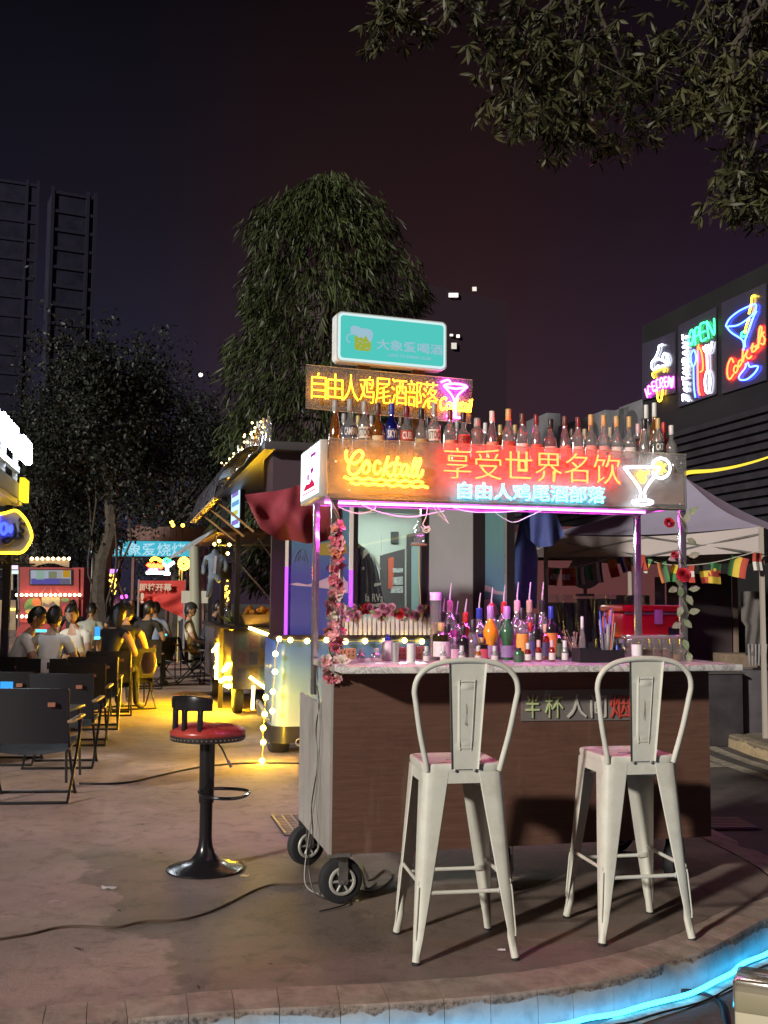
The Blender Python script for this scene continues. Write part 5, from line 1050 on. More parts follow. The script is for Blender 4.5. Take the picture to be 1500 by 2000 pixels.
# roof, side shell and bottles on the roof edge
MB().box((-.08, -.15, 2.78), (TWD + .06, 4.75, 2.86), .01).build('roof', mat('roof_dark', (.05, .045, .05), .4), tr); MB().box((.02, -.02, 2.34), (TWD, .06, 2.78)).build('fascia', mat('fascia_dark', (.07, .045, .06), .5), tr, smooth=False)
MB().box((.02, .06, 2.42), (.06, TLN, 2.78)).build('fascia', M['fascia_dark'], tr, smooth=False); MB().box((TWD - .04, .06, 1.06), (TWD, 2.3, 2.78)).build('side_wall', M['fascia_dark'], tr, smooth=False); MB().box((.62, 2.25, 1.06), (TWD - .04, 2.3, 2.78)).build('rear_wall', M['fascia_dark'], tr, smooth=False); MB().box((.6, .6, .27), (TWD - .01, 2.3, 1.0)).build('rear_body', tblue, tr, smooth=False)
MB().grid(lambda a, b: Vector((-.09 - .42 * math.sin(a * 1.35), .1 + (3.4) * b + .02 * math.sin(b * 26 + a * 3), 2.85 - .62 * (1 - math.cos(a * 1.35)) - .02 * math.sin(b * 20))), 9, 24).build('side_hood', mat('hood_vinyl', (.045, .04, .048), .28, var=.2, vscale=6), tr)
for y in (.35, 1.15, 2.0): MB().tube([(-.48, y, 2.36), (-.10, y, 2.06)], .012, 6).build('hood_strut', pale_wood, tr)
for i in range(8): MB().box((-.50, .15 + i * .4, 2.34), (-.44, .53 + i * .4, 2.36)).build('hood_slat', pale_wood, tr)
rb = thing('fairy_light_string', 'string of warm fairy lights over the bottles on the trailer roof edge', 'fairy lights', tw(-.03, .2, 2.9)); rnd = random.Random(44)
bulb_w = emis('fairy_bulb', (1.0, .80, .28), 11.); pts = []
for i in range(24):
    y = -.05 + i * (4.4 / 24) + rnd.uniform(-.05, .05); g = ['clear', 'clear', 'blue', 'clear', 'amber', 'clear', 'rough'][i % 7]
    bottle(tw(-.035 + rnd.uniform(-.015, .015), y, 2.86), rnd.uniform(.24, .31), .031, rnd.choice(('std', 'round', 'slim')), g, rnd.choice(('silver', 'grey', 'gold', 'black', 'darkred')), '%s bottle, %s from the near end of the trailer roof edge' % ({'clear': 'clear', 'blue': 'deep blue', 'amber': 'amber', 'rough': 'frosted'}[g], ordn(i)), None, None, 'bottles along the trailer roof edge', yaw=TYAW)
    pts.append(tw(-.07, y, 2.98 + rnd.uniform(-.05, .12)))
MB().tube(crom(pts, 3), .0025, 4).build('wire', M['yellow_cord'], rb, True)
for i in range(44): q = pts[i % len(pts)] + Vector((rnd.uniform(-.05, .03), rnd.uniform(-.12, .12), rnd.uniform(-.07, .08))); MB().ball(q, .0105, 6, 5).build('bulb', bulb_w, rb, True)
# bottles on the sill at the left
for i, (u, v, sh, g, cp, lb_) in enumerate(((549, 1180, 'std', 'clear', 'silver', None), (563, 1160, 'wide', 'clear', 'brown', (.05, .05, .05)), (575, 1157, 'std', 'clear', 'brown', (.65, .5, .6)), (590, 1163, 'wide', 'clear', 'darkred', (.4, .25, .3)), (612, 1163, 'wide', 'clear', 'black', (.55, .2, .4)), (632, 1166, 'std', 'blue', 'silver', None))):
    q = tp.px(u, v, -.12); bottle(Vector((q.x, q.y, 1.10)), q.z - 1.10, .045 if sh == 'wide' else .036, sh, g, cp, '%s spirit bottle, %s from the left on the trailer sill' % ('blue' if g == 'blue' else 'clear', ordn(i)), lb_, None, 'bottles on the trailer sill', yaw=TYAW, lz=(.1, .5))
# picket planter with roses
pk = thing('picket_planter', 'white picket planter box of pink and red silk roses on the trailer sill', 'planter', tw(TX(645).x, -.02, 1.10), TYAW); pL = TX(842).x - TX(645).x; wht = mat('white_paint', (.72, .66, .66), .5)
for i in range(22): x = i * pL / 22; MB().add([(x, -.03, 0), (x + .028, -.03, 0), (x + .028, -.03, .15), (x + .014, -.03, .175), (x, -.03, .15), (x, -.02, 0), (x + .028, -.02, 0), (x + .028, -.02, .15), (x + .014, -.02, .175), (x, -.02, .15)], [(0, 1, 2, 3, 4), (9, 8, 7, 6, 5), (0, 5, 6, 1), (1, 6, 7, 2), (2, 7, 8, 3), (3, 8, 9, 4), (4, 9, 5, 0)]).build('picket', wht, pk, smooth=False)
for z in (.03, .11): MB().box((0, -.019, z), (pL, -.01, z + .02)).build('rail', wht, pk, smooth=False)
MB().box((0, -.009, 0), (pL, .10, .13)).build('box', wht, pk, smooth=False)
rnd = random.Random(77); rp = mat('rose_pink', (.60, .26, .36), .55, var=.2, vscale=40)
for i in range(24): q = tw(TX(645).x + pL * (i + .5) / 24 + rnd.uniform(-.02, .02), -.05 + rnd.uniform(-.03, .04), 1.10 + rnd.uniform(.17, .27)); rose(q, rnd.uniform(.035, .05), rosem if i in (0, 7, 8, 15, 16, 22, 23) else rp, pk, Vector((rnd.uniform(-.5, .5), -1, rnd.uniform(0, .8))))
for i in range(40):
    V, F = [], []; q = tw(TX(645).x + pL * rnd.random(), -.04 + rnd.uniform(-.03, .05), 1.10 + rnd.uniform(.14, .27)); add_leaf(V, F, q, (rv(rnd) + Vector((0, -.4, .2))).normalized(), .08, .03, rv(rnd)); MB().add(V, F).build('leaf', leafm, pk, True)
# bulb string along the trailer front and down its corner
bs = thing('bulb_string', 'string of round white bulbs along the trailer front and down its corner', 'string lights', tw(.05, -.06, 1.0)); bulb = emis('bulb_warm', (1.0, .70, .12), 28.); bulb_f = emis('bulb_floor', (1.0, .57, .015), 480.); seq = [(545, 1248), (567, 1250), (600, 1252), (638, 1250), (675, 1253), (713, 1252), (752, 1252), (790, 1251), (824, 1253)]
cor = [(538, 1277), (537, 1312), (533, 1351), (532, 1389)]; cor2 = [(519, 1362), (517, 1395), (514, 1422), (514, 1450), (512, 1486)]
def bulbs(seq, off, parent, r_=.024, m_=None):
    pts = [tp.px(u, v, off) for u, v in seq]
    MB().tube(crom(pts, 3), .004, 5).build('wire', M['yellow_cord'], parent, True)
    for q in pts: MB().ball(q, r_, 10, 8).build('bulb', m_ or bulb, parent, True)
bulbs(seq, .07, bs); bulbs([(545, 1248)] + cor, .06, bs); bulbs(cor2, .38, bs, .022, bulb_f)
# roof sign of the trailer
p0 = D(598, 740, 9.6); p1 = D(922, 768, 10.17); syaw = math.atan2(p1.y - p0.y, p1.x - p0.x); sp_ = Plane(p0, syaw)
p0.z = 0
ns = thing('neon_roof_sign', 'orange neon sign board with yellow characters and pink glass on the trailer roof', 'neon sign', (p0.x, p0.y, 2.86), syaw)
Q = [sp_.px(597, 797), sp_.px(920, 827), sp_.px(923, 742), sp_.px(598, 712)]
MB().slab(sp_, Q, -.006, .006).build('sign_board', acr, ns, True, smooth=False); MB().tube([q + sp_.n * -.003 for q in Q], .005, 5, closed=True).build('board_edge', M['edge_glow_plastic'], ns, True)
ZS = lambda st: zm(st, 560, 580, 3.75)
chars = '自由人鸡尾酒部落'; xs = [(165, 275, 572, 750), (284, 396, 578, 756), (398, 510, 585, 765), (518, 622, 597, 780), (632, 742, 610, 785), (750, 860, 618, 795), (866, 968, 626, 810), (975, 1088, 638, 822)]
for ch, (xa, xb, ya, yb) in zip(chars, xs): text_on(ch, sp_, sp_.px(560 + xa / 3.75, 580 + yb / 3.75), sp_.px(560 + xb / 3.75, 580 + ya / 3.75), 'neon_character', emis('neon_sign_yellow', (1.0, .36, .012), 12.), ns, .012, .06, offset=-.018)
neon(sp_, [ZS(s) for s in ([(1130, 625), (1185, 608), (1205, 645)], ['c', (1150, 648), (1235, 635), (1320, 655), (1235, 672)], [(1150, 650), (1222, 745), (1226, 880)], [(1322, 658), (1240, 745), (1238, 880)], [(1170, 870), (1230, 882), (1270, 884)])], 'neon_glass', pink, ns, .011, .05)
text_on('Cocktail', sp_, sp_.px(853, 803), sp_.px(917, 782), 'neon_word', yel, ns, .01, .065, shear=.3, offset=.0)
# turquoise light box on posts above it
for u in (709, 816):
    a = sp_.px(u, 722, -.1); MB().box((-.06, -.03, 2.86), (.06, .03, a.z + .05)).build('sign_post', mat('brown_post', (.16, .09, .04), .5, .5), ns, loc=(ns.matrix_basis.inverted() @ Vector((a.x, a.y, 0))).xy.to_3d() - Vector((0, 0, 2.86)))
bp = Plane(sp_.at(0, 0, .02), syaw)
Q = [bp.px(657, 706), bp.px(872, 723), bp.px(873, 630), bp.px(658, 607)]
cx = sum((q - bp.p0).dot(bp.ex) for q in Q) / 4; hw = ((Q[1] - Q[0]).dot(bp.ex)) / 2; zc0 = (Q[0].z + Q[1].z) / 2; zc1 = (Q[2].z + Q[3].z) / 2
lbx = thing('turquoise_light_box', 'turquoise light box with beer mug logo above the orange neon sign', 'light box', bp.at(cx, zc0 - bp.p0.z), syaw)
hh = zc1 - zc0
def rrect(w2, h, r_, n_=5):
    p = []
    for cx_, cz, a0 in ((w2 - r_, h - r_, 0), (-w2 + r_, h - r_, 90), (-w2 + r_, r_, 180), (w2 - r_, r_, 270)):
        for k in range(n_ + 1): a = R(a0 + 90 * k / n_); p.append((cx_ + r_ * math.cos(a), cz + r_ * math.sin(a)))
    return p
def plate(poly, y0, y1): n_ = len(poly); return MB().add([(x, y0, z) for x, z in poly] + [(x, y1, z) for x, z in poly], [tuple(range(n_)), tuple(range(2 * n_ - 1, n_ - 1, -1))] + [(i, (i + 1) % n_, (i + 1) % n_ + n_, i + n_) for i in range(n_)])
plate(rrect(hw, hh, .05), 0, .14).build('case', mat('case_white', (.7, .72, .72), .4), lbx); plate(rrect(hw - .012, hh - .024, .045), -.004, -.001).build('rim_glow', emis('rim_white', (.72, .95, .95), .95), lbx).location = (0, 0, .012)
fo = plate(rrect(hw - .035, hh - .07, .03), -.008, -.005).build('lit_face', emis('face_turquoise', (.09, .62, .56), .92), lbx); fo.location = (0, 0, .035)
lw = emis('logo_pale', (.45, .72, .86), .72); lg = emis('logo_green', (.42, .52, .06), .8)
FX = lambda x: (x - 765) / 360 * (hw - .035); FZ = lambda z: (455 - z) / 345 * (hh - .07)
def logo(pts, m_, nm, y=-.010): plate([(FX(x), FZ(z)) for x, z in pts], y, y + .0015).build(nm, m_, fo)
logo([(500, 250), (612, 250), (612, 365), (600, 385), (510, 385), (500, 365)], lg, 'logo_mug'); logo([(470, 205), (490, 188), (520, 190), (545, 205), (580, 200), (615, 212), (625, 240), (618, 290), (605, 315), (590, 290), (575, 258), (560, 290), (545, 275), (530, 285), (510, 268), (495, 262), (480, 262), (470, 235)], lw, 'logo_foam', -.012)
MB().tube(crom([(FX(x), -.010, FZ(z)) for x, z in ((478, 255), (455, 270), (445, 300), (455, 322), (468, 328))], 4), .006, 5).build('logo_trunk', lw, fo)
rnd = random.Random(4)
for i in range(12): MB().ball((FX(515 + rnd.random() * 85), -.0105, FZ(300 + rnd.random() * 75)), .005, 6, 4, (1, .2, 1)).build('logo_bubble', lw, fo)
def text_local(body, x0, x1, z0, z1, nm, m_, par, y, **kw):
    me = textmesh(body, nm, extrude=.05, **kw); X = [v.co.x for v in me.vertices]; Yv = [v.co.y for v in me.vertices]; Zv = [v.co.z for v in me.vertices]; a, b, c, d_, e_, f_ = min(X), max(X), min(Yv), max(Yv), min(Zv), max(Zv)
    for v in me.vertices: v.co = (x0 + (x1 - x0) * (v.co.x - a) / (b - a), y - .003 * (v.co.z - e_) / (f_ - e_), z0 + (z1 - z0) * (v.co.y - c) / (d_ - c))
    me.update(); return put(me, nm, m_, par)
text_local('大象爱喝酒', FX(650), FX(1118), FZ(362), FZ(275), 'lettering', lw, fo, -.009, offset=.012); text_local('LOVE TO DRINK CLUB', FX(735), FX(1030), FZ(412), FZ(388), 'lettering', lw, fo, -.009)

for x in (.0, TWD - .05): MB().box((x, 4.6, 0), (x + .06, 4.66, 2.78)).build('rear_post', dkfr, tr, smooth=False)

# ================================================================== FRUIT CART BEHIND THE TRAILER
C2 = D(456, 1222, 13.4); c2yaw = .27
c2 = thing('fruit_cart', 'printed snack cart with zigzag light tubes and folding roof behind the trailer', 'food cart', (C2.x, C2.y, 0), c2yaw)
zc = C2.z; M2 = Matrix.Translation((C2.x, C2.y, 0)) @ Matrix.Rotation(c2yaw, 4, 'Z')
def c2w(x, y, z=0.): return M2 @ Vector((x, y, z))
prn = mat('cart_print', (.06, .065, .11), .35, col2=(.12, .09, .08), vscale=7)
MB().box((0, 0, .32), (1.5, 3.2, zc - .05), .01).build('body', prn, c2); MB().box((-.06, -.08, zc - .05), (1.52, 3.25, zc), .008).build('counter', dkfr, c2)
mb = MB()
for i in range(9): MB().box((.06 + (i % 3) * .14, -.004, .42 + (i // 3) * .2), (.17 + (i % 3) * .14, -.001, .58 + (i // 3) * .2)).build('printed_tile', mat('print_%d' % (i % 4), [(.04, .04, .11), (.12, .08, .04), (.05, .08, .12), (.09, .05, .09)][i % 4], .5, var=.4, vscale=20), c2, smooth=False)
for x, y in ((.1, .25), (.1, 2.6), (1.35, .25)): w_ = MB().lathe([(.06, -.06), (.17, -.055), (.18, -.03), (.18, .03), (.17, .055), (.06, .06)], 24, axis='X').build('wheel', rubber, c2, loc=(x, y, .18)); MB().lathe([(.03, -.065), (.1, -.058), (.11, -.062)], 20, axis='X').build('hub', steel, w_)
tube_y = emis('tube_yellow', (1.0, .56, .015), 780.)
def bar(a, b, r_=.018, m_=None): return MB().tube([Vector(a), Vector(b)], r_, 8).build('light_tube', m_ or tube_y, c2, True)
cp2 = Plane(c2w(0, 0), c2yaw); side2 = lambda y, z: c2w(-.03, y, z)
tube_s = emis('tube_soft', (1.0, .70, .14), 34.); bar(cp2.px(486, 1226, .09), cp2.px(525, 1240, .09), .018, tube_s); bar(cp2.px(488, 1322, .1), cp2.px(521, 1346, .1), .018, tube_s); bar(cp2.px(495, 1340, .1), cp2.px(493, 1386, .1), .018, tube_s)
bar(side2(.2, .62), side2(.75, .5)); bar(side2(1.3, .82), side2(1.9, .7)); bar(side2(1.35, .7), side2(1.42, .35)); bar(side2(.1, .34), side2(.5, .33))
for y, z in ((.05, .45), (.5, .42), (.9, .36), (1.5, .5), (1.2, .4)): MB().ball(side2(y, z), .03, 8, 6).build('bulb', bulb, c2, True)
# posts and folding roof
for x, y in ((.05, .1), (1.4, .1), (.05, 3.1), (1.4, 3.1)): MB().box((x - .03, y - .03, zc), (x + .03, y + .03, 2.24)).build('post', dkfr, c2, smooth=False)
MB().box((-.25, -.15, 2.24), (1.55, 3.3, 2.31), .01).build('roof', mat('cart_roof', (.10, .055, .09), .5), c2); MB().add([(-.25, -.15, 2.30), (-.25, 3.2, 2.30), (-.62, 3.2, 2.02), (-.62, -.15, 2.02), (-.25, -.15, 2.28), (-.25, 3.2, 2.28), (-.62, 3.2, 2.0), (-.62, -.15, 2.0)], [(0, 1, 2, 3), (7, 6, 5, 4), (3, 2, 6, 7), (0, 3, 7, 4)]).build('roof_flap', mat('flap_grey', (.42, .45, .48), .5), c2, smooth=False)
for a, b in (((.05, .1, 1.9), (.5, .1, 1.4)), ((.3, .1, 2.2), (.75, .1, 1.6)), ((-.2, .1, 2.1), (.8, .1, 2.12)), ((.75, .1, 2.2), (1.1, .1, 1.5)), ((.4, .1, 2.24), (.05, .1, 1.95))): MB().tube([Vector(a), Vector(b)], .012, 6).build('truss_rod', steel_d, c2)
for x in (.55, .85, 1.1): MB().box((x, .3, zc), (x + .16, .34, 2.2)).build('inner_panel', mat('grey_panel_%d' % int(x * 10), (.05, .06, .06), .3), c2, smooth=False)
for u, v in ((419, 1063), (428, 1057), (448, 1064), (445, 1081)): MB().ball(cp2.px(u, v, .12), .02, 8, 6).build('bulb', bulb, c2, True)
fbk = thing('fruit_basket', 'wooden crate of oranges on the snack cart counter', 'crate', c2w(.35, .05, zc), c2yaw)
MB().add([(-.2, -.1, 0), (.2, -.1, 0), (.2, .15, 0), (-.2, .15, 0), (-.27, -.16, .14), (.27, -.16, .14), (.27, .2, .14), (-.27, .2, .14)], [(0, 3, 2, 1), (0, 1, 5, 4), (1, 2, 6, 5), (2, 3, 7, 6), (3, 0, 4, 7)]).build('crate', pale_wood, fbk, smooth=False)
rnd = random.Random(8); orm = mat('orange_fruit', (.75, .26, .02), .4, var=.2, vscale=30)
for i in range(26): MB().ball((rnd.uniform(-.2, .2), rnd.uniform(-.1, .14), .12 + rnd.uniform(0, .09)), .042, 8, 6).build('orange', orm, fbk)
pnl = thing('pineapple_leaves', 'tuft of pale green pineapple leaves on the snack cart counter', 'fruit', c2w(.03, .35, zc), 0)
for i in range(16):
    V, F = [], []; add_leaf(V, F, Vector((0, 0, .02)), (Vector((rnd.uniform(-1, 1), rnd.uniform(-1, .3), rnd.uniform(.2, 1)))).normalized(), rnd.uniform(.15, .26), .03, rv(rnd)); MB().add(V, F).build('leaf', mat('pineapple_leaf', (.25, .34, .10), .5), pnl)
for i, (x, y, h) in enumerate(((.02, .8, .26), (.02, 1.0, .3), (.03, 1.2, .25))): bottle(c2w(x, y, zc), h + .04, .04, 'std', 'clear', 'silver', 'clear water bottle, %s from the near end of the snack cart counter' % ordn(i), None, None, 'bottles on the snack cart counter')
# light panel sign standing on the cart roof
q = D(464, 1036, 13.6); t = thing('roof_light_panel', 'tall bright menu light panel standing on the snack cart roof', 'light panel', q, .29)
MB().box((-.03, -.36, 0), (.03, .36, .68), .01).build('case', dkfr, t); f_ = MB().box((-.036, -.34, .02), (-.031, .34, .66)).build('lit_face', emis('menu_face', (.50, .75, 1.0), 1.5), t)
for i in range(5): MB().box((-.040, -.3 + .06 * (i % 2), .07 + .12 * i), (-.037, .26, .13 + .12 * i)).build('printed_line', emis('menu_line_%d' % (i % 3), [(.35, .25, .8), (.75, .8, .2), (.2, .5, .9)][i % 3], .8), f_)
# denim dummy hanging at the cart corner
def skin_body(verts, edges, radii, root=0, sub=1):
    me = bpy.data.meshes.new('body'); me.from_pydata([tuple(v) for v in verts], edges, []); o = bpy.data.objects.new('body', me); C.objects.link(o)
    md = o.modifiers.new('s', 'SKIN'); md.use_smooth_shade = True; md.branch_smoothing = .4
    for i, sv in enumerate(me.skin_vertices[0].data): r_ = radii[i]; sv.radius = (r_, r_) if not isinstance(r_, tuple) else r_; sv.use_root = (i == root)
    ss = o.modifiers.new('u', 'SUBSURF'); ss.levels = sub; ss.render_levels = sub
    dg = bpy.context.evaluated_depsgraph_get(); m2 = bpy.data.meshes.new_from_object(o.evaluated_get(dg)); bpy.data.objects.remove(o); bpy.data.meshes.remove(me); m2.materials.clear(); m2.shade_smooth(); return m2
den = mat('denim', (.17, .21, .27), .8, var=.3, vscale=12)
q = D(418, 1172, 13.0); t = thing('denim_dummy', 'grey denim clothes dummy hanging from the snack cart roof corner', 'dummy', q, .2)
vv = [(0, 0, .3), (0, 0, .42), (0, 0, .52), (0, 0, .57), (0, 0, .62), (-.1, 0, .52), (-.13, 0, .42), (-.135, -.02, .30), (.1, 0, .52), (.14, 0, .42), (.12, -.02, .34), (-.04, 0, .27), (-.05, 0, .14), (-.075, 0, .02), (.045, 0, .27), (.06, 0, .2)]
put(skin_body(vv, [(0, 1), (1, 2), (2, 3), (3, 4), (2, 5), (5, 6), (6, 7), (2, 8), (8, 9), (9, 10), (0, 11), (11, 12), (12, 13), (0, 14), (14, 15)], [.07, .075, .075, .035, .04, .035, .03, .024, .035, .03, .024, .045, .04, .03, .045, .04]), 'body', den, t)
MB().tube([(0, 0, .64), (.02, 0, .8)], .004, 5).build('cord', M['yellow_cord'], t); MB().add([(-.02, -.075, .32), (.01, -.078, .32), (.02, -.076, .53), (-.01, -.075, .53)], [(0, 1, 2, 3)]).build('shirt_front', mat('pale_cloth', (.45, .38, .40), .8), t)

# ================================================================== FOLDED PARASOLS
def cloth(fn, nu, nv, name, m_, parent, th=.006):
    mb = MB(); mb.grid(fn, nu, nv); mb.grid(lambda a, b: fn(a, b) + Vector((0, th, 0)), nu, nv); return mb.build(name, m_, parent, True)
redc = mat('red_canvas', (.26, .028, .045), .8, var=.2, vscale=5, bump=.1, bscale=120); bluec = mat('blue_canvas', (.06, .08, .27), .8, var=.2, vscale=5, bump=.1, bscale=120)
pa = thing('red_parasol_cover', 'dark red canvas parasol folded and draped left of the trailer corner', 'parasol', D(560, 1060, 8.6))
top = [(478, 966), (510, 962), (545, 958), (570, 952), (590, 945), (612, 938), (640, 940), (662, 950)]; botm = [(492, 1000), (508, 1032), (545, 1056), (570, 1055), (600, 1062), (630, 1058), (655, 1052), (664, 1010)]
def lerp_line(L_, a): k = a * (len(L_) - 1); i = min(int(k), len(L_) - 2); f = k - i; return (L_[i][0] + (L_[i + 1][0] - L_[i][0]) * f, L_[i][1] + (L_[i + 1][1] - L_[i][1]) * f)
def redf(a, b):
    p, q = lerp_line(top, a), lerp_line(botm, a); u, v = p[0] + (q[0] - p[0]) * b, p[1] + (q[1] - p[1]) * b
    return D(u, v, 8.6 - .16 * math.sin(math.pi * b) + .06 * math.sin(a * 15 - b * 4.0) * (.25 + b) + .02 * math.sin(a * 26 + b * 5))
cloth(redf, 48, 14, 'canopy', redc, pa); MB().tube([D(664, 940, 8.75), D(664, 1330, 8.75) * 1], .022, 8).build('pole', steel_d, pa, True)
pb = thing('blue_parasol', 'closed dark blue parasol tied up right of the trailer', 'parasol', G(1050, 1440, 0) if False else D(1052, 1178, 10.8))
def bluf(a, b):
    prof = [(1022, 1068, 985), (1008, 1082, 1010), (1004, 1100, 1035), (1002, 1098, 1050), (1000, 1042, 1062)]
    return None
tp2 = [(1018, 998), (1040, 996), (1062, 997), (1085, 1000)]; bt2 = [(1030, 1050), (1052, 1070), (1080, 1066), (1103, 1045)]
cloth(lambda a, b: (lambda p, q: D(p[0] + (q[0] - p[0]) * b, p[1] + (q[1] - p[1]) * b, 10.7 + .03 * math.sin(a * 13 + b * 3) * (.4 + b) - .12 * math.sin(math.pi * a)))(lerp_line(tp2, a), lerp_line(bt2, a)), 30, 8, 'valance', bluec, pb)
tp3 = [(1012, 1024), (1028, 1006), (1044, 1020)]; bt3 = [(998, 1185), (1022, 1188), (1047, 1186)]
def tuber(a, b):
    k = a * 2 * math.pi; u0, u1 = [(1019, 1038), (1006, 1041), (1001, 1043), (999, 1045), (999, 1047)][0][0], 0
    w0 = 10 + 15 * min(1, b * 2.2); cu = 1028 - 5 * b; v = 1006 + 182 * b
    return D(cu, v, 10.95) + Vector((math.cos(k) * w0 / FPX * 10.95 * (1 + .06 * math.sin(k * 6)), math.sin(k) * .1, 0))
MB().grid(tuber, 28, 10, closeu=True).build('furled_canopy', mat('blue_canvas_light', (.13, .15, .50), .7, var=.2, vscale=4), pb, True); MB().tube([D(1024, 1180, 10.95), Vector((*D(1024, 1180, 10.95).xy, 0))], .02, 8).build('pole', steel_d, pb, True)
# wall lamp right of trailer
q = D(992, 1085, 10.9); t = thing('strip_lamp', 'bright white strip lamp on a dark pole right of the trailer', 'lamp', q); MB().box((-.025, -.02, -.32), (.025, .02, .35)).build('housing', dkfr, t); MB().box((-.012, -.03, -.30), (.012, -.021, .10)).build('tube', emis('lamp_white', (.8, 1, .9), 7.), t); MB().box((-.02, -.015, -q.z), (.02, .015, -.32)).build('pole', dkfr, t)

# ================================================================== TENT, FLAGS, STORAGE
A = D(1487, 1078, 11.6); Bp_ = D(1066, 1088, 13.1); zv = (A.z + Bp_.z) / 2; A.z = Bp_.z = zv
tent = thing('market_tent', 'pale violet pop-up market tent at the right behind the bar cart', 'tent', (A.x, A.y, -.13))
tcl = mat('tent_canvas', (.33, .30, .41), .75, var=.08, vscale=1.2, bump=.06, bscale=14); tvl = mat('tent_valance', (.44, .38, .37), .75, var=.08, vscale=2, bump=.1, bscale=10)
sd_ = (Bp_ - A); dpv = Vector((-sd_.y, sd_.x, 0)) * -1; dpv = Vector((sd_.y, -sd_.x, 0)) if Vector((sd_.y, -sd_.x, 0)).y > 0 else Vector((-sd_.y, sd_.x, 0))
dpv *= 1.0
Cc, Dd = Bp_ + dpv, A + dpv; vh = .28; apex = (A + Bp_ + Cc + Dd) / 4 + Vector((0, 0, 1.02)); up_ = Vector((0, 0, vh))
cor4 = [A, Bp_, Cc, Dd]
for i in range(4):
    a, b = cor4[i] + up_, cor4[(i + 1) % 4] + up_
    MB().grid(lambda s, r_: (a.lerp(b, s)).lerp(apex, r_) + Vector((0, 0, -.10 * math.sin(math.pi * r_) * (1) - .05 * math.sin(math.pi * s) * (1 - r_))), 12, 10).build('roof_panel', tcl, tent, True)
    MB().grid(lambda s, r_: (a.lerp(b, s)) + Vector((0, 0, -vh * r_ - .05 * math.sin(math.pi * s) * (1 - r_) - .02 * math.sin(math.pi * s))) + Vector((.02 * math.sin(s * 25) * r_, .02 * math.sin(s * 18) * r_, 0)), 24, 5).build('valance', tvl, tent, True)
for c_ in cor4: MB().box((c_.x - .022, c_.y - .022, -.13), (c_.x + .022, c_.y + .022, zv + vh - .01)).build('leg', mat('leg_white', (.42, .38, .33), .5), tent, True)
for a, b in ((A, Bp_), (Bp_, Cc), (Cc, Dd), (Dd, A)):
    for s in (0, .5):
        MB().tube([a.lerp(b, s) + Vector((0, 0, .2)), a.lerp(b, s + .5) + Vector((0, 0, -.02))], .012, 5).build('truss_rod', steel_d, tent, True); MB().tube([a.lerp(b, s) + Vector((0, 0, -.02)), a.lerp(b, s + .5) + Vector((0, 0, .2))], .012, 5).build('truss_rod', steel_d, tent, True)
# bunting
flagc = {'red': (.42, .06, .04), 'yel': (.60, .44, .05), 'grn': (.06, .22, .08), 'blu': (.03, .05, .25), 'wht': (.6, .57, .53), 'blk': (.02, .02, .02), 'org': (.55, .18, .06)}
def bunting(line, y, flags, label):
    q = D(*line[0], y); bt = thing('flag_bunting', label, 'bunting', q)
    L_ = [D(u, v, y) for u, v in line]; MB().tube(crom(L_, 4), .005, 5).build('string', mat('bunting_string', (.55, .5, .45), .7), bt, True)
    for (u, v, wd, hg, tilt, cols) in flags:
        p = D(u, v, y - .02); s_ = y / FPX; ft = None
        ax = Vector((math.cos(R(tilt)), 0, math.sin(R(tilt)))); dn = Vector((math.sin(R(tilt)), 0, -math.cos(R(tilt)))); nb = len(cols) if not isinstance(cols, str) else 1
        vert = cols[0] == '|'; cc = cols[1:] if vert else cols; n_ = len(cc)
        fl = None
        for k, c_ in enumerate(cc):
            a0, a1 = k / n_, (k + 1) / n_
            def fn(a, b, a0=a0, a1=a1):
                x, z = ((a0 + (a1 - a0) * a), b) if vert else (a, a0 + (a1 - a0) * b)
                return p + ax * (x - .5) * wd * s_ + dn * z * hg * s_ + Vector((0, .03 * math.sin(x * 5 + u) + .02 * math.sin(z * 4), 0))
            o = MB().grid(fn, 5, 5).build('flag' if fl is None else 'stripe', mat('flag_' + c_, flagc[c_], .8), fl or bt, True); fl = fl or o
bunting([(1062, 1108), (1100, 1110), (1140, 1104), (1190, 1090), (1235, 1075)], 12.6, [(1072, 1109, 16, 34, 0, ['|', 'wht', 'red']), (1088, 1110, 15, 34, -15, ['grn', 'wht', 'red']), (1105, 1110, 16, 34, 0, ['red', 'wht', 'red']), (1120, 1110, 12, 34, 0, ['org', 'red']), (1131, 1108, 17, 34, 3, ['|', 'wht', 'grn', 'wht']), (1148, 1104, 14, 30, 8, ['grn']), (1170, 1098, 10, 40, 5, ['|', 'wht', 'blu']), (1194, 1092, 17, 36, 12, ['org', 'red']), (1216, 1082, 18, 36, 14, ['|', 'blu', 'wht', 'red'])], 'bunting of small national flags along the left of the tent')
bunting([(1240, 1082), (1280, 1098), (1320, 1104), (1370, 1102), (1420, 1093), (1485, 1075)], 11.5, [(1250, 1085, 16, 30, 10, ['|', 'wht', 'red']), (1268, 1090, 14, 30, -25, ['grn', 'yel', 'wht']), (1292, 1098, 20, 40, 12, ['|', 'org', 'wht', 'grn']), (1318, 1102, 14, 34, -10, ['yel', 'grn']), (1352, 1104, 12, 34, 0, ['red', 'wht', 'red']), (1375, 1103, 22, 36, 6, ['blk', 'yel', 'red']), (1398, 1100, 26, 40, -4, ['grn', 'red', 'yel']), (1445, 1088, 34, 40, -14, ['|', 'grn', 'yel', 'red']), (1480, 1080, 20, 34, 0, ['red', 'wht'])], 'bunting of bright national flags at the right of the tent front')
q = D(1396, 1113, 11.42); MB().ball((0, 0, 0), .02, 5, 3, (1, .2, 1)).build('star', mat('flag_yel', flagc['yel'], .8), bpy.data.objects['flag_bunting.001'], True, loc=q)
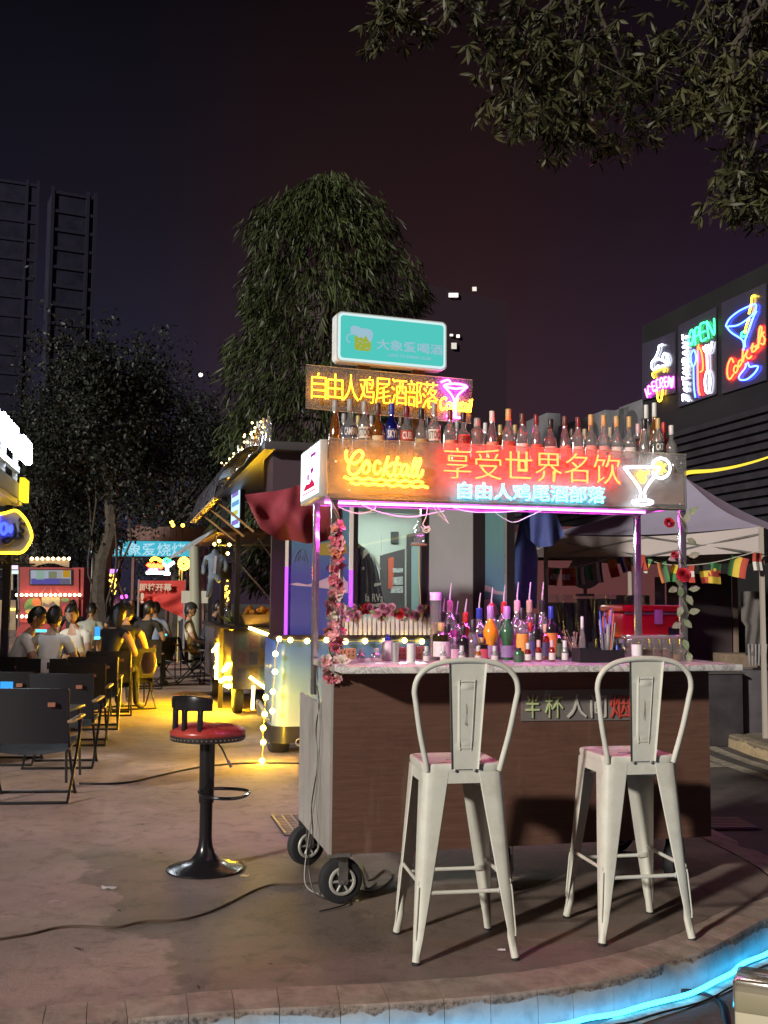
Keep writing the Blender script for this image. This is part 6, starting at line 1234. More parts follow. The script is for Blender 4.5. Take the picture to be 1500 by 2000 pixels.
# goods stored under the tent
def simple(name, label, cat, loc, yaw, parts, group=None):
    t_ = thing(name, label, cat, loc, yaw, group)
    for nm, m_, a, b in parts: MB().box(a, b, .006).build(nm, m_, t_)
    return t_
stor_d = mat('stored_dark', (.06, .05, .06), .7, var=.4, vscale=9); card = mat('cardboard', (.20, .145, .10), .8, var=.2, vscale=8); grey_b = mat('grey_board', (.22, .21, .22), .6, var=.2, vscale=6)
z0 = -.13
simple('storage_shelf', 'row of dark plastic-wrapped goods under the tent behind the bar', 'wrapped goods', (2.05, 13.6, z0), -.4, [('pallet', pale_wood, (0, 0, 0), (1.25, .5, .12)), ('bundle', stor_d, (0, .02, .12), (.38, .48, 1.55)), ('bundle', mat('stored_plum', (.09, .06, .08), .5, var=.5, vscale=7), (.39, 0, .12), (.8, .5, 1.6)), ('bundle', grey_b, (.81, .03, .12), (1.22, .5, 1.5))])
film = sheet('shrink_film', (.85, .85, .88), .05, (.5, .5, .5), .12, .15); bo = bpy.data.objects['storage_shelf']
def fold(a, b): return Vector((-.02 + 1.28 * a, -.04 + .03 * math.sin(a * 40 + b * 3) + .02 * math.sin(b * 9 + a * 13), .15 + 1.5 * b))
MB().grid(fold, 40, 10).build('shrink_wrap', film, bo)
simple('wheel_fan', 'round grey fan standing on the wrapped goods under the tent', 'fan', (2.5, 13.35, z0 + 1.63), -.3, [('foot', grey_b, (-.1, -.1, 0), (.1, .1, .03)), ('stem', grey_b, (-.02, -.02, .03), (.02, .02, .1))])
fo_ = bpy.data.objects['wheel_fan']; MB().lathe([(.02, -.03), (.12, -.05), (.2, -.02), (.21, .02), (.12, .05)], 24, (0, 0, .3), axis='Y').build('cage', grey_b, fo_); MB().lathe([(.001, -.07), (.05, -.065), (.055, -.05)], 14, (0, 0, .3), axis='Y').build('hub', mat('blue_hub', (.06, .1, .16), .5), fo_)
simple('leaning_door', 'dark door panel leaning under the right side of the tent', 'door', (4.0, 14.4, z0), -.3, [('panel', mat('door_dark', (.05, .03, .035), .5), (0, 0, 0), (.62, .04, 1.95)), ('frame', mat('door_frame', (.16, .11, .08), .6), (-.1, .01, 0), (-.01, .05, 2.0)), ('frame', mat('door_frame', (.16, .11, .08), .6), (.63, .01, 0), (.7, .05, 2.0))])
simple('wooden_boards', 'stack of pale and brown boards leaning beside the tent door', 'boards', (3.6, 14.3, z0), -.25, [('board', grey_b, (0, 0, 0), (.13, .03, 1.9)), ('board', mat('board_brown', (.13, .085, .06), .7), (.15, .01, 0), (.36, .05, 1.85)), ('board', mat('board_pale', (.30, .27, .25), .7), (.02, -.05, 0), (.07, -.02, 1.5))])
simple('framed_notice', 'framed grey notice board under the tent behind the cooler', 'notice board', (3.0, 13.9, .9), -.25, [('frame', grey_b, (0, 0, 0), (.42, .03, .62)), ('sheet', mat('notice_sheet', (.33, .31, .30), .7, var=.3, vscale=20), (.04, -.004, .05), (.38, -.001, .57))])
simple('leg_of_notice', 'plain grey stand below the framed notice', 'stand', (3.1, 13.95, z0), -.25, [('post', grey_b, (0, 0, 0), (.04, .04, 1.03)), ('post', grey_b, (.2, 0, 0), (.24, .04, 1.03))])
cb = simple('carton', 'brown carton on the dark bench under the tent', 'carton', (4.02, 12.3, .66), .1, [('box', card, (-.2, -.15, 0), (.3, .2, .2))])
simple('bench_cabinet', 'long dark bench cabinet under the right of the tent', 'cabinet', (2.98, 11.8, z0), .12, [('cabinet', mat('cab_dark', (.05, .045, .05), .6, var=.3, vscale=4), (0, 0, 0), (.98, .6, .78)), ('top', mat('cab_top', (.10, .09, .09), .4), (-.02, -.02, .78), (1.0, .62, .80))])
simple('metal_bin', 'grey metal box standing at the right of the bench', 'box', (4.0, 12.05, z0), .1, [('box', mat('bin_grey', (.085, .075, .085), .6, var=.2, vscale=5), (0, 0, 0), (.42, .45, .82)), ('lid', mat('bin_grey2', (.10, .09, .10), .6), (-.01, -.01, .82), (.43, .46, .84))])
# folded pale canvas hanging at right pole
t = thing('hanging_canvas', 'bundle of folded pale canvas hanging beside the right tent pole', 'canvas', D(1470, 1260, 11.9))
cloth(lambda a, b: D(1448 + 40 * a + (8 if b > .5 else 0) * (1 - a), 1155 + 125 * b, 12.0 + .018 * math.sin(a * 11 + b * 6) - .05 * b), 24, 12, 'cloth', mat('pale_canvas', (.10, .09, .085), .8, var=.15, vscale=6), t)
for i in range(6): MB().tube([D(1462 + i * 7, 1258, 11.95), D(1464 + i * 6, 1300, 11.95)], .012, 5).build('pole_end', grey_b, t, True)
# red cooler on a stand behind the counter
q = brow(1.25).px(1256, 1246); t = thing('red_cooler_box', 'red insulated cooler box behind the right end of the counter', 'cooler', q, BYAW); s_ = q.y / FPX
hw = 68 * s_; hc = 50 * s_
MB().box((-hw * .95, -.14, 0), (hw * .95, .16, hc * .98), .02).build('body', mat('red_plastic', (.75, .03, .035), .32, var=.1, vscale=4), t); MB().box((-hw, -.155, hc), (hw, .175, hc + 14 * s_), .02).build('lid', M['red_plastic'], t)
MB().box((-hw * .02, -.165, hc * .55), (.05, -.15, hc * 1.1), .004).build('latch', M['white_plastic'], t); MB().box((hw * .42, -.16, .01), (hw * .9, -.143, hc * .45), .008).build('handle', black_pl, t); MB().box((-hw * .9, -.155, hc - .012), (hw * .9, -.141, hc - .004)).build('trim', steel, t)
simple('cooler_stand', 'folding stand under the red cooler box', 'stand', (q.x, q.y, 0), BYAW, [('top', grey_b, (-hw, -.15, q.z - .03), (hw, .17, q.z - .001)), ('leg', steel_d, (-hw + .02, -.13, 0), (-hw + .05, -.1, q.z - .03)), ('leg', steel_d, (hw - .05, -.13, 0), (hw - .02, -.1, q.z - .03)), ('leg', steel_d, (-hw + .02, .12, 0), (-hw + .05, .15, q.z - .03)), ('leg', steel_d, (hw - .05, .12, 0), (hw - .02, .15, q.z - .03))])
# shop front sign far behind, dark red
q = D(1080, 1040, 19); t = thing('dark_shop_front', 'dark red shop front with a shadowed lettered fascia behind the tent', 'shop', (q.x, q.y, -.13), -.1)
MB().box((-2.2, 0, 0), (2.6, .3, 2.9)).build('wall', mat('shop_red', (.10, .02, .025), .7), t, smooth=False); bd = MB().box((-2.0, -.12, 2.35), (2.4, -.02, 2.8)).build('fascia', mat('shop_fascia', (.07, .05, .05), .6), t, smooth=False)
text_local('DOUBLE', -.55, 1.7, 2.46, 2.70, 'lettering', mat('shop_letter', (.22, .20, .15), .5), bd, -.125, offset=.02)

# ================================================================== RIGHT BUILDING WITH NEON SIGNS
NA, NB = D(1500, 600, 16.), D(1258, 700, 19.7); wyaw = math.atan2(NB.y - NA.y, NB.x - NA.x) + math.pi
wpl = Plane((NA.x, NA.y, 0), wyaw)   # faces left
if wpl.n.x > 0: wyaw -= math.pi; wpl = Plane((NA.x, NA.y, 0), wyaw)
bld = thing('slatted_building', 'dark building with horizontal slats and neon signs at the right', 'building', (NA.x, NA.y, -.13), wyaw)
dl = (NB - NA); dl.z = 0; dirn = dl.normalized(); back_ = -wpl.n
bwall = mat('building_dark', (.009, .008, .011), .8, var=.2, vscale=.8); slat_m = mat('slat_dark', (.026, .023, .032), .6, var=.3, vscale=3)
P0 = NA - dirn * 6; P1 = NA + dirn * 13
def vbox(p, q, th, z0_, z1_, nm, m_, par, off=0.): MB().add([Vector((*(a + back_ * o).xy, z)) for z in (z0_, z1_) for a, o in ((p, off), (q, off), (q, off + th), (p, off + th))], [(0, 1, 2, 3), (4, 7, 6, 5), (0, 4, 5, 1), (1, 5, 6, 2), (2, 6, 7, 3), (3, 7, 4, 0)]).build(nm, m_, par, True, smooth=False)
vbox(P0, P1, 4, -.13, 4.45, 'wall', bwall, bld); vbox(P0, NA + dirn * 3.9, 3.8, 4.45, 6.6, 'upper_wall', bwall, bld)
for i in range(14): vbox(P0, P1, .05, 2.5 + i * .14, 2.59 + i * .14, 'slat', slat_m, bld, -.06)
def nsign(name, label, quad, strokes, texts):
    q = [wpl.px(u, v, .03) for u, v in quad]; c = sum(q, Vector()) / 4; t_ = thing(name, label, 'neon sign', c)
    MB().slab(wpl, [wpl.px(u, v) for u, v in quad], .02, .02).build('backing', mat('sign_backing', (.05, .045, .07), .25), t_, True, smooth=False)
    for nm, m_, st in strokes:
        r_ = .014; neon(wpl, st, nm, m_, t_, r_, .07, 6, 4)
    return t_
NZ = lambda st: zm(st, 1220, 540, 5.357)
nsign('ice_cream_sign', 'neon ice cream cone sign reading ICECREAM, leftmost on the dark building', [(1258, 782), (1322, 768), (1322, 648), (1258, 672)], [
    ('neon_swirl', whi, [NZ(s) for s in ([(400, 715), (360, 725), (350, 780), (320, 850), (280, 910), (290, 970), (320, 965), (350, 930), (370, 950), (400, 930), (440, 925), (455, 860), (420, 800), (395, 850), (410, 890), (440, 900)], [(310, 880), (350, 860), (390, 880)])]),
    ('neon_cone_rim', yel2, [NZ(s) for s in ([(310, 1060), (290, 1020), (330, 990), (415, 955), (410, 1000)],)]), ('neon_cone', yel2, [NZ(s) for s in ([(335, 1190), (345, 1270), (360, 1305), (385, 1280), (400, 1180)],)]),
    ('neon_letters', pink, [NZ(s) for s in ([(215, 1180), (240, 1265)], [(270, 1155), (245, 1150), (250, 1230), (275, 1220)], [(310, 1100), (285, 1115), (300, 1200), (325, 1180)], [(292, 1155), (315, 1145)], [(350, 1080), (330, 1090), (340, 1170), (362, 1160)], [(375, 1165), (370, 1075), (395, 1065), (395, 1110), (375, 1120), (405, 1160)], [(440, 1055), (415, 1062), (425, 1155), (450, 1145)], [(420, 1105), (442, 1100)], [(455, 1150), (462, 1050), (480, 1145)], [(490, 1165), (480, 1060), (500, 1110), (510, 1045), (500, 1160)])])], [])
nsign('restaurant_sign', 'neon RESTAURANT OPEN sign with blue spoon, red knife and white fork', [(1329, 796), (1403, 770), (1402, 600), (1329, 636)], [
    ('neon_open', green, [NZ(s) for s in (['c', (690, 575), (670, 650), (685, 720), (710, 690), (720, 610), (710, 560)], [(740, 715), (735, 560), (775, 535), (775, 600), (745, 630)], [(850, 480), (790, 510), (800, 670), (855, 645)], [(798, 590), (840, 570)], [(880, 645), (862, 470), (935, 610), (935, 440)])]),
    ('neon_spoon', blue, [NZ(s) for s in (['c', (720, 770), (690, 840), (715, 940), (745, 880), (740, 800)], [(720, 940), (725, 1150), (740, 1265)])]),
    ('neon_knife', red, [NZ(s) for s in ([(790, 1240), (770, 1150), (765, 760), (780, 745), (805, 800), (818, 900), (815, 980), (790, 1000)],)]),
    ('neon_fork', whi, [NZ(s) for s in ([(820, 740), (850, 795), (890, 790), (915, 680)], [(855, 770), (848, 720)], [(880, 760), (880, 710)], [(860, 800), (865, 980)], ['c', (865, 985), (840, 1080), (850, 1200), (880, 1210), (895, 1100), (885, 1010)])]),
    ('neon_restaurant', whi, [NZ(s) for s in ([(610, 1300), (605, 1240), (640, 1250), (650, 1285), (612, 1260), (672, 1300)], [(635, 1195), (620, 1170), (650, 1165), (655, 1200), (625, 1190)], [(620, 1140), (615, 1105), (640, 1110), (650, 1140), (660, 1105)], [(610, 1085), (605, 1050)], [(608, 1068), (665, 1058)], [(662, 1030), (610, 1005), (662, 975)], [(645, 1020), (645, 985)], [(610, 960), (650, 955), (662, 930), (610, 925)], [(660, 900), (608, 895), (612, 860), (640, 865), (640, 890), (665, 850)], [(662, 830), (610, 800), (662, 770)], [(645, 815), (645, 785)], [(662, 745), (608, 740), (662, 700), (608, 695)], [(610, 665), (605, 610)], [(607, 640), (665, 628)])])], [])
nsign('cocktails_sign', 'blue neon martini glass with red Cocktails script, rightmost on the dark building', [(1414, 770), (1500, 743), (1500, 553), (1413, 592)], [
    ('neon_martini', blue, [NZ(s) for s in ([(1085, 525), (1060, 515), (1100, 440), (1200, 360), (1330, 300), (1375, 300), (1360, 370), (1280, 450), (1180, 510), (1090, 522)], [(1065, 525), (1120, 590), (1235, 670), (1245, 770)], [(1380, 362), (1350, 420), (1310, 530), (1260, 670), (1262, 740)], [(1270, 910), (1260, 960), (1200, 1040), (1210, 1080), (1280, 1075), (1360, 1010), (1395, 950), (1370, 935), (1310, 945), (1290, 900)])]),
    ('neon_straw', yel2, [NZ(s) for s in ([(1370, 205), (1335, 210), (1325, 290), (1300, 390)], [(1300, 440), (1270, 530), (1255, 590)])]),
    ('neon_olive', green, [NZ(s) for s in ([(1262, 570), (1225, 590), (1225, 630), (1250, 625)],)]),
    ('neon_script', red, [NZ(s) for s in ([(1140, 900), (1115, 855), (1080, 930), (1075, 1030), (1100, 1075), (1140, 1020)], ['c', (1160, 930), (1140, 980), (1160, 1010), (1185, 960)], [(1225, 870), (1195, 890), (1190, 950), (1225, 900), (1240, 760)], [(1240, 900), (1250, 840), (1290, 770), (1270, 830), (1300, 860), (1330, 830)], [(1320, 760), (1345, 700)], [(1370, 730), (1340, 740), (1335, 790), (1370, 770), (1380, 720), (1385, 760), (1420, 640), (1435, 540), (1415, 530), (1400, 640), (1400, 750)], [(1460, 580), (1440, 610), (1465, 650), (1455, 710), (1425, 700)])])], [])
# air-conditioning units on the roof ledge
acm = mat('ac_white', (.17, .17, .19), .5, var=.15, vscale=4)
for i, (u0, u1, v0, v1) in enumerate(((1207, 1258, 786, 860), (1185, 1228, 798, 862), (1135, 1180, 808, 868), (1088, 1130, 825, 870), (1026, 1066, 814, 872))):
    a, b = wpl.px(u1, v1), wpl.px(u0, v1); zt = wpl.px((u0 + u1) / 2, v0).z; zb = 4.45; w2 = (b - a).length
    t_ = thing('air_conditioner', 'grey air-conditioning unit, %s from the right on the building ledge' % ordn(i), 'air conditioner', Vector((*((a + b) / 2).xy, zb)) + back_ * .02, wyaw, 'air conditioners on the building ledge')
    MB().box((-w2 / 2, .0, .06), (w2 / 2, .35, zt - zb), .02).build('case', acm, t_); MB().lathe([(.25, -.012), (.25, -.002)], 20, (0, 0, (zt - zb) * .5), axis='Y').build('fan_grille', mat('ac_grille', (.08, .08, .09), .5), t_); MB().box((-w2 / 2 + .05, .05, 0), (-w2 / 2 + .1, .3, .06)).build('foot', acm, t_); MB().box((w2 / 2 - .1, .05, 0), (w2 / 2 - .05, .3, .06)).build('foot', acm, t_)
tag(MB().tube(crom([D(u, v, yy) for u, v, yy in ((1338, 926, 6.0), (1350, 922, 6.4), (1400, 918, 8), (1450, 908, 10), (1500, 893, 12), (1560, 870, 14))], 5), .012, 6).build('yellow_light_cable', emis('cable_glow', (1.0, .72, .06), 1.3)), 'thin yellow glowing cable strung above the tent roof', 'light cable')

# ================================================================== LEFT KIOSK
L0, L1 = D(0, 868, 10.15), D(50, 908, 12.0); kyaw = math.atan2(L0.y - L1.y, L0.x - L1.x) + math.pi
kp = Plane((L1.x, L1.y, 0), kyaw)
if kp.n.x < 0: kyaw -= math.pi; kp = Plane((L1.x, L1.y, 0), kyaw)
kd = Vector((L0.x - L1.x, L0.y - L1.y, 0)).normalized(); kb = -kp.n
ki = thing('drinks_kiosk', 'drinks kiosk with big white lit lettering at the left edge', 'kiosk', (L1.x, L1.y, 0), kyaw)
K1 = Vector((L1.x, L1.y, 0)); K0 = K1 + kd * 4.2
def kbox(p, q, th, z0_, z1_, nm, m_, off=0.): return MB().add([Vector((*(a + kb * o).xy, z)) for z in (z0_, z1_) for a, o in ((p, off), (q, off), (q, off + th), (p, off + th))], [(0, 1, 2, 3), (4, 7, 6, 5), (0, 4, 5, 1), (1, 5, 6, 2), (2, 6, 7, 3), (3, 7, 4, 0)]).build(nm, m_, ki, True, smooth=False)
kgrey = mat('kiosk_grey', (.20, .22, .24), .5, var=.15, vscale=3); kwht = mat('kiosk_white', (.62, .62, .55), .5)
zt0 = D(50, 908, 12.0).z; zt1 = D(52, 866, 12.0).z
kbox(K1 + kd * -.05, K0, 1.6, zt0 - .42, zt0 - .26, 'roof', kgrey); kbox(K1, K0, 1.5, zt0 - .47, zt0 - .425, 'soffit', kwht, .02)
kbox(K1 + kd * .2, K0, .06, 0, zt0 - .47, 'back_wall', mat('kiosk_dark', (.035, .035, .045), .6), 1.5)
kbox(K1 + kd * .05, K1 + kd * .13, .08, 0, zt0 - .47, 'post', mat('post_navy', (.02, .022, .05), .4), .1)
kbox(K1, K0, .05, zt0 - .10, zt0 - .03, 'sign_rail', kgrey, .06)
for s in (.1, 1.0, 1.9): kbox(K1 + kd * s, K1 + kd * (s + .05), .05, zt0 - .26, zt1, 'sign_strut', kgrey, .07)
for i, ch_ in enumerate('LOVE TO DRINK CLUB'):
    if ch_ != ' ': xa = (K1 + kd * (3.85 - i * .22) - kp.p0).dot(kp.ex); xb = (K1 + kd * (3.85 - i * .22 - (.17 if ch_ != 'I' else .05)) - kp.p0).dot(kp.ex); text_on(ch_, kp, kp.at(min(xa, xb), zt0), kp.at(max(xa, xb), zt1), 'lit_letter', emis('letter_white', (.80, .90, 1.0), 40.), ki, .06, .0)
kbox(K1 + kd * .12, K1 + kd * .5, .05, zt0 - .44, zt0 - .2, 'lit_panel', emis('panel_yellow', (1.0, .66, .02), 2.6), -.06)
kbox(K1 + kd * .9, K1 + kd * 1.4, .02, zt0 - .44, zt0 - .41, 'soffit_lamp', emis('soffit_white', (.9, 1, .85), 70.), .5)
q = D(24, 975, 11.6); MB().tube([q + Vector((-.15, .1, .1)), q + Vector((.05, -.02, -.03))], .05, 10).build('spot_lamp', mat('lamp_grey', (.4, .4, .38), .5), ki, True)
mb = MB()
for i in range(9): MB().tube([D(-6 + i * 3.2, 950 + i * 1.5, 11.4), D(-6 + i * 3.2, 968 + i * 1.5, 11.4)], .012, 5).build('green_fringe', mat('fringe_green', (.15, .45, .22), .6), ki, True)
# round neon sign hanging below
q = D(5, 1040, 11.0); rs = thing('round_neon_sign', 'grey rounded hanging sign with yellow neon rim and blue script', 'neon sign', q); rp_ = Plane(q, .05)
ol = [(-60, 1030), (-40, 1008), (-5, 1004), (10, 1002), (31, 997), (48, 1012), (58, 1030), (62, 1048), (57, 1062), (44, 1078), (20, 1080), (-20, 1078), (-50, 1066)]
MB().slab(rp_, [rp_.px(u, v) for u, v in ol], 0, .05).build('board', mat('sign_grey', (.28, .27, .29), .5), rs, True, smooth=False); neon(rp_, [['c'] + ol], 'neon_rim', emis('rim_yellow', (1.0, .58, .02), 6.), rs, .014, .06)
jb = emis('script_blue', (.03, .05, 1.0), 5.5); dk_ = mat('script_off', (.03, .03, .05), .3)
neon(rp_, [[(-12, 1010), (-2, 1008), (-6, 1040), (-16, 1048)], ['c', (4, 1024), (1, 1036), (8, 1043), (14, 1032), (10, 1023)], [(18, 1028), (20, 1040), (25, 1026)]], 'neon_script', jb, rs, .017, .075)
neon(rp_, [[(27, 1022), (30, 1038), (26, 1052), (14, 1062), (6, 1056), (16, 1050), (34, 1052), (46, 1048)], [(40, 1012), (38, 1018)], [(50, 1024), (44, 1022), (40, 1030), (48, 1036), (42, 1044), (36, 1040)]], 'dark_script', dk_, rs, .017, .075)
MB().tube([D(-20, 990, 11), D(-20, 1006, 11)], .015, 6).build('hanger', dkfr, rs, True)
t = thing('letter_row', 'unlit grey letters KEN below the round neon sign', 'letters', D(20, 1100, 11.5)); lp2 = Plane(D(20, 1100, 11.5), .05)
for ch, a, b in (('K', 3, 18), ('E', 23, 36), ('N', 40, 56)): text_on(ch, lp2, lp2.px(a, 1101), lp2.px(b, 1083), 'letter', mat('letter_grey', (.12, .12, .13), .5), t, .03, 0)
MB().box((-.5, .03, -.02), (.25, .06, 0)).build('rail', dkfr, t)

# ================================================================== RED FOOD STALL
def stall_px(y): return Plane(D(97, 1150, y), 0)
rp3 = stall_px(34.); st = thing('red_food_stall', 'red food stall with rows of light bulbs and burger mural at the left', 'food stall', Vector((rp3.p0.x, rp3.p0.y, 0)))
def face(quad, nm, m_, par, off=0., th=.03, pl_=None): p_ = pl_ or rp3; return MB().slab(p_, [p_.px(u, v) for u, v in quad], off, th).build(nm, m_, par, True, smooth=False)
rq = lambda u0, v0, u1, v1: [(u0, v1), (u1, v1), (u1, v0), (u0, v0)]
redp = mat('stall_red', (.34, .03, .03), .5, var=.2, vscale=1.5)
MB().box((-1.0, .05, 0), (1.05, 1.4, D(97, 1108, 34).z)).build('body', redp, st)
face(rq(36, 1110, 154, 1216), 'front', redp, st, -.02, .02); face(rq(58, 1112, 142, 1143), 'window_frame', dkfr, st, .0, .04)
wf = face(rq(61, 1114, 139, 1141), 'window_light', emis('stall_window', (.62, .66, .80), .55), st, .045, .01)
for (a, b, c, d_), cc in (((72, 1114, 88, 1132), (.4, .6, .5)), ((96, 1116, 112, 1131), (.3, .32, .2)), ((124, 1114, 138, 1128), (.75, .4, .03)), ((62, 1130, 138, 1141), (.16, .13, .5)), ((112, 1116, 122, 1130), (.5, .5, .5)), ((118, 1131, 138, 1141), (.2, .2, .22))): face(rq(a, b, c, d_), 'window_item', emis('item_%d' % int(a), cc, .6), wf, .056, .004)
ar = [(58, 1090), (136, 1090), (136, 1108), (125, 1106), (110, 1101), (95, 1100), (80, 1103), (70, 1106), (58, 1104)]
face([(u, v) for u, v in reversed(ar)], 'header', mat('header_tan', (.32, .22, .13), .6), st, .0, .05)
for i in range(8): MB().ball(rp3.px(62 + i * 10.4, 1091, .12), .05, 8, 6).build('bulb', emis('stall_bulb', (1.0, .80, .45), 9.), st, True)
for i in range(14): MB().ball(rp3.px(33 + i * 9.4, 1162, .15), .05, 8, 6).build('bulb', M['stall_bulb'], st, True)
for i in range(9): MB().ball(rp3.px(34 + i * 9.0, 1204, .15), .05, 8, 6).build('bulb', M['stall_bulb'], st, True)
mp = face(rq(36, 1165, 154, 1203), 'mural', mat('mural_brown', (.22, .03, .03), .6), st, .0, .03)
def blob(pts, nm, cc, off): face(list(reversed(pts)), nm, mat('mur_' + nm + '%d' % int(off * 1000), cc, .6), mp, off, .004)
oval = lambda cx, cy, rx, ry: [p for p in ell(cx, cy, rx, ry, 14)[1:]]
blob(oval(65, 1185, 17, 17), 'burger', (.16, .26, .05), .034); blob(oval(72, 1178, 9, 10), 'tomato', (.6, .16, .03), .040); blob(oval(62, 1190, 13, 8), 'lettuce', (.08, .14, .04), .045); blob(oval(60, 1194, 10, 4), 'bun', (.5, .28, .08), .05)
blob([(82, 1166), (118, 1166), (116, 1200), (84, 1200)], 'cup', (.48, .38, .18), .034); blob(oval(100, 1186, 11, 9), 'cup_print', (.55, .18, .12), .040); blob([(84, 1176), (96, 1182), (104, 1174), (116, 1186), (116, 1190), (84, 1184)], 'mountain', (.15, .1, .09), .045)
blob([(124, 1184), (134, 1182), (140, 1200), (120, 1202)], 'fries', (.6, .05, .04), .034); blob(oval(128, 1172, 8, 4), 'leaf', (.12, .2, .06), .040)
for i in range(3): face([(100 + (i - 1) * 18 + 1.5, 1158), (100 + (i - 1) * 10, 1147), (100 + (i - 1) * 10 - 1, 1147), (100 + (i - 1) * 18 - 1.5, 1158)], 'painted_ray', mat('ray_pink', (.5, .12, .10), .6), st, .004, .003)
# small stall left of it
sp2 = Plane(D(25, 1180, 30), 0); s2 = thing('snack_stand', 'pale snack stand with yellow light line left of the red stall', 'food stall', Vector((sp2.p0.x, sp2.p0.y, 0)))
face(rq(-10, 1172, 33, 1230), 'front', mat('stand_tan', (.30, .22, .13), .6, var=.3, vscale=3), s2, 0, .1, sp2); face(rq(7, 1188, 33, 1192), 'light_line', emis('line_yellow', (1, .75, .15), 3.), s2, .11, .03, sp2); face(rq(12, 1102, 36, 1112), 'lit_sign', emis('sign_mixed', (.8, .65, .9), 1.4), s2, .0, .05, sp2); face(rq(12, 1114, 37, 1121), 'lit_sign', emis('sign_mixed2', (.7, .9, .8), 1.2), s2, .0, .05, sp2)
for u in (10, 36): MB().tube([sp2.px(u, 1225, .02), sp2.px(u, 1102, .02)], .03, 6).build('post', grey_b, s2, True)
face(rq(14, 1122, 26, 1152), 'menu_board', mat('board_cream', (.35, .31, .25), .6), s2, 0, .04, sp2); face(rq(6, 1196, 18, 1212), 'box', mat('violet_box', (.10, .08, .2), .5), s2, .11, .04, sp2)
# cyan road-side rod light
t = thing('lamp_pole', 'thin pale lamp pole right of the red stall', 'lamp pole', G(176, 1290)); q = D(180, 1075, 26.)
t.location = (q.x, q.y, 0); BASE[t.name] = Matrix.Translation(t.location); MB().tube([(0, 0, 0), (.02, 0, q.z)], .02, 6).build('pole', mat('pole_pale', (.45, .45, .48), .5), t); MB().ball((.05, -.02, q.z), .09, 10, 8, (1, .5, 1)).build('lamp', emis('pole_lamp', (.25, .8, .95), 1.2), t)

# ================================================================== BARBECUE STALL BACKDROP
bpl = Plane(D(290, 1070, 26), 0)
cs = thing('barbecue_sign', 'long cyan light box sign with white characters over the far stall', 'light box', Vector((bpl.p0.x, bpl.p0.y, bpl.px(290, 1089).z)))
face([(205, 1088), (376, 1089), (376, 1057), (205, 1055)], 'case', dkfr, cs, -.2, .195, bpl); face([(206, 1086), (375, 1087), (375, 1058), (206, 1056)], 'lit_face', emis('bbq_cyan', (.06, .50, .66), .95), cs, .0, .01, bpl)
text_on('大象爱烧烤', bpl, bpl.px(220, 1085), bpl.px(363, 1061), 'lettering', emis('bbq_letter', (.50, .82, .95), .9), cs, .01, .014, offset=.01)
for u in (215, 368): MB().tube([bpl.px(u, 1089, -.1), Vector((*bpl.px(u, 1089, -.1).xy, 0))], .05, 8).build('post', dkfr, cs, True)
fp2 = Plane(D(320, 1040, 27.5), 0); bf = thing('board_fence', 'brown upright board fence above the cyan barbecue sign', 'fence', Vector((fp2.p0.x, fp2.p0.y, fp2.px(320, 1060).z)))
fbm = mat('fence_brown', (.16, .095, .085), .8, var=.25, vscale=2)
for i in range(13): u = 250 + i * 12; face(rq(u, 1030 + 2 * math.sin(i * 2), u + 11.4, 1060), 'board', fbm, bf, 0, .05, fp2)
for v in (1036, 1054): MB().tube([fp2.px(246, v, -.04), fp2.px(408, v, -.04)], .04, 6).build('rail', fbm, bf, True)
for u in (262, 330, 400): MB().tube([fp2.px(u, 1060, -.05), Vector((*fp2.px(u, 1060, -.05).xy, 0))], .05, 6).build('post', fbm, bf, True)
# red opening banner
np_ = Plane(D(317, 1170, 24), 0); bn = thing('opening_banner', 'sagging red cloth banner with pale characters below the barbecue sign', 'banner', np_.px(317, 1208))
def banf(a, b):
    u = 272 + 90 * a; vb = 1182 + 26 * max(0, (a - .42) / .58) ** .8 if a > .42 else 1182 - 4 * math.sin(a * 7); v = 1134 + (vb - 1134) * b
    return np_.px(u, v, .07 * math.sin(a * 9 + b * 4) * b + .04 * math.sin((a + b) * 16) * b)
MB().grid(banf, 40, 14).build('cloth', mat('banner_red', (.58, .045, .035), .75, var=.12, vscale=2), bn, True)
text_on('即将开幕', np_, np_.px(275, 1154), np_.px(338, 1140), 'lettering', mat('banner_letter', (.70, .55, .42), .7), bn, .01, .13, offset=.02); text_on('!', np_, np_.px(277, 1178), np_.px(284, 1158), 'lettering', mat('banner_letter', (.7, .55, .42), .7), bn, .01, .13, offset=.03)
for u in (272, 362): MB().tube([np_.px(u, 1132, -.03), Vector((*np_.px(u, 1132, -.03).xy, 0))], .03, 6).build('pole', grey_b, bn, True)
q = D(377, 1200, 23); pi_ = thing('steel_pillar', 'pale green round steel pillar right of the red banner', 'pillar', (q.x, q.y, 0)); MB().tube([(.07, 0, 0), (.05, 0, 1.4), (.0, 0, D(385, 1060, 23).z)], [.14, .13, .12], 12).build('shaft', mat('pillar_green', (.34, .34, .25), .5), pi_); MB().box((-.25, -.04, 1.36), (.32, .04, 1.62)).build('collar_board', mat('collar_white', (.5, .47, .40), .6), pi_)
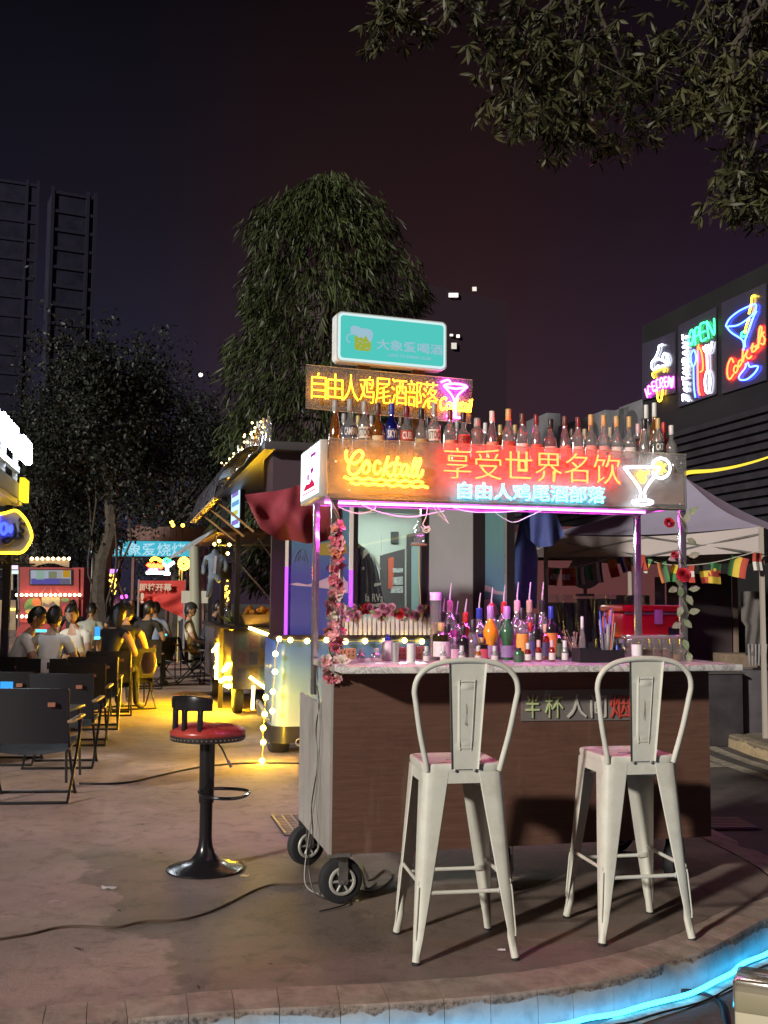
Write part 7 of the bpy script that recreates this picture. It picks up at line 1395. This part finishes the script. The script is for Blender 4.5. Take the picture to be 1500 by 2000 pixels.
# neon board over the banner
mp_ = Plane(D(315, 1110, 25), 0); nb = thing('cocktail_neon_board', 'small glowing neon cocktail board above the red banner', 'neon sign', mp_.px(315, 1126))
face(rq(285, 1122, 346, 1126), 'shelf', dkfr, nb, 0, .1, mp_)
neon(mp_, [[(288, 1106), (292, 1102), (296, 1109), (300, 1102), (304, 1109), (308, 1103), (314, 1109), (317, 1102)]], 'neon_letters', red, nb, .04, .08); neon(mp_, [[(290, 1114), (308, 1113)]], 'neon_line', pink, nb, .035, .08); neon(mp_, [[(286, 1119), (320, 1119)]], 'light_line', whi, nb, .04, .08); neon(mp_, [[(320, 1100), (326, 1108), (326, 1120), (320, 1121), (332, 1121), (327, 1119), (327, 1108), (340, 1098)]], 'neon_glass', whi, nb, .035, .08); neon(mp_, [ell(326, 1096, 6, 4)], 'neon_leaf', green, nb, .03, .08); neon(mp_, [[(294, 1096), (300, 1091), (308, 1092), (316, 1097)]], 'neon_cap', yel, nb, .035, .08)
rb2 = thing('bulb_ring', 'round sign of warm yellow bulbs on two posts by the pillar', 'bulb sign', mp_.px(359, 1125)); by = emis('bulb_amber', (1.0, .55, .06), 7.)
face([(u, v) for u, v in reversed(oval(359, 1101, 10, 12))], 'disc', dkfr, rb2, -.04, .04, mp_)
for i in range(14): a = i / 14 * 6.283; MB().ball(mp_.px(359 + 9.5 * math.cos(a), 1101 + 11 * math.sin(a), .04), .035, 6, 5).build('bulb', by, rb2, True)
for i in range(6): a = i / 6 * 6.283; MB().ball(mp_.px(359 + 4.5 * math.cos(a), 1101 + 5 * math.sin(a), .04), .03, 6, 5).build('bulb', by, rb2, True)
for u in (351, 356): MB().tube([mp_.px(u, 1113, -.02), Vector((*mp_.px(u, 1113, -.02).xy, 0))], .02, 5).build('post', M['yellow_cord'], rb2, True)
t = thing('bulb_column', 'column of amber bulbs under a violet lamp by the fig roots', 'bulb sign', mp_.px(221, 1160)); MB().tube([Vector((*mp_.px(221, 1160, -.03).xy, 0)), mp_.px(221, 1110, -.03)], .05, 6).build('post', dkfr, t, True); rnd = random.Random(3)
for i in range(34): v = 1122 + rnd.random() * 38; w_ = 9 * (1 - (v - 1122) / 55); MB().ball(mp_.px(221 + rnd.uniform(-w_, w_), v, .03 + rnd.random() * .05), .028, 6, 4).build('bulb', by, t, True)
for i in range(4): MB().box((0, 0, 0), (.05, .05, .1)).build('violet_lamp', emis('lamp_violet', (.6, .25, .9), 2.), t, True, loc=mp_.px(214 + i * 5.5, 1120, .05))
t = thing('bulb_column_far', 'narrow column of amber bulbs on the snack cart side', 'bulb sign', D(442, 1150, 14.6)); 
MB().box((-.06, .0, -.3), (.06, .05, .35)).build('board', dkfr, t)
for i in range(30): MB().ball((rnd.uniform(-.045, .045), -.02, rnd.uniform(-.2, .12)), .012, 6, 4).build('bulb', by, t)
for i, (u, v) in enumerate(((335, 1020), (338, 1026), (357, 1026), (216, 1166), (238, 1166), (246, 1165), (392, 732), (62, 1065), (83, 1064))):
    m_ = by if i < 3 else (emis('lamp_magenta', (.8, .1, .9), 3.) if i < 6 else emis('lamp_far', (1, .95, .85), 2.5)); yv = 27 if i < 6 else 45
    c = D(u, v, yv); t = thing('distant_lamp', 'small distant lamp, ' + ['amber, left of the fence top pair', 'amber, just below its twin over the fence', 'amber, over the right of the fence', 'magenta, below the amber bulb column', 'magenta, right of the amber bulb column', 'magenta, farther right of the amber bulb column', 'white, alone in the dark sky left of the tall evergreen', 'white, left above the red stall', 'white, right above the red stall'][i], 'lamp', c); MB().ball((0, 0, 0), .05 if i < 6 else .09, 8, 6).build('bulb', m_, t); MB().box((-.03, .02, -.02), (.03, .3, .02)).build('bracket', dkfr, t)

# ================================================================== FOLDING CHAIRS AND TABLES
frm = mat('chair_frame', (.016, .016, .018), .35, .3); cnv = mat('chair_canvas', (.008, .008, .012), .75, var=.2, vscale=30, bump=.15, bscale=200); tagm = mat('leather_tag', (.30, .11, .06), .6)
def camp_chair(loc, yaw, label):
    """low folding chair, back towards -y"""
    t = thing('camp_chair', label, 'chair', loc, yaw, 'black folding camp chairs'); w2 = .26
    for s in (-1, 1):
        MB().tube(crom([(s * w2, -.20, .78), (s * w2, -.14, .46), (s * w2, -.02, .25), (s * (w2 + .0), .17, .02), (s * w2, .2, .012)], 4), .0105, 8).build('back_leg', frm, t); MB().tube(crom([(s * (w2 + .022), .22, .54), (s * (w2 + .022), .16, .40), (s * (w2 + .022), .0, .22), (s * (w2 + .022), -.2, .03), (s * (w2 + .02), -.24, .012)], 4), .0105, 8).build('front_leg', frm, t)
        MB().box((s * (w2 + .022) - .022, -.2, .545), (s * (w2 + .022) + .022, .27, .565), .006).build('armrest', arm_wood, t)
    MB().tube(crom([(-w2 - .02, -.24, .012), (-w2 + .03, -.25, .012), (w2 - .03, -.25, .012), (w2 + .02, -.24, .012)], 3), .0105, 8).build('rear_bar', frm, t); MB().tube([(-w2, .2, .012), (w2, .2, .012)], .0105, 8).build('front_bar', frm, t); MB().tube([(-w2, -.195, .775), (w2, -.195, .775)], .009, 8).build('top_bar', frm, t)
    MB().grid(lambda a, b: Vector((-w2 + 2 * w2 * a, -.212 + .075 * (1 - b) - .035 * math.sin(math.pi * a), .40 + .39 * b - .012 * math.sin(math.pi * a) * b)), 11, 7).build('back_canvas', cnv, t)
    bc = MB().grid(lambda a, b: Vector((-w2 + 2 * w2 * a, -.205 + .075 * (1 - b) - .032 * math.sin(math.pi * a), .40 + .385 * b)), 9, 5).build('back_lining', cnv, t); MB().box((.13, -.232, .66), (.18, -.222, .69)).build('leather_tag', tagm, t)
    MB().grid(lambda a, b: Vector((-w2 + 2 * w2 * a, -.15 + .38 * b, .35 + .06 * b - .03 * math.sin(math.pi * a))), 9, 6).build('seat_canvas', cnv, t)
    for s in (-1, 1): MB().tube([(s * w2, -.15, .352), (s * w2, .23, .41)], .010, 7).build('seat_rail', frm, t)
    return t
def ground_at(u, d_): q = D(u, 1200, d_); return Vector((q.x, q.y, 0))
camp0 = camp_chair(ground_at(76, 7.75), .10, 'nearest black camp chair at the left edge, its back to the viewer')
def chair(u, d_, yaw, label): return dup(camp0, ground_at(u, d_), yaw, label)
chair(131, 9.3, .12, 'black camp chair just behind the lit menu stand table'); chair(22, 9.45, .05, 'black camp chair at the left edge in the second row'); chair(160, 10.7, .15, 'black camp chair third along the right-hand column'); chair(187, 12.0, .18, 'black camp chair fourth along the right-hand column')
chair(96, 11.6, .0, 'black camp chair with a white tag behind the man seen from the back'); chair(28, 11.9, -.1, 'black camp chair at the left edge under the man in profile'); chair(215, 13.4, .25, 'black camp chair under the long-haired woman'); chair(258, 14.2, .5, 'black camp chair under the second woman in black with bag on its side'); chair(285, 17.5, .2, 'black camp chair in the far crowd left of the banner'); chair(310, 18.5, 1.2, 'black camp chair side-on in front of the red banner'); chair(170, 17, .0, 'black camp chair behind the far person in a pale shirt')
# wooden-armed chair of the man in the cap
q = G(378, 1334); yw = -1.35
ac = dup(camp0, Vector((q.x - .05, q.y, 0)), yw, 'brown-armed folding chair with slanted legs under the man in a cap'); dup(camp0, ground_at(398, 20), -1.2, 'black camp chair under the man resting his chin')
def table(loc, w_, d_, h, label, yaw=0.):
    t = thing('folding_table', label, 'table', loc, yaw, 'low black tables'); MB().box((-w_ / 2, -d_ / 2, h - .02), (w_ / 2, d_ / 2, h), .004).build('top', mat('table_top', (.05, .05, .055), .4, var=.2, vscale=6), t)
    for sx_ in (-1, 1):
        for sy_ in (-1, 1): MB().tube([(sx_ * (w_ / 2 - .04), sy_ * (d_ / 2 - .04), h - .02), (sx_ * (w_ / 2 - .02), sy_ * (d_ / 2 - .02), 0)], .011, 6).build('leg', frm, t)
    return t
table(ground_at(60, 8.6), .80, .42, .56, 'low black folding table behind the nearest chair'); table(ground_at(125, 13.0), 1.1, .6, .6, 'low black table between the men in white shirts'); table(ground_at(235, 15.3), .9, .6, .6, 'low black table beyond the two women'); table(ground_at(300, 20), 1.0, .6, .6, 'low dark table in the far crowd'); table(ground_at(440, 18.6), .8, .5, .58, 'low table in front of the man in the cap')
bl = emis('menu_blue', (.05, .38, 1.0), 1.15); bl2 = emis('menu_base', (.15, .85, 1.0), 2.0)
for u, v0, v1, d_, wd, ll in ((12, 1332, 1364, 8.5, 24, 'glowing blue menu stand on the nearest table'), (190, 1224, 1243, 13.2, 10, 'small glowing blue menu stand between the white-shirted man and the long-haired woman'), (434, 1230, 1248, 18.4, 5, 'thin blue menu stand on the far right table')):
    q = D(u, v1, d_); s_ = d_ / FPX; t = thing('menu_stand', ll, 'menu stand', q); MB().box((-wd / 2 * s_, -.008, 0), (wd / 2 * s_, .008, (v1 - v0) * s_), .004).build('panel', bl, t); MB().box((-wd / 2 * s_, -.03, -.035), (wd / 2 * s_, .03, -.002), .006).build('base', bl2, t)
    if wd > 20: MB().box((.02, -.010, .02), (.035, -.0085, .08)).build('printed_mark', mat('mark_navy', (.02, .04, .2), .5), t)
for u, v, d_, ll in ((320, 1240, 20, 'cyan glow light under the far table by the banner'), (72, 1232, 15.5, 'cyan light bar behind the men in white shirts')):
    q = D(u, v, d_); t = thing('light_bar', ll, 'light bar', q); MB().box((-.09 if u > 100 else -.14, -.02, -.02), (.09 if u > 100 else .14, .02, .02), .008).build('tube', emis('bar_cyan', (.12, .75, .85), 1.6), t); MB().box((-.05, -.01, -q.z), (.05, .01, -.02)).build('stand', dkfr, t)
# bottles on tables and the phone tag on a chair back
q = D(117, 1262, 12.8); bottle(Vector((q.x, q.y, .6)), .23, .03, 'std', 'dark', 'white', 'dark beer bottle on the table beside the white-shirted men', None, None); q = D(152, 1262, 12.9); bottle(Vector((q.x, q.y, .6)), .24, .03, 'std', 'dark', 'silver', 'dark beer bottle on the table left of the long-haired woman', None, None)
q = D(88, 1303, 11.28); t = thing('white_tag', 'white tag hanging on a camp chair back', 'tag', q); MB().box((-.045, -.004, -.06), (.045, .004, .085), .004).build('card', mat('tag_white', (.6, .6, .66), .5), t); MB().box((.02, -.006, -.02), (.045, -.0045, .05)).build('clip', black_pl, t)
q = D(291, 1296, 13.9); t = thing('handbag', 'dark leather handbag hanging beside the second woman', 'bag', q)
MB().grid(lambda a, b: Vector((.10 * math.cos(a * 6.283) * (.55 + .45 * math.sin(math.pi * (.15 + .75 * b))), .05 * math.sin(a * 6.283), -.13 + .27 * b)), 18, 8, closeu=True).build('body', mat('bag_leather', (.045, .022, .022), .35, var=.3, vscale=8), t); MB().tube(crom([(-.08, -.05, .1), (-.1, -.05, 0), (-.05, -.055, -.12), (.06, -.05, -.1), (.1, -.05, .05)], 4), .006, 6).build('piping', mat('bag_piping', (.10, .08, .08), .5), t)

# ================================================================== PEOPLE
skm = mat('skin_tan', (.40, .235, .15), .5, var=.06, vscale=20); hairm = mat('hair_black', (.010, .008, .008), .4, var=.3, vscale=40); darkm = mat('eye_dark', (.01, .008, .008), .3); lipm = mat('lip', (.30, .12, .09), .5); shoem = mat('shoe', (.10, .09, .09), .6)
def person(loc, yaw, label, shirt, pants, seat=.42, lean=.12, turn=0., nod=0., hair='short', arms=None, sleeve=.55, bare=False, legdir=0., stand=False, hairc=None, shorts=False, scale=1., hat=None):
    """seated figure facing +y: one body mesh (skin, shirt, trousers, shoes), hair as its child"""
    t = thing('person', label, 'person', loc, yaw); P = []; E_ = []; Rr = []; tagv = []
    def v(p, r_, tg, link=None):
        P.append(Vector(p)); Rr.append(r_); tagv.append(tg)
        if link is not None: E_.append((link, len(P) - 1))
        return len(P) - 1
    pz = .92 if stand else seat + .10
    pel = v((0, 0, pz), (.135, .105), 'p'); s1 = v((0, lean * .12, pz + .15), (.125, .10), 's', pel); ch = v((0, lean * .55, pz + .32), (.172, .12), 's', s1); up = v((0, lean * .85, pz + .44), (.10, .085), 's', ch); nk = v((0, lean * 1.0 + .01, pz + .52), .052, 'k', up); hd0 = v((0, lean * 1.08 + .015, pz + .58), .05, 'k', nk)
    arms = arms or (((-.27, lean + .05, pz + .18), (-.12, lean + .28, pz + .14)), ((.27, lean + .05, pz + .18), (.12, lean + .28, pz + .14)))
    hands = []
    for s, (el, wr) in zip((-1, 1), arms):
        sh = v((s * .185, lean * .75, pz + .425), .066, 's', up); S_, El, Wr = P[sh], Vector(el), Vector(wr)
        m1 = v(S_.lerp(El, .5), .052, 'k' if bare else 's', sh); e1 = v(El, .043, 'k', m1); m2 = v(El.lerp(Wr, .5), .038, 'k', e1); w1 = v(Wr, .027, 'k', m2); dd = (Wr - El).normalized(); v(Wr + dd * .06, (.036, .02), 'k', w1); hands.append((Wr + dd * .06, dd))
    for s in (-1, 1):
        if stand: kn, an, to = Vector((s * .1, .02, .5)), Vector((s * .1, 0, .08)), Vector((s * .11, .15, .035))
        else: kn, an, to = Vector((s * .14 + legdir, .42, seat + .07)), Vector((s * .14 + legdir, .46, .09)), Vector((s * .15 + legdir, .63, .035))
        h = v((s * .09, .03, pz - .02), .095, 'p', pel); m = v(P[h].lerp(kn, .55), .078, 'p', h); k = v(kn, .06, 'p' if not shorts else 'p', m); c = v(kn.lerp(an, .4), .052, 'p' if not shorts else 'k', k); a = v(an, .036, 'k' if shorts else 'p', c); f_ = v(to.lerp(an, .5) + Vector((0, 0, -.02)), .042, 'o', a); v(to, .032, 'o', f_)
    me = skin_body(P, E_, Rr); bm = bmesh.new(); bm.from_mesh(me); bpy.data.meshes.remove(me)
    segs = [(P[a], P[b], tagv[b]) for a, b in E_]; idx = {'k': 0, 's': 1, 'p': 2, 'o': 3}
    for f in bm.faces:
        c = f.calc_center_median(); best = 9; tg = 's'
        for a, b, g in segs:
            ab = b - a; tt = max(0, min(1, (c - a).dot(ab) / max(1e-9, ab.length_squared))); d_ = (c - a - ab * tt).length
            if d_ < best: best = d_; tg = g
        f.material_index = idx[tg]
    # head
    hc = Vector((0, lean * 1.12 + .045, pz + .675)); Rm = Matrix.Rotation(turn, 3, 'Z') @ Matrix.Rotation(-nod, 3, 'X')
    def H(x, y, z): return hc + Rm @ Vector((x, y, z))
    mbh = MB(); n_, m_ = 18, 14; vs = []
    for j in range(m_ + 1):
        ph = math.pi * j / m_
        for i in range(n_):
            th = 2 * math.pi * i / n_; x, y, z = math.sin(ph) * math.cos(th), math.sin(ph) * math.sin(th), math.cos(ph)
            wx = .077 * (1 - .22 * max(0, -z) ** 1.5); wy = .098 * (1 - .12 * max(0, -z)); q_ = Vector((x * wx, y * wy, z * .122))
            if y > .75 and abs(x) < .28 and -.42 < z < .12: q_.y += .020 * (1 - abs(x) / .28) * (.5 + (.12 - z))
            if y > .5 and -.85 < z < -.6: q_.y += .008
            if y > .7 and .02 < z < .2 and .2 < abs(x) < .6: q_.y -= .006
            vs.append(H(*q_))
    mbh.add(vs, [(j * n_ + i, j * n_ + (i + 1) % n_, (j + 1) * n_ + (i + 1) % n_, (j + 1) * n_ + i) for j in range(m_) for i in range(n_)])
    for s in (-1, 1): o = len(mbh.v); mbh.ball((0, 0, 0), 1, 8, 6, (.012, .022, .034)); mbh.v[o:] = [tuple(H(s * .078 + a, -.008 + b, -.012 + c)) for a, b, c in mbh.v[o:]]
    mbh.slot(1)
    for s in (-1, 1): o = len(mbh.v); mbh.ball((0, 0, 0), 1, 6, 5, (.013, .006, .006)); mbh.v[o:] = [tuple(H(s * .031 + a, .088 + b, .012 + c)) for a, b, c in mbh.v[o:]]
    for s in (-1, 1): o = len(mbh.v); mbh.ball((0, 0, 0), 1, 6, 4, (.018, .005, .004)); mbh.v[o:] = [tuple(H(s * .031 + a, .093 + b, .032 + c)) for a, b, c in mbh.v[o:]]
    mbh.slot(2); o = len(mbh.v); mbh.ball((0, 0, 0), 1, 8, 4, (.024, .008, .006)); mbh.v[o:] = [tuple(H(a, .086 + b, -.066 + c)) for a, b, c in mbh.v[o:]]
    mbh.slot(0)
    for (c, dd), s in zip(hands, (-1, 1)):     # five fingers each, lightly curled
        sd2 = dd.cross(Vector((0, 0, 1))); sd2 = sd2.normalized() if sd2.length > .1 else Vector((1, 0, 0)); dn = Vector((0, 0, -1))
        for k, L_ in enumerate((.062, .072, .068, .052)):
            b0 = c + sd2 * (k - 1.5) * .017 + dd * .012; mbh.tube([b0, b0 + dd * L_ * .5 + dn * .006, b0 + dd * L_ * .85 + dn * .026], [.0085, .008, .0065], 5)
        b0 = c - dd * .025 - sd2 * .03 * s; mbh.tube([b0, b0 + dd * .03 - sd2 * .018 * s, b0 + dd * .055 - sd2 * .014 * s + dn * .01], [.0105, .0095, .0075], 5)
    me = bpy.data.meshes.new('body'); tm = mbh.mesh('head'); 
    for p_, mi in zip(tm.polygons, mbh.mi): pass
    off = {0: 0, 1: 4, 2: 5}; bm2 = bmesh.new(); bm2.from_mesh(tm)
    for f in bm2.faces: f.material_index = off.get(f.material_index, 0)
    bm2.to_mesh(tm); bm2.free(); bm.from_mesh(tm); bm.to_mesh(me); bm.free(); bpy.data.meshes.remove(tm); me.shade_smooth()
    for x in (skm, shirt, pants, shoem, darkm, lipm): me.materials.append(x)
    put(me, 'body', [], t)
    # hair
    hm = hairc or hairm; mbx = MB()
    if hair != 'bald':
        def hf(a, b):
            th = 2 * math.pi * a; front = math.sin(th); lim = 1.15 + 1.15 * min(1, max(0, (.45 - front) / 1.0)) ** .7 + .05 * math.sin(a * 90); 
            if hair == 'crop': lim -= .12
            ph = lim * b; k = 1.09 + .03 * math.sin(a * 40 + b * 5) + .02 * math.sin(a * 71 + b * 13) + (.05 if hair == 'short' and front > .2 else 0)
            x, y, z = math.sin(ph) * math.cos(th), math.sin(ph) * math.sin(th), math.cos(ph)
            return H(x * .079 * k, y * .1 * k, z * .124 * k)
        mbx.grid(hf, 28, 9, closeu=True)
        if hair == 'long':
            def lf(a, b):
                th = math.pi * (1.0 + a) ; k = 1.12 + .03 * math.sin(a * 30); w_ = 1 + .25 * b; sag = .30 * b
                return H(math.cos(th) * .083 * k * w_, math.sin(th) * .104 * k * (1 - .1 * b), .02) + Vector((0, -.03 * b - .02 * math.sin(3 * b), -sag))
            mbx.grid(lf, 24, 9); mbx.grid(lambda a, b: lf(a, b) + Vector((0, .03, 0)), 12, 6)
        if hair == 'bun': mbx.ball(H(0, -.1, .07), .045, 10, 8)
        mbx.build('hair', hm, t)
    if hat:
        MB().grid(lambda a, b: H(math.sin(1.45 * b) * math.cos(a * 6.283) * .092, math.sin(1.45 * b) * math.sin(a * 6.283) * .114, .03 + math.cos(1.45 * b) * .115), 22, 7, closeu=True).grid(lambda a, b: H((.086 + .0 * b) * math.cos(math.pi * (.15 + .7 * a)), .10 * math.sin(math.pi * (.15 + .7 * a)) + .075 * b * math.sin(math.pi * a), .052 - .012 * b), 12, 4).build('cap', hat, t)
    return t
wts = mat('white_tshirt', (.84, .83, .80), .85, var=.06, vscale=8, bump=.15, bscale=25); wts2 = mat('offwhite_tshirt', (.60, .55, .48), .85, bump=.15, bscale=25); blk_c = mat('black_cloth', (.014, .014, .017), .8); nav = mat('navy_cloth', (.022, .024, .042), .8); jean = mat('jean_cloth', (.10, .12, .17), .8); camo_m = mat('camo_cloth', (.26, .19, .10), .8, col2=(.08, .06, .04), vscale=14); pal = mat('pale_green_cloth', (.30, .33, .31), .85); lbl = mat('light_blue_cloth', (.28, .33, .46), .85); grys = mat('grey_trousers', (.24, .25, .28), .8)
pg = lambda u, d_: ground_at(u, d_)
person(pg(20, 12.1), -1.15, 'man in a white shirt seen in profile at the left edge', wts, nav, turn=-.25, nod=.25, lean=.22, hair='crop', seat=.42)
person(pg(97, 11.95), -.05, 'man in a white shirt seated with his back to the viewer', wts, nav, turn=-.2, nod=.1, lean=.10, hair='crop', seat=.43)
person(pg(158, 13.9), 2.75, 'man in a white shirt facing the viewer and looking down', wts2, nav, turn=.25, nod=.35, lean=.12, hair='short', seat=.45)
person(pg(212, 13.65), -.35, 'long-haired woman in a strappy black top seen from behind', blk_c, blk_c, turn=-.5, nod=.25, lean=.16, hair='long', bare=True, seat=.46)
person(pg(246, 14.4), .2, 'dark-haired woman in black with a bare shoulder beside the long-haired woman', blk_c, blk_c, turn=.75, nod=.45, lean=.2, hair='short', bare=True, seat=.46, legdir=-.1)
person(Vector((q.x, q.y, 0)) if False else G(374, 1334) + Vector((-.02, 0, 0)), -1.45, 'man in a cap, white shirt and camouflage shorts seated side-on', wts2, camo_m, turn=.0, nod=.12, lean=-.06, hair='crop', seat=.47, shorts=True, hat=mat('black_cap', (.015, .014, .016), .7), arms=(((-.25, .08, .72), (-.06, .30, .66)), ((.25, .06, .74), (.07, .30, .66))))
person(pg(396, 20), -1.35, 'man in a dark shirt resting his chin on his hand at the right table', nav, grys, turn=.0, nod=.25, lean=.22, hair='short', seat=.52, arms=(((-.2, .40, .74), (-.05, .32, 1.08)), ((.22, .38, .74), (.1, .55, .72))))
person(pg(172, 18.2), .1, 'far person in a pale shirt seated with back turned behind the white-shirted man', pal, nav, lean=.3, nod=.4, hair='short', seat=.46)
person(pg(283, 17.7), -.2, 'person in black seated in the crowd left of the banner', blk_c, blk_c, turn=-.6, lean=.12, hair='short', seat=.5)
person(pg(301, 19.2), .1, 'person in a light blue shirt sitting in front of the banner', lbl, nav, lean=.2, nod=.2, hair='short', seat=.48)
person(pg(236, 21), .6, 'far person with plum-coloured hair in the crowd', blk_c, nav, lean=.1, hair='short', seat=.55, hairc=mat('hair_plum', (.09, .02, .06), .6))
person(pg(262, 21.5), 2.9, 'far shaven-headed person in the crowd facing the viewer', blk_c, nav, lean=.1, hair='bald', seat=.5)
person(pg(355, 24.5), -1.2, 'distant person in a pale top walking by the steel pillar', pal, nav, lean=.0, stand=True, hair='short')
person(pg(270, 25), .4, 'distant standing person in black beside the red banner', blk_c, blk_c, lean=.0, stand=True, hair='short')
person(pg(142, 22), .3, 'far seated person in dark clothes behind the pale shirt', blk_c, nav, lean=.1, hair='bun', seat=.5)
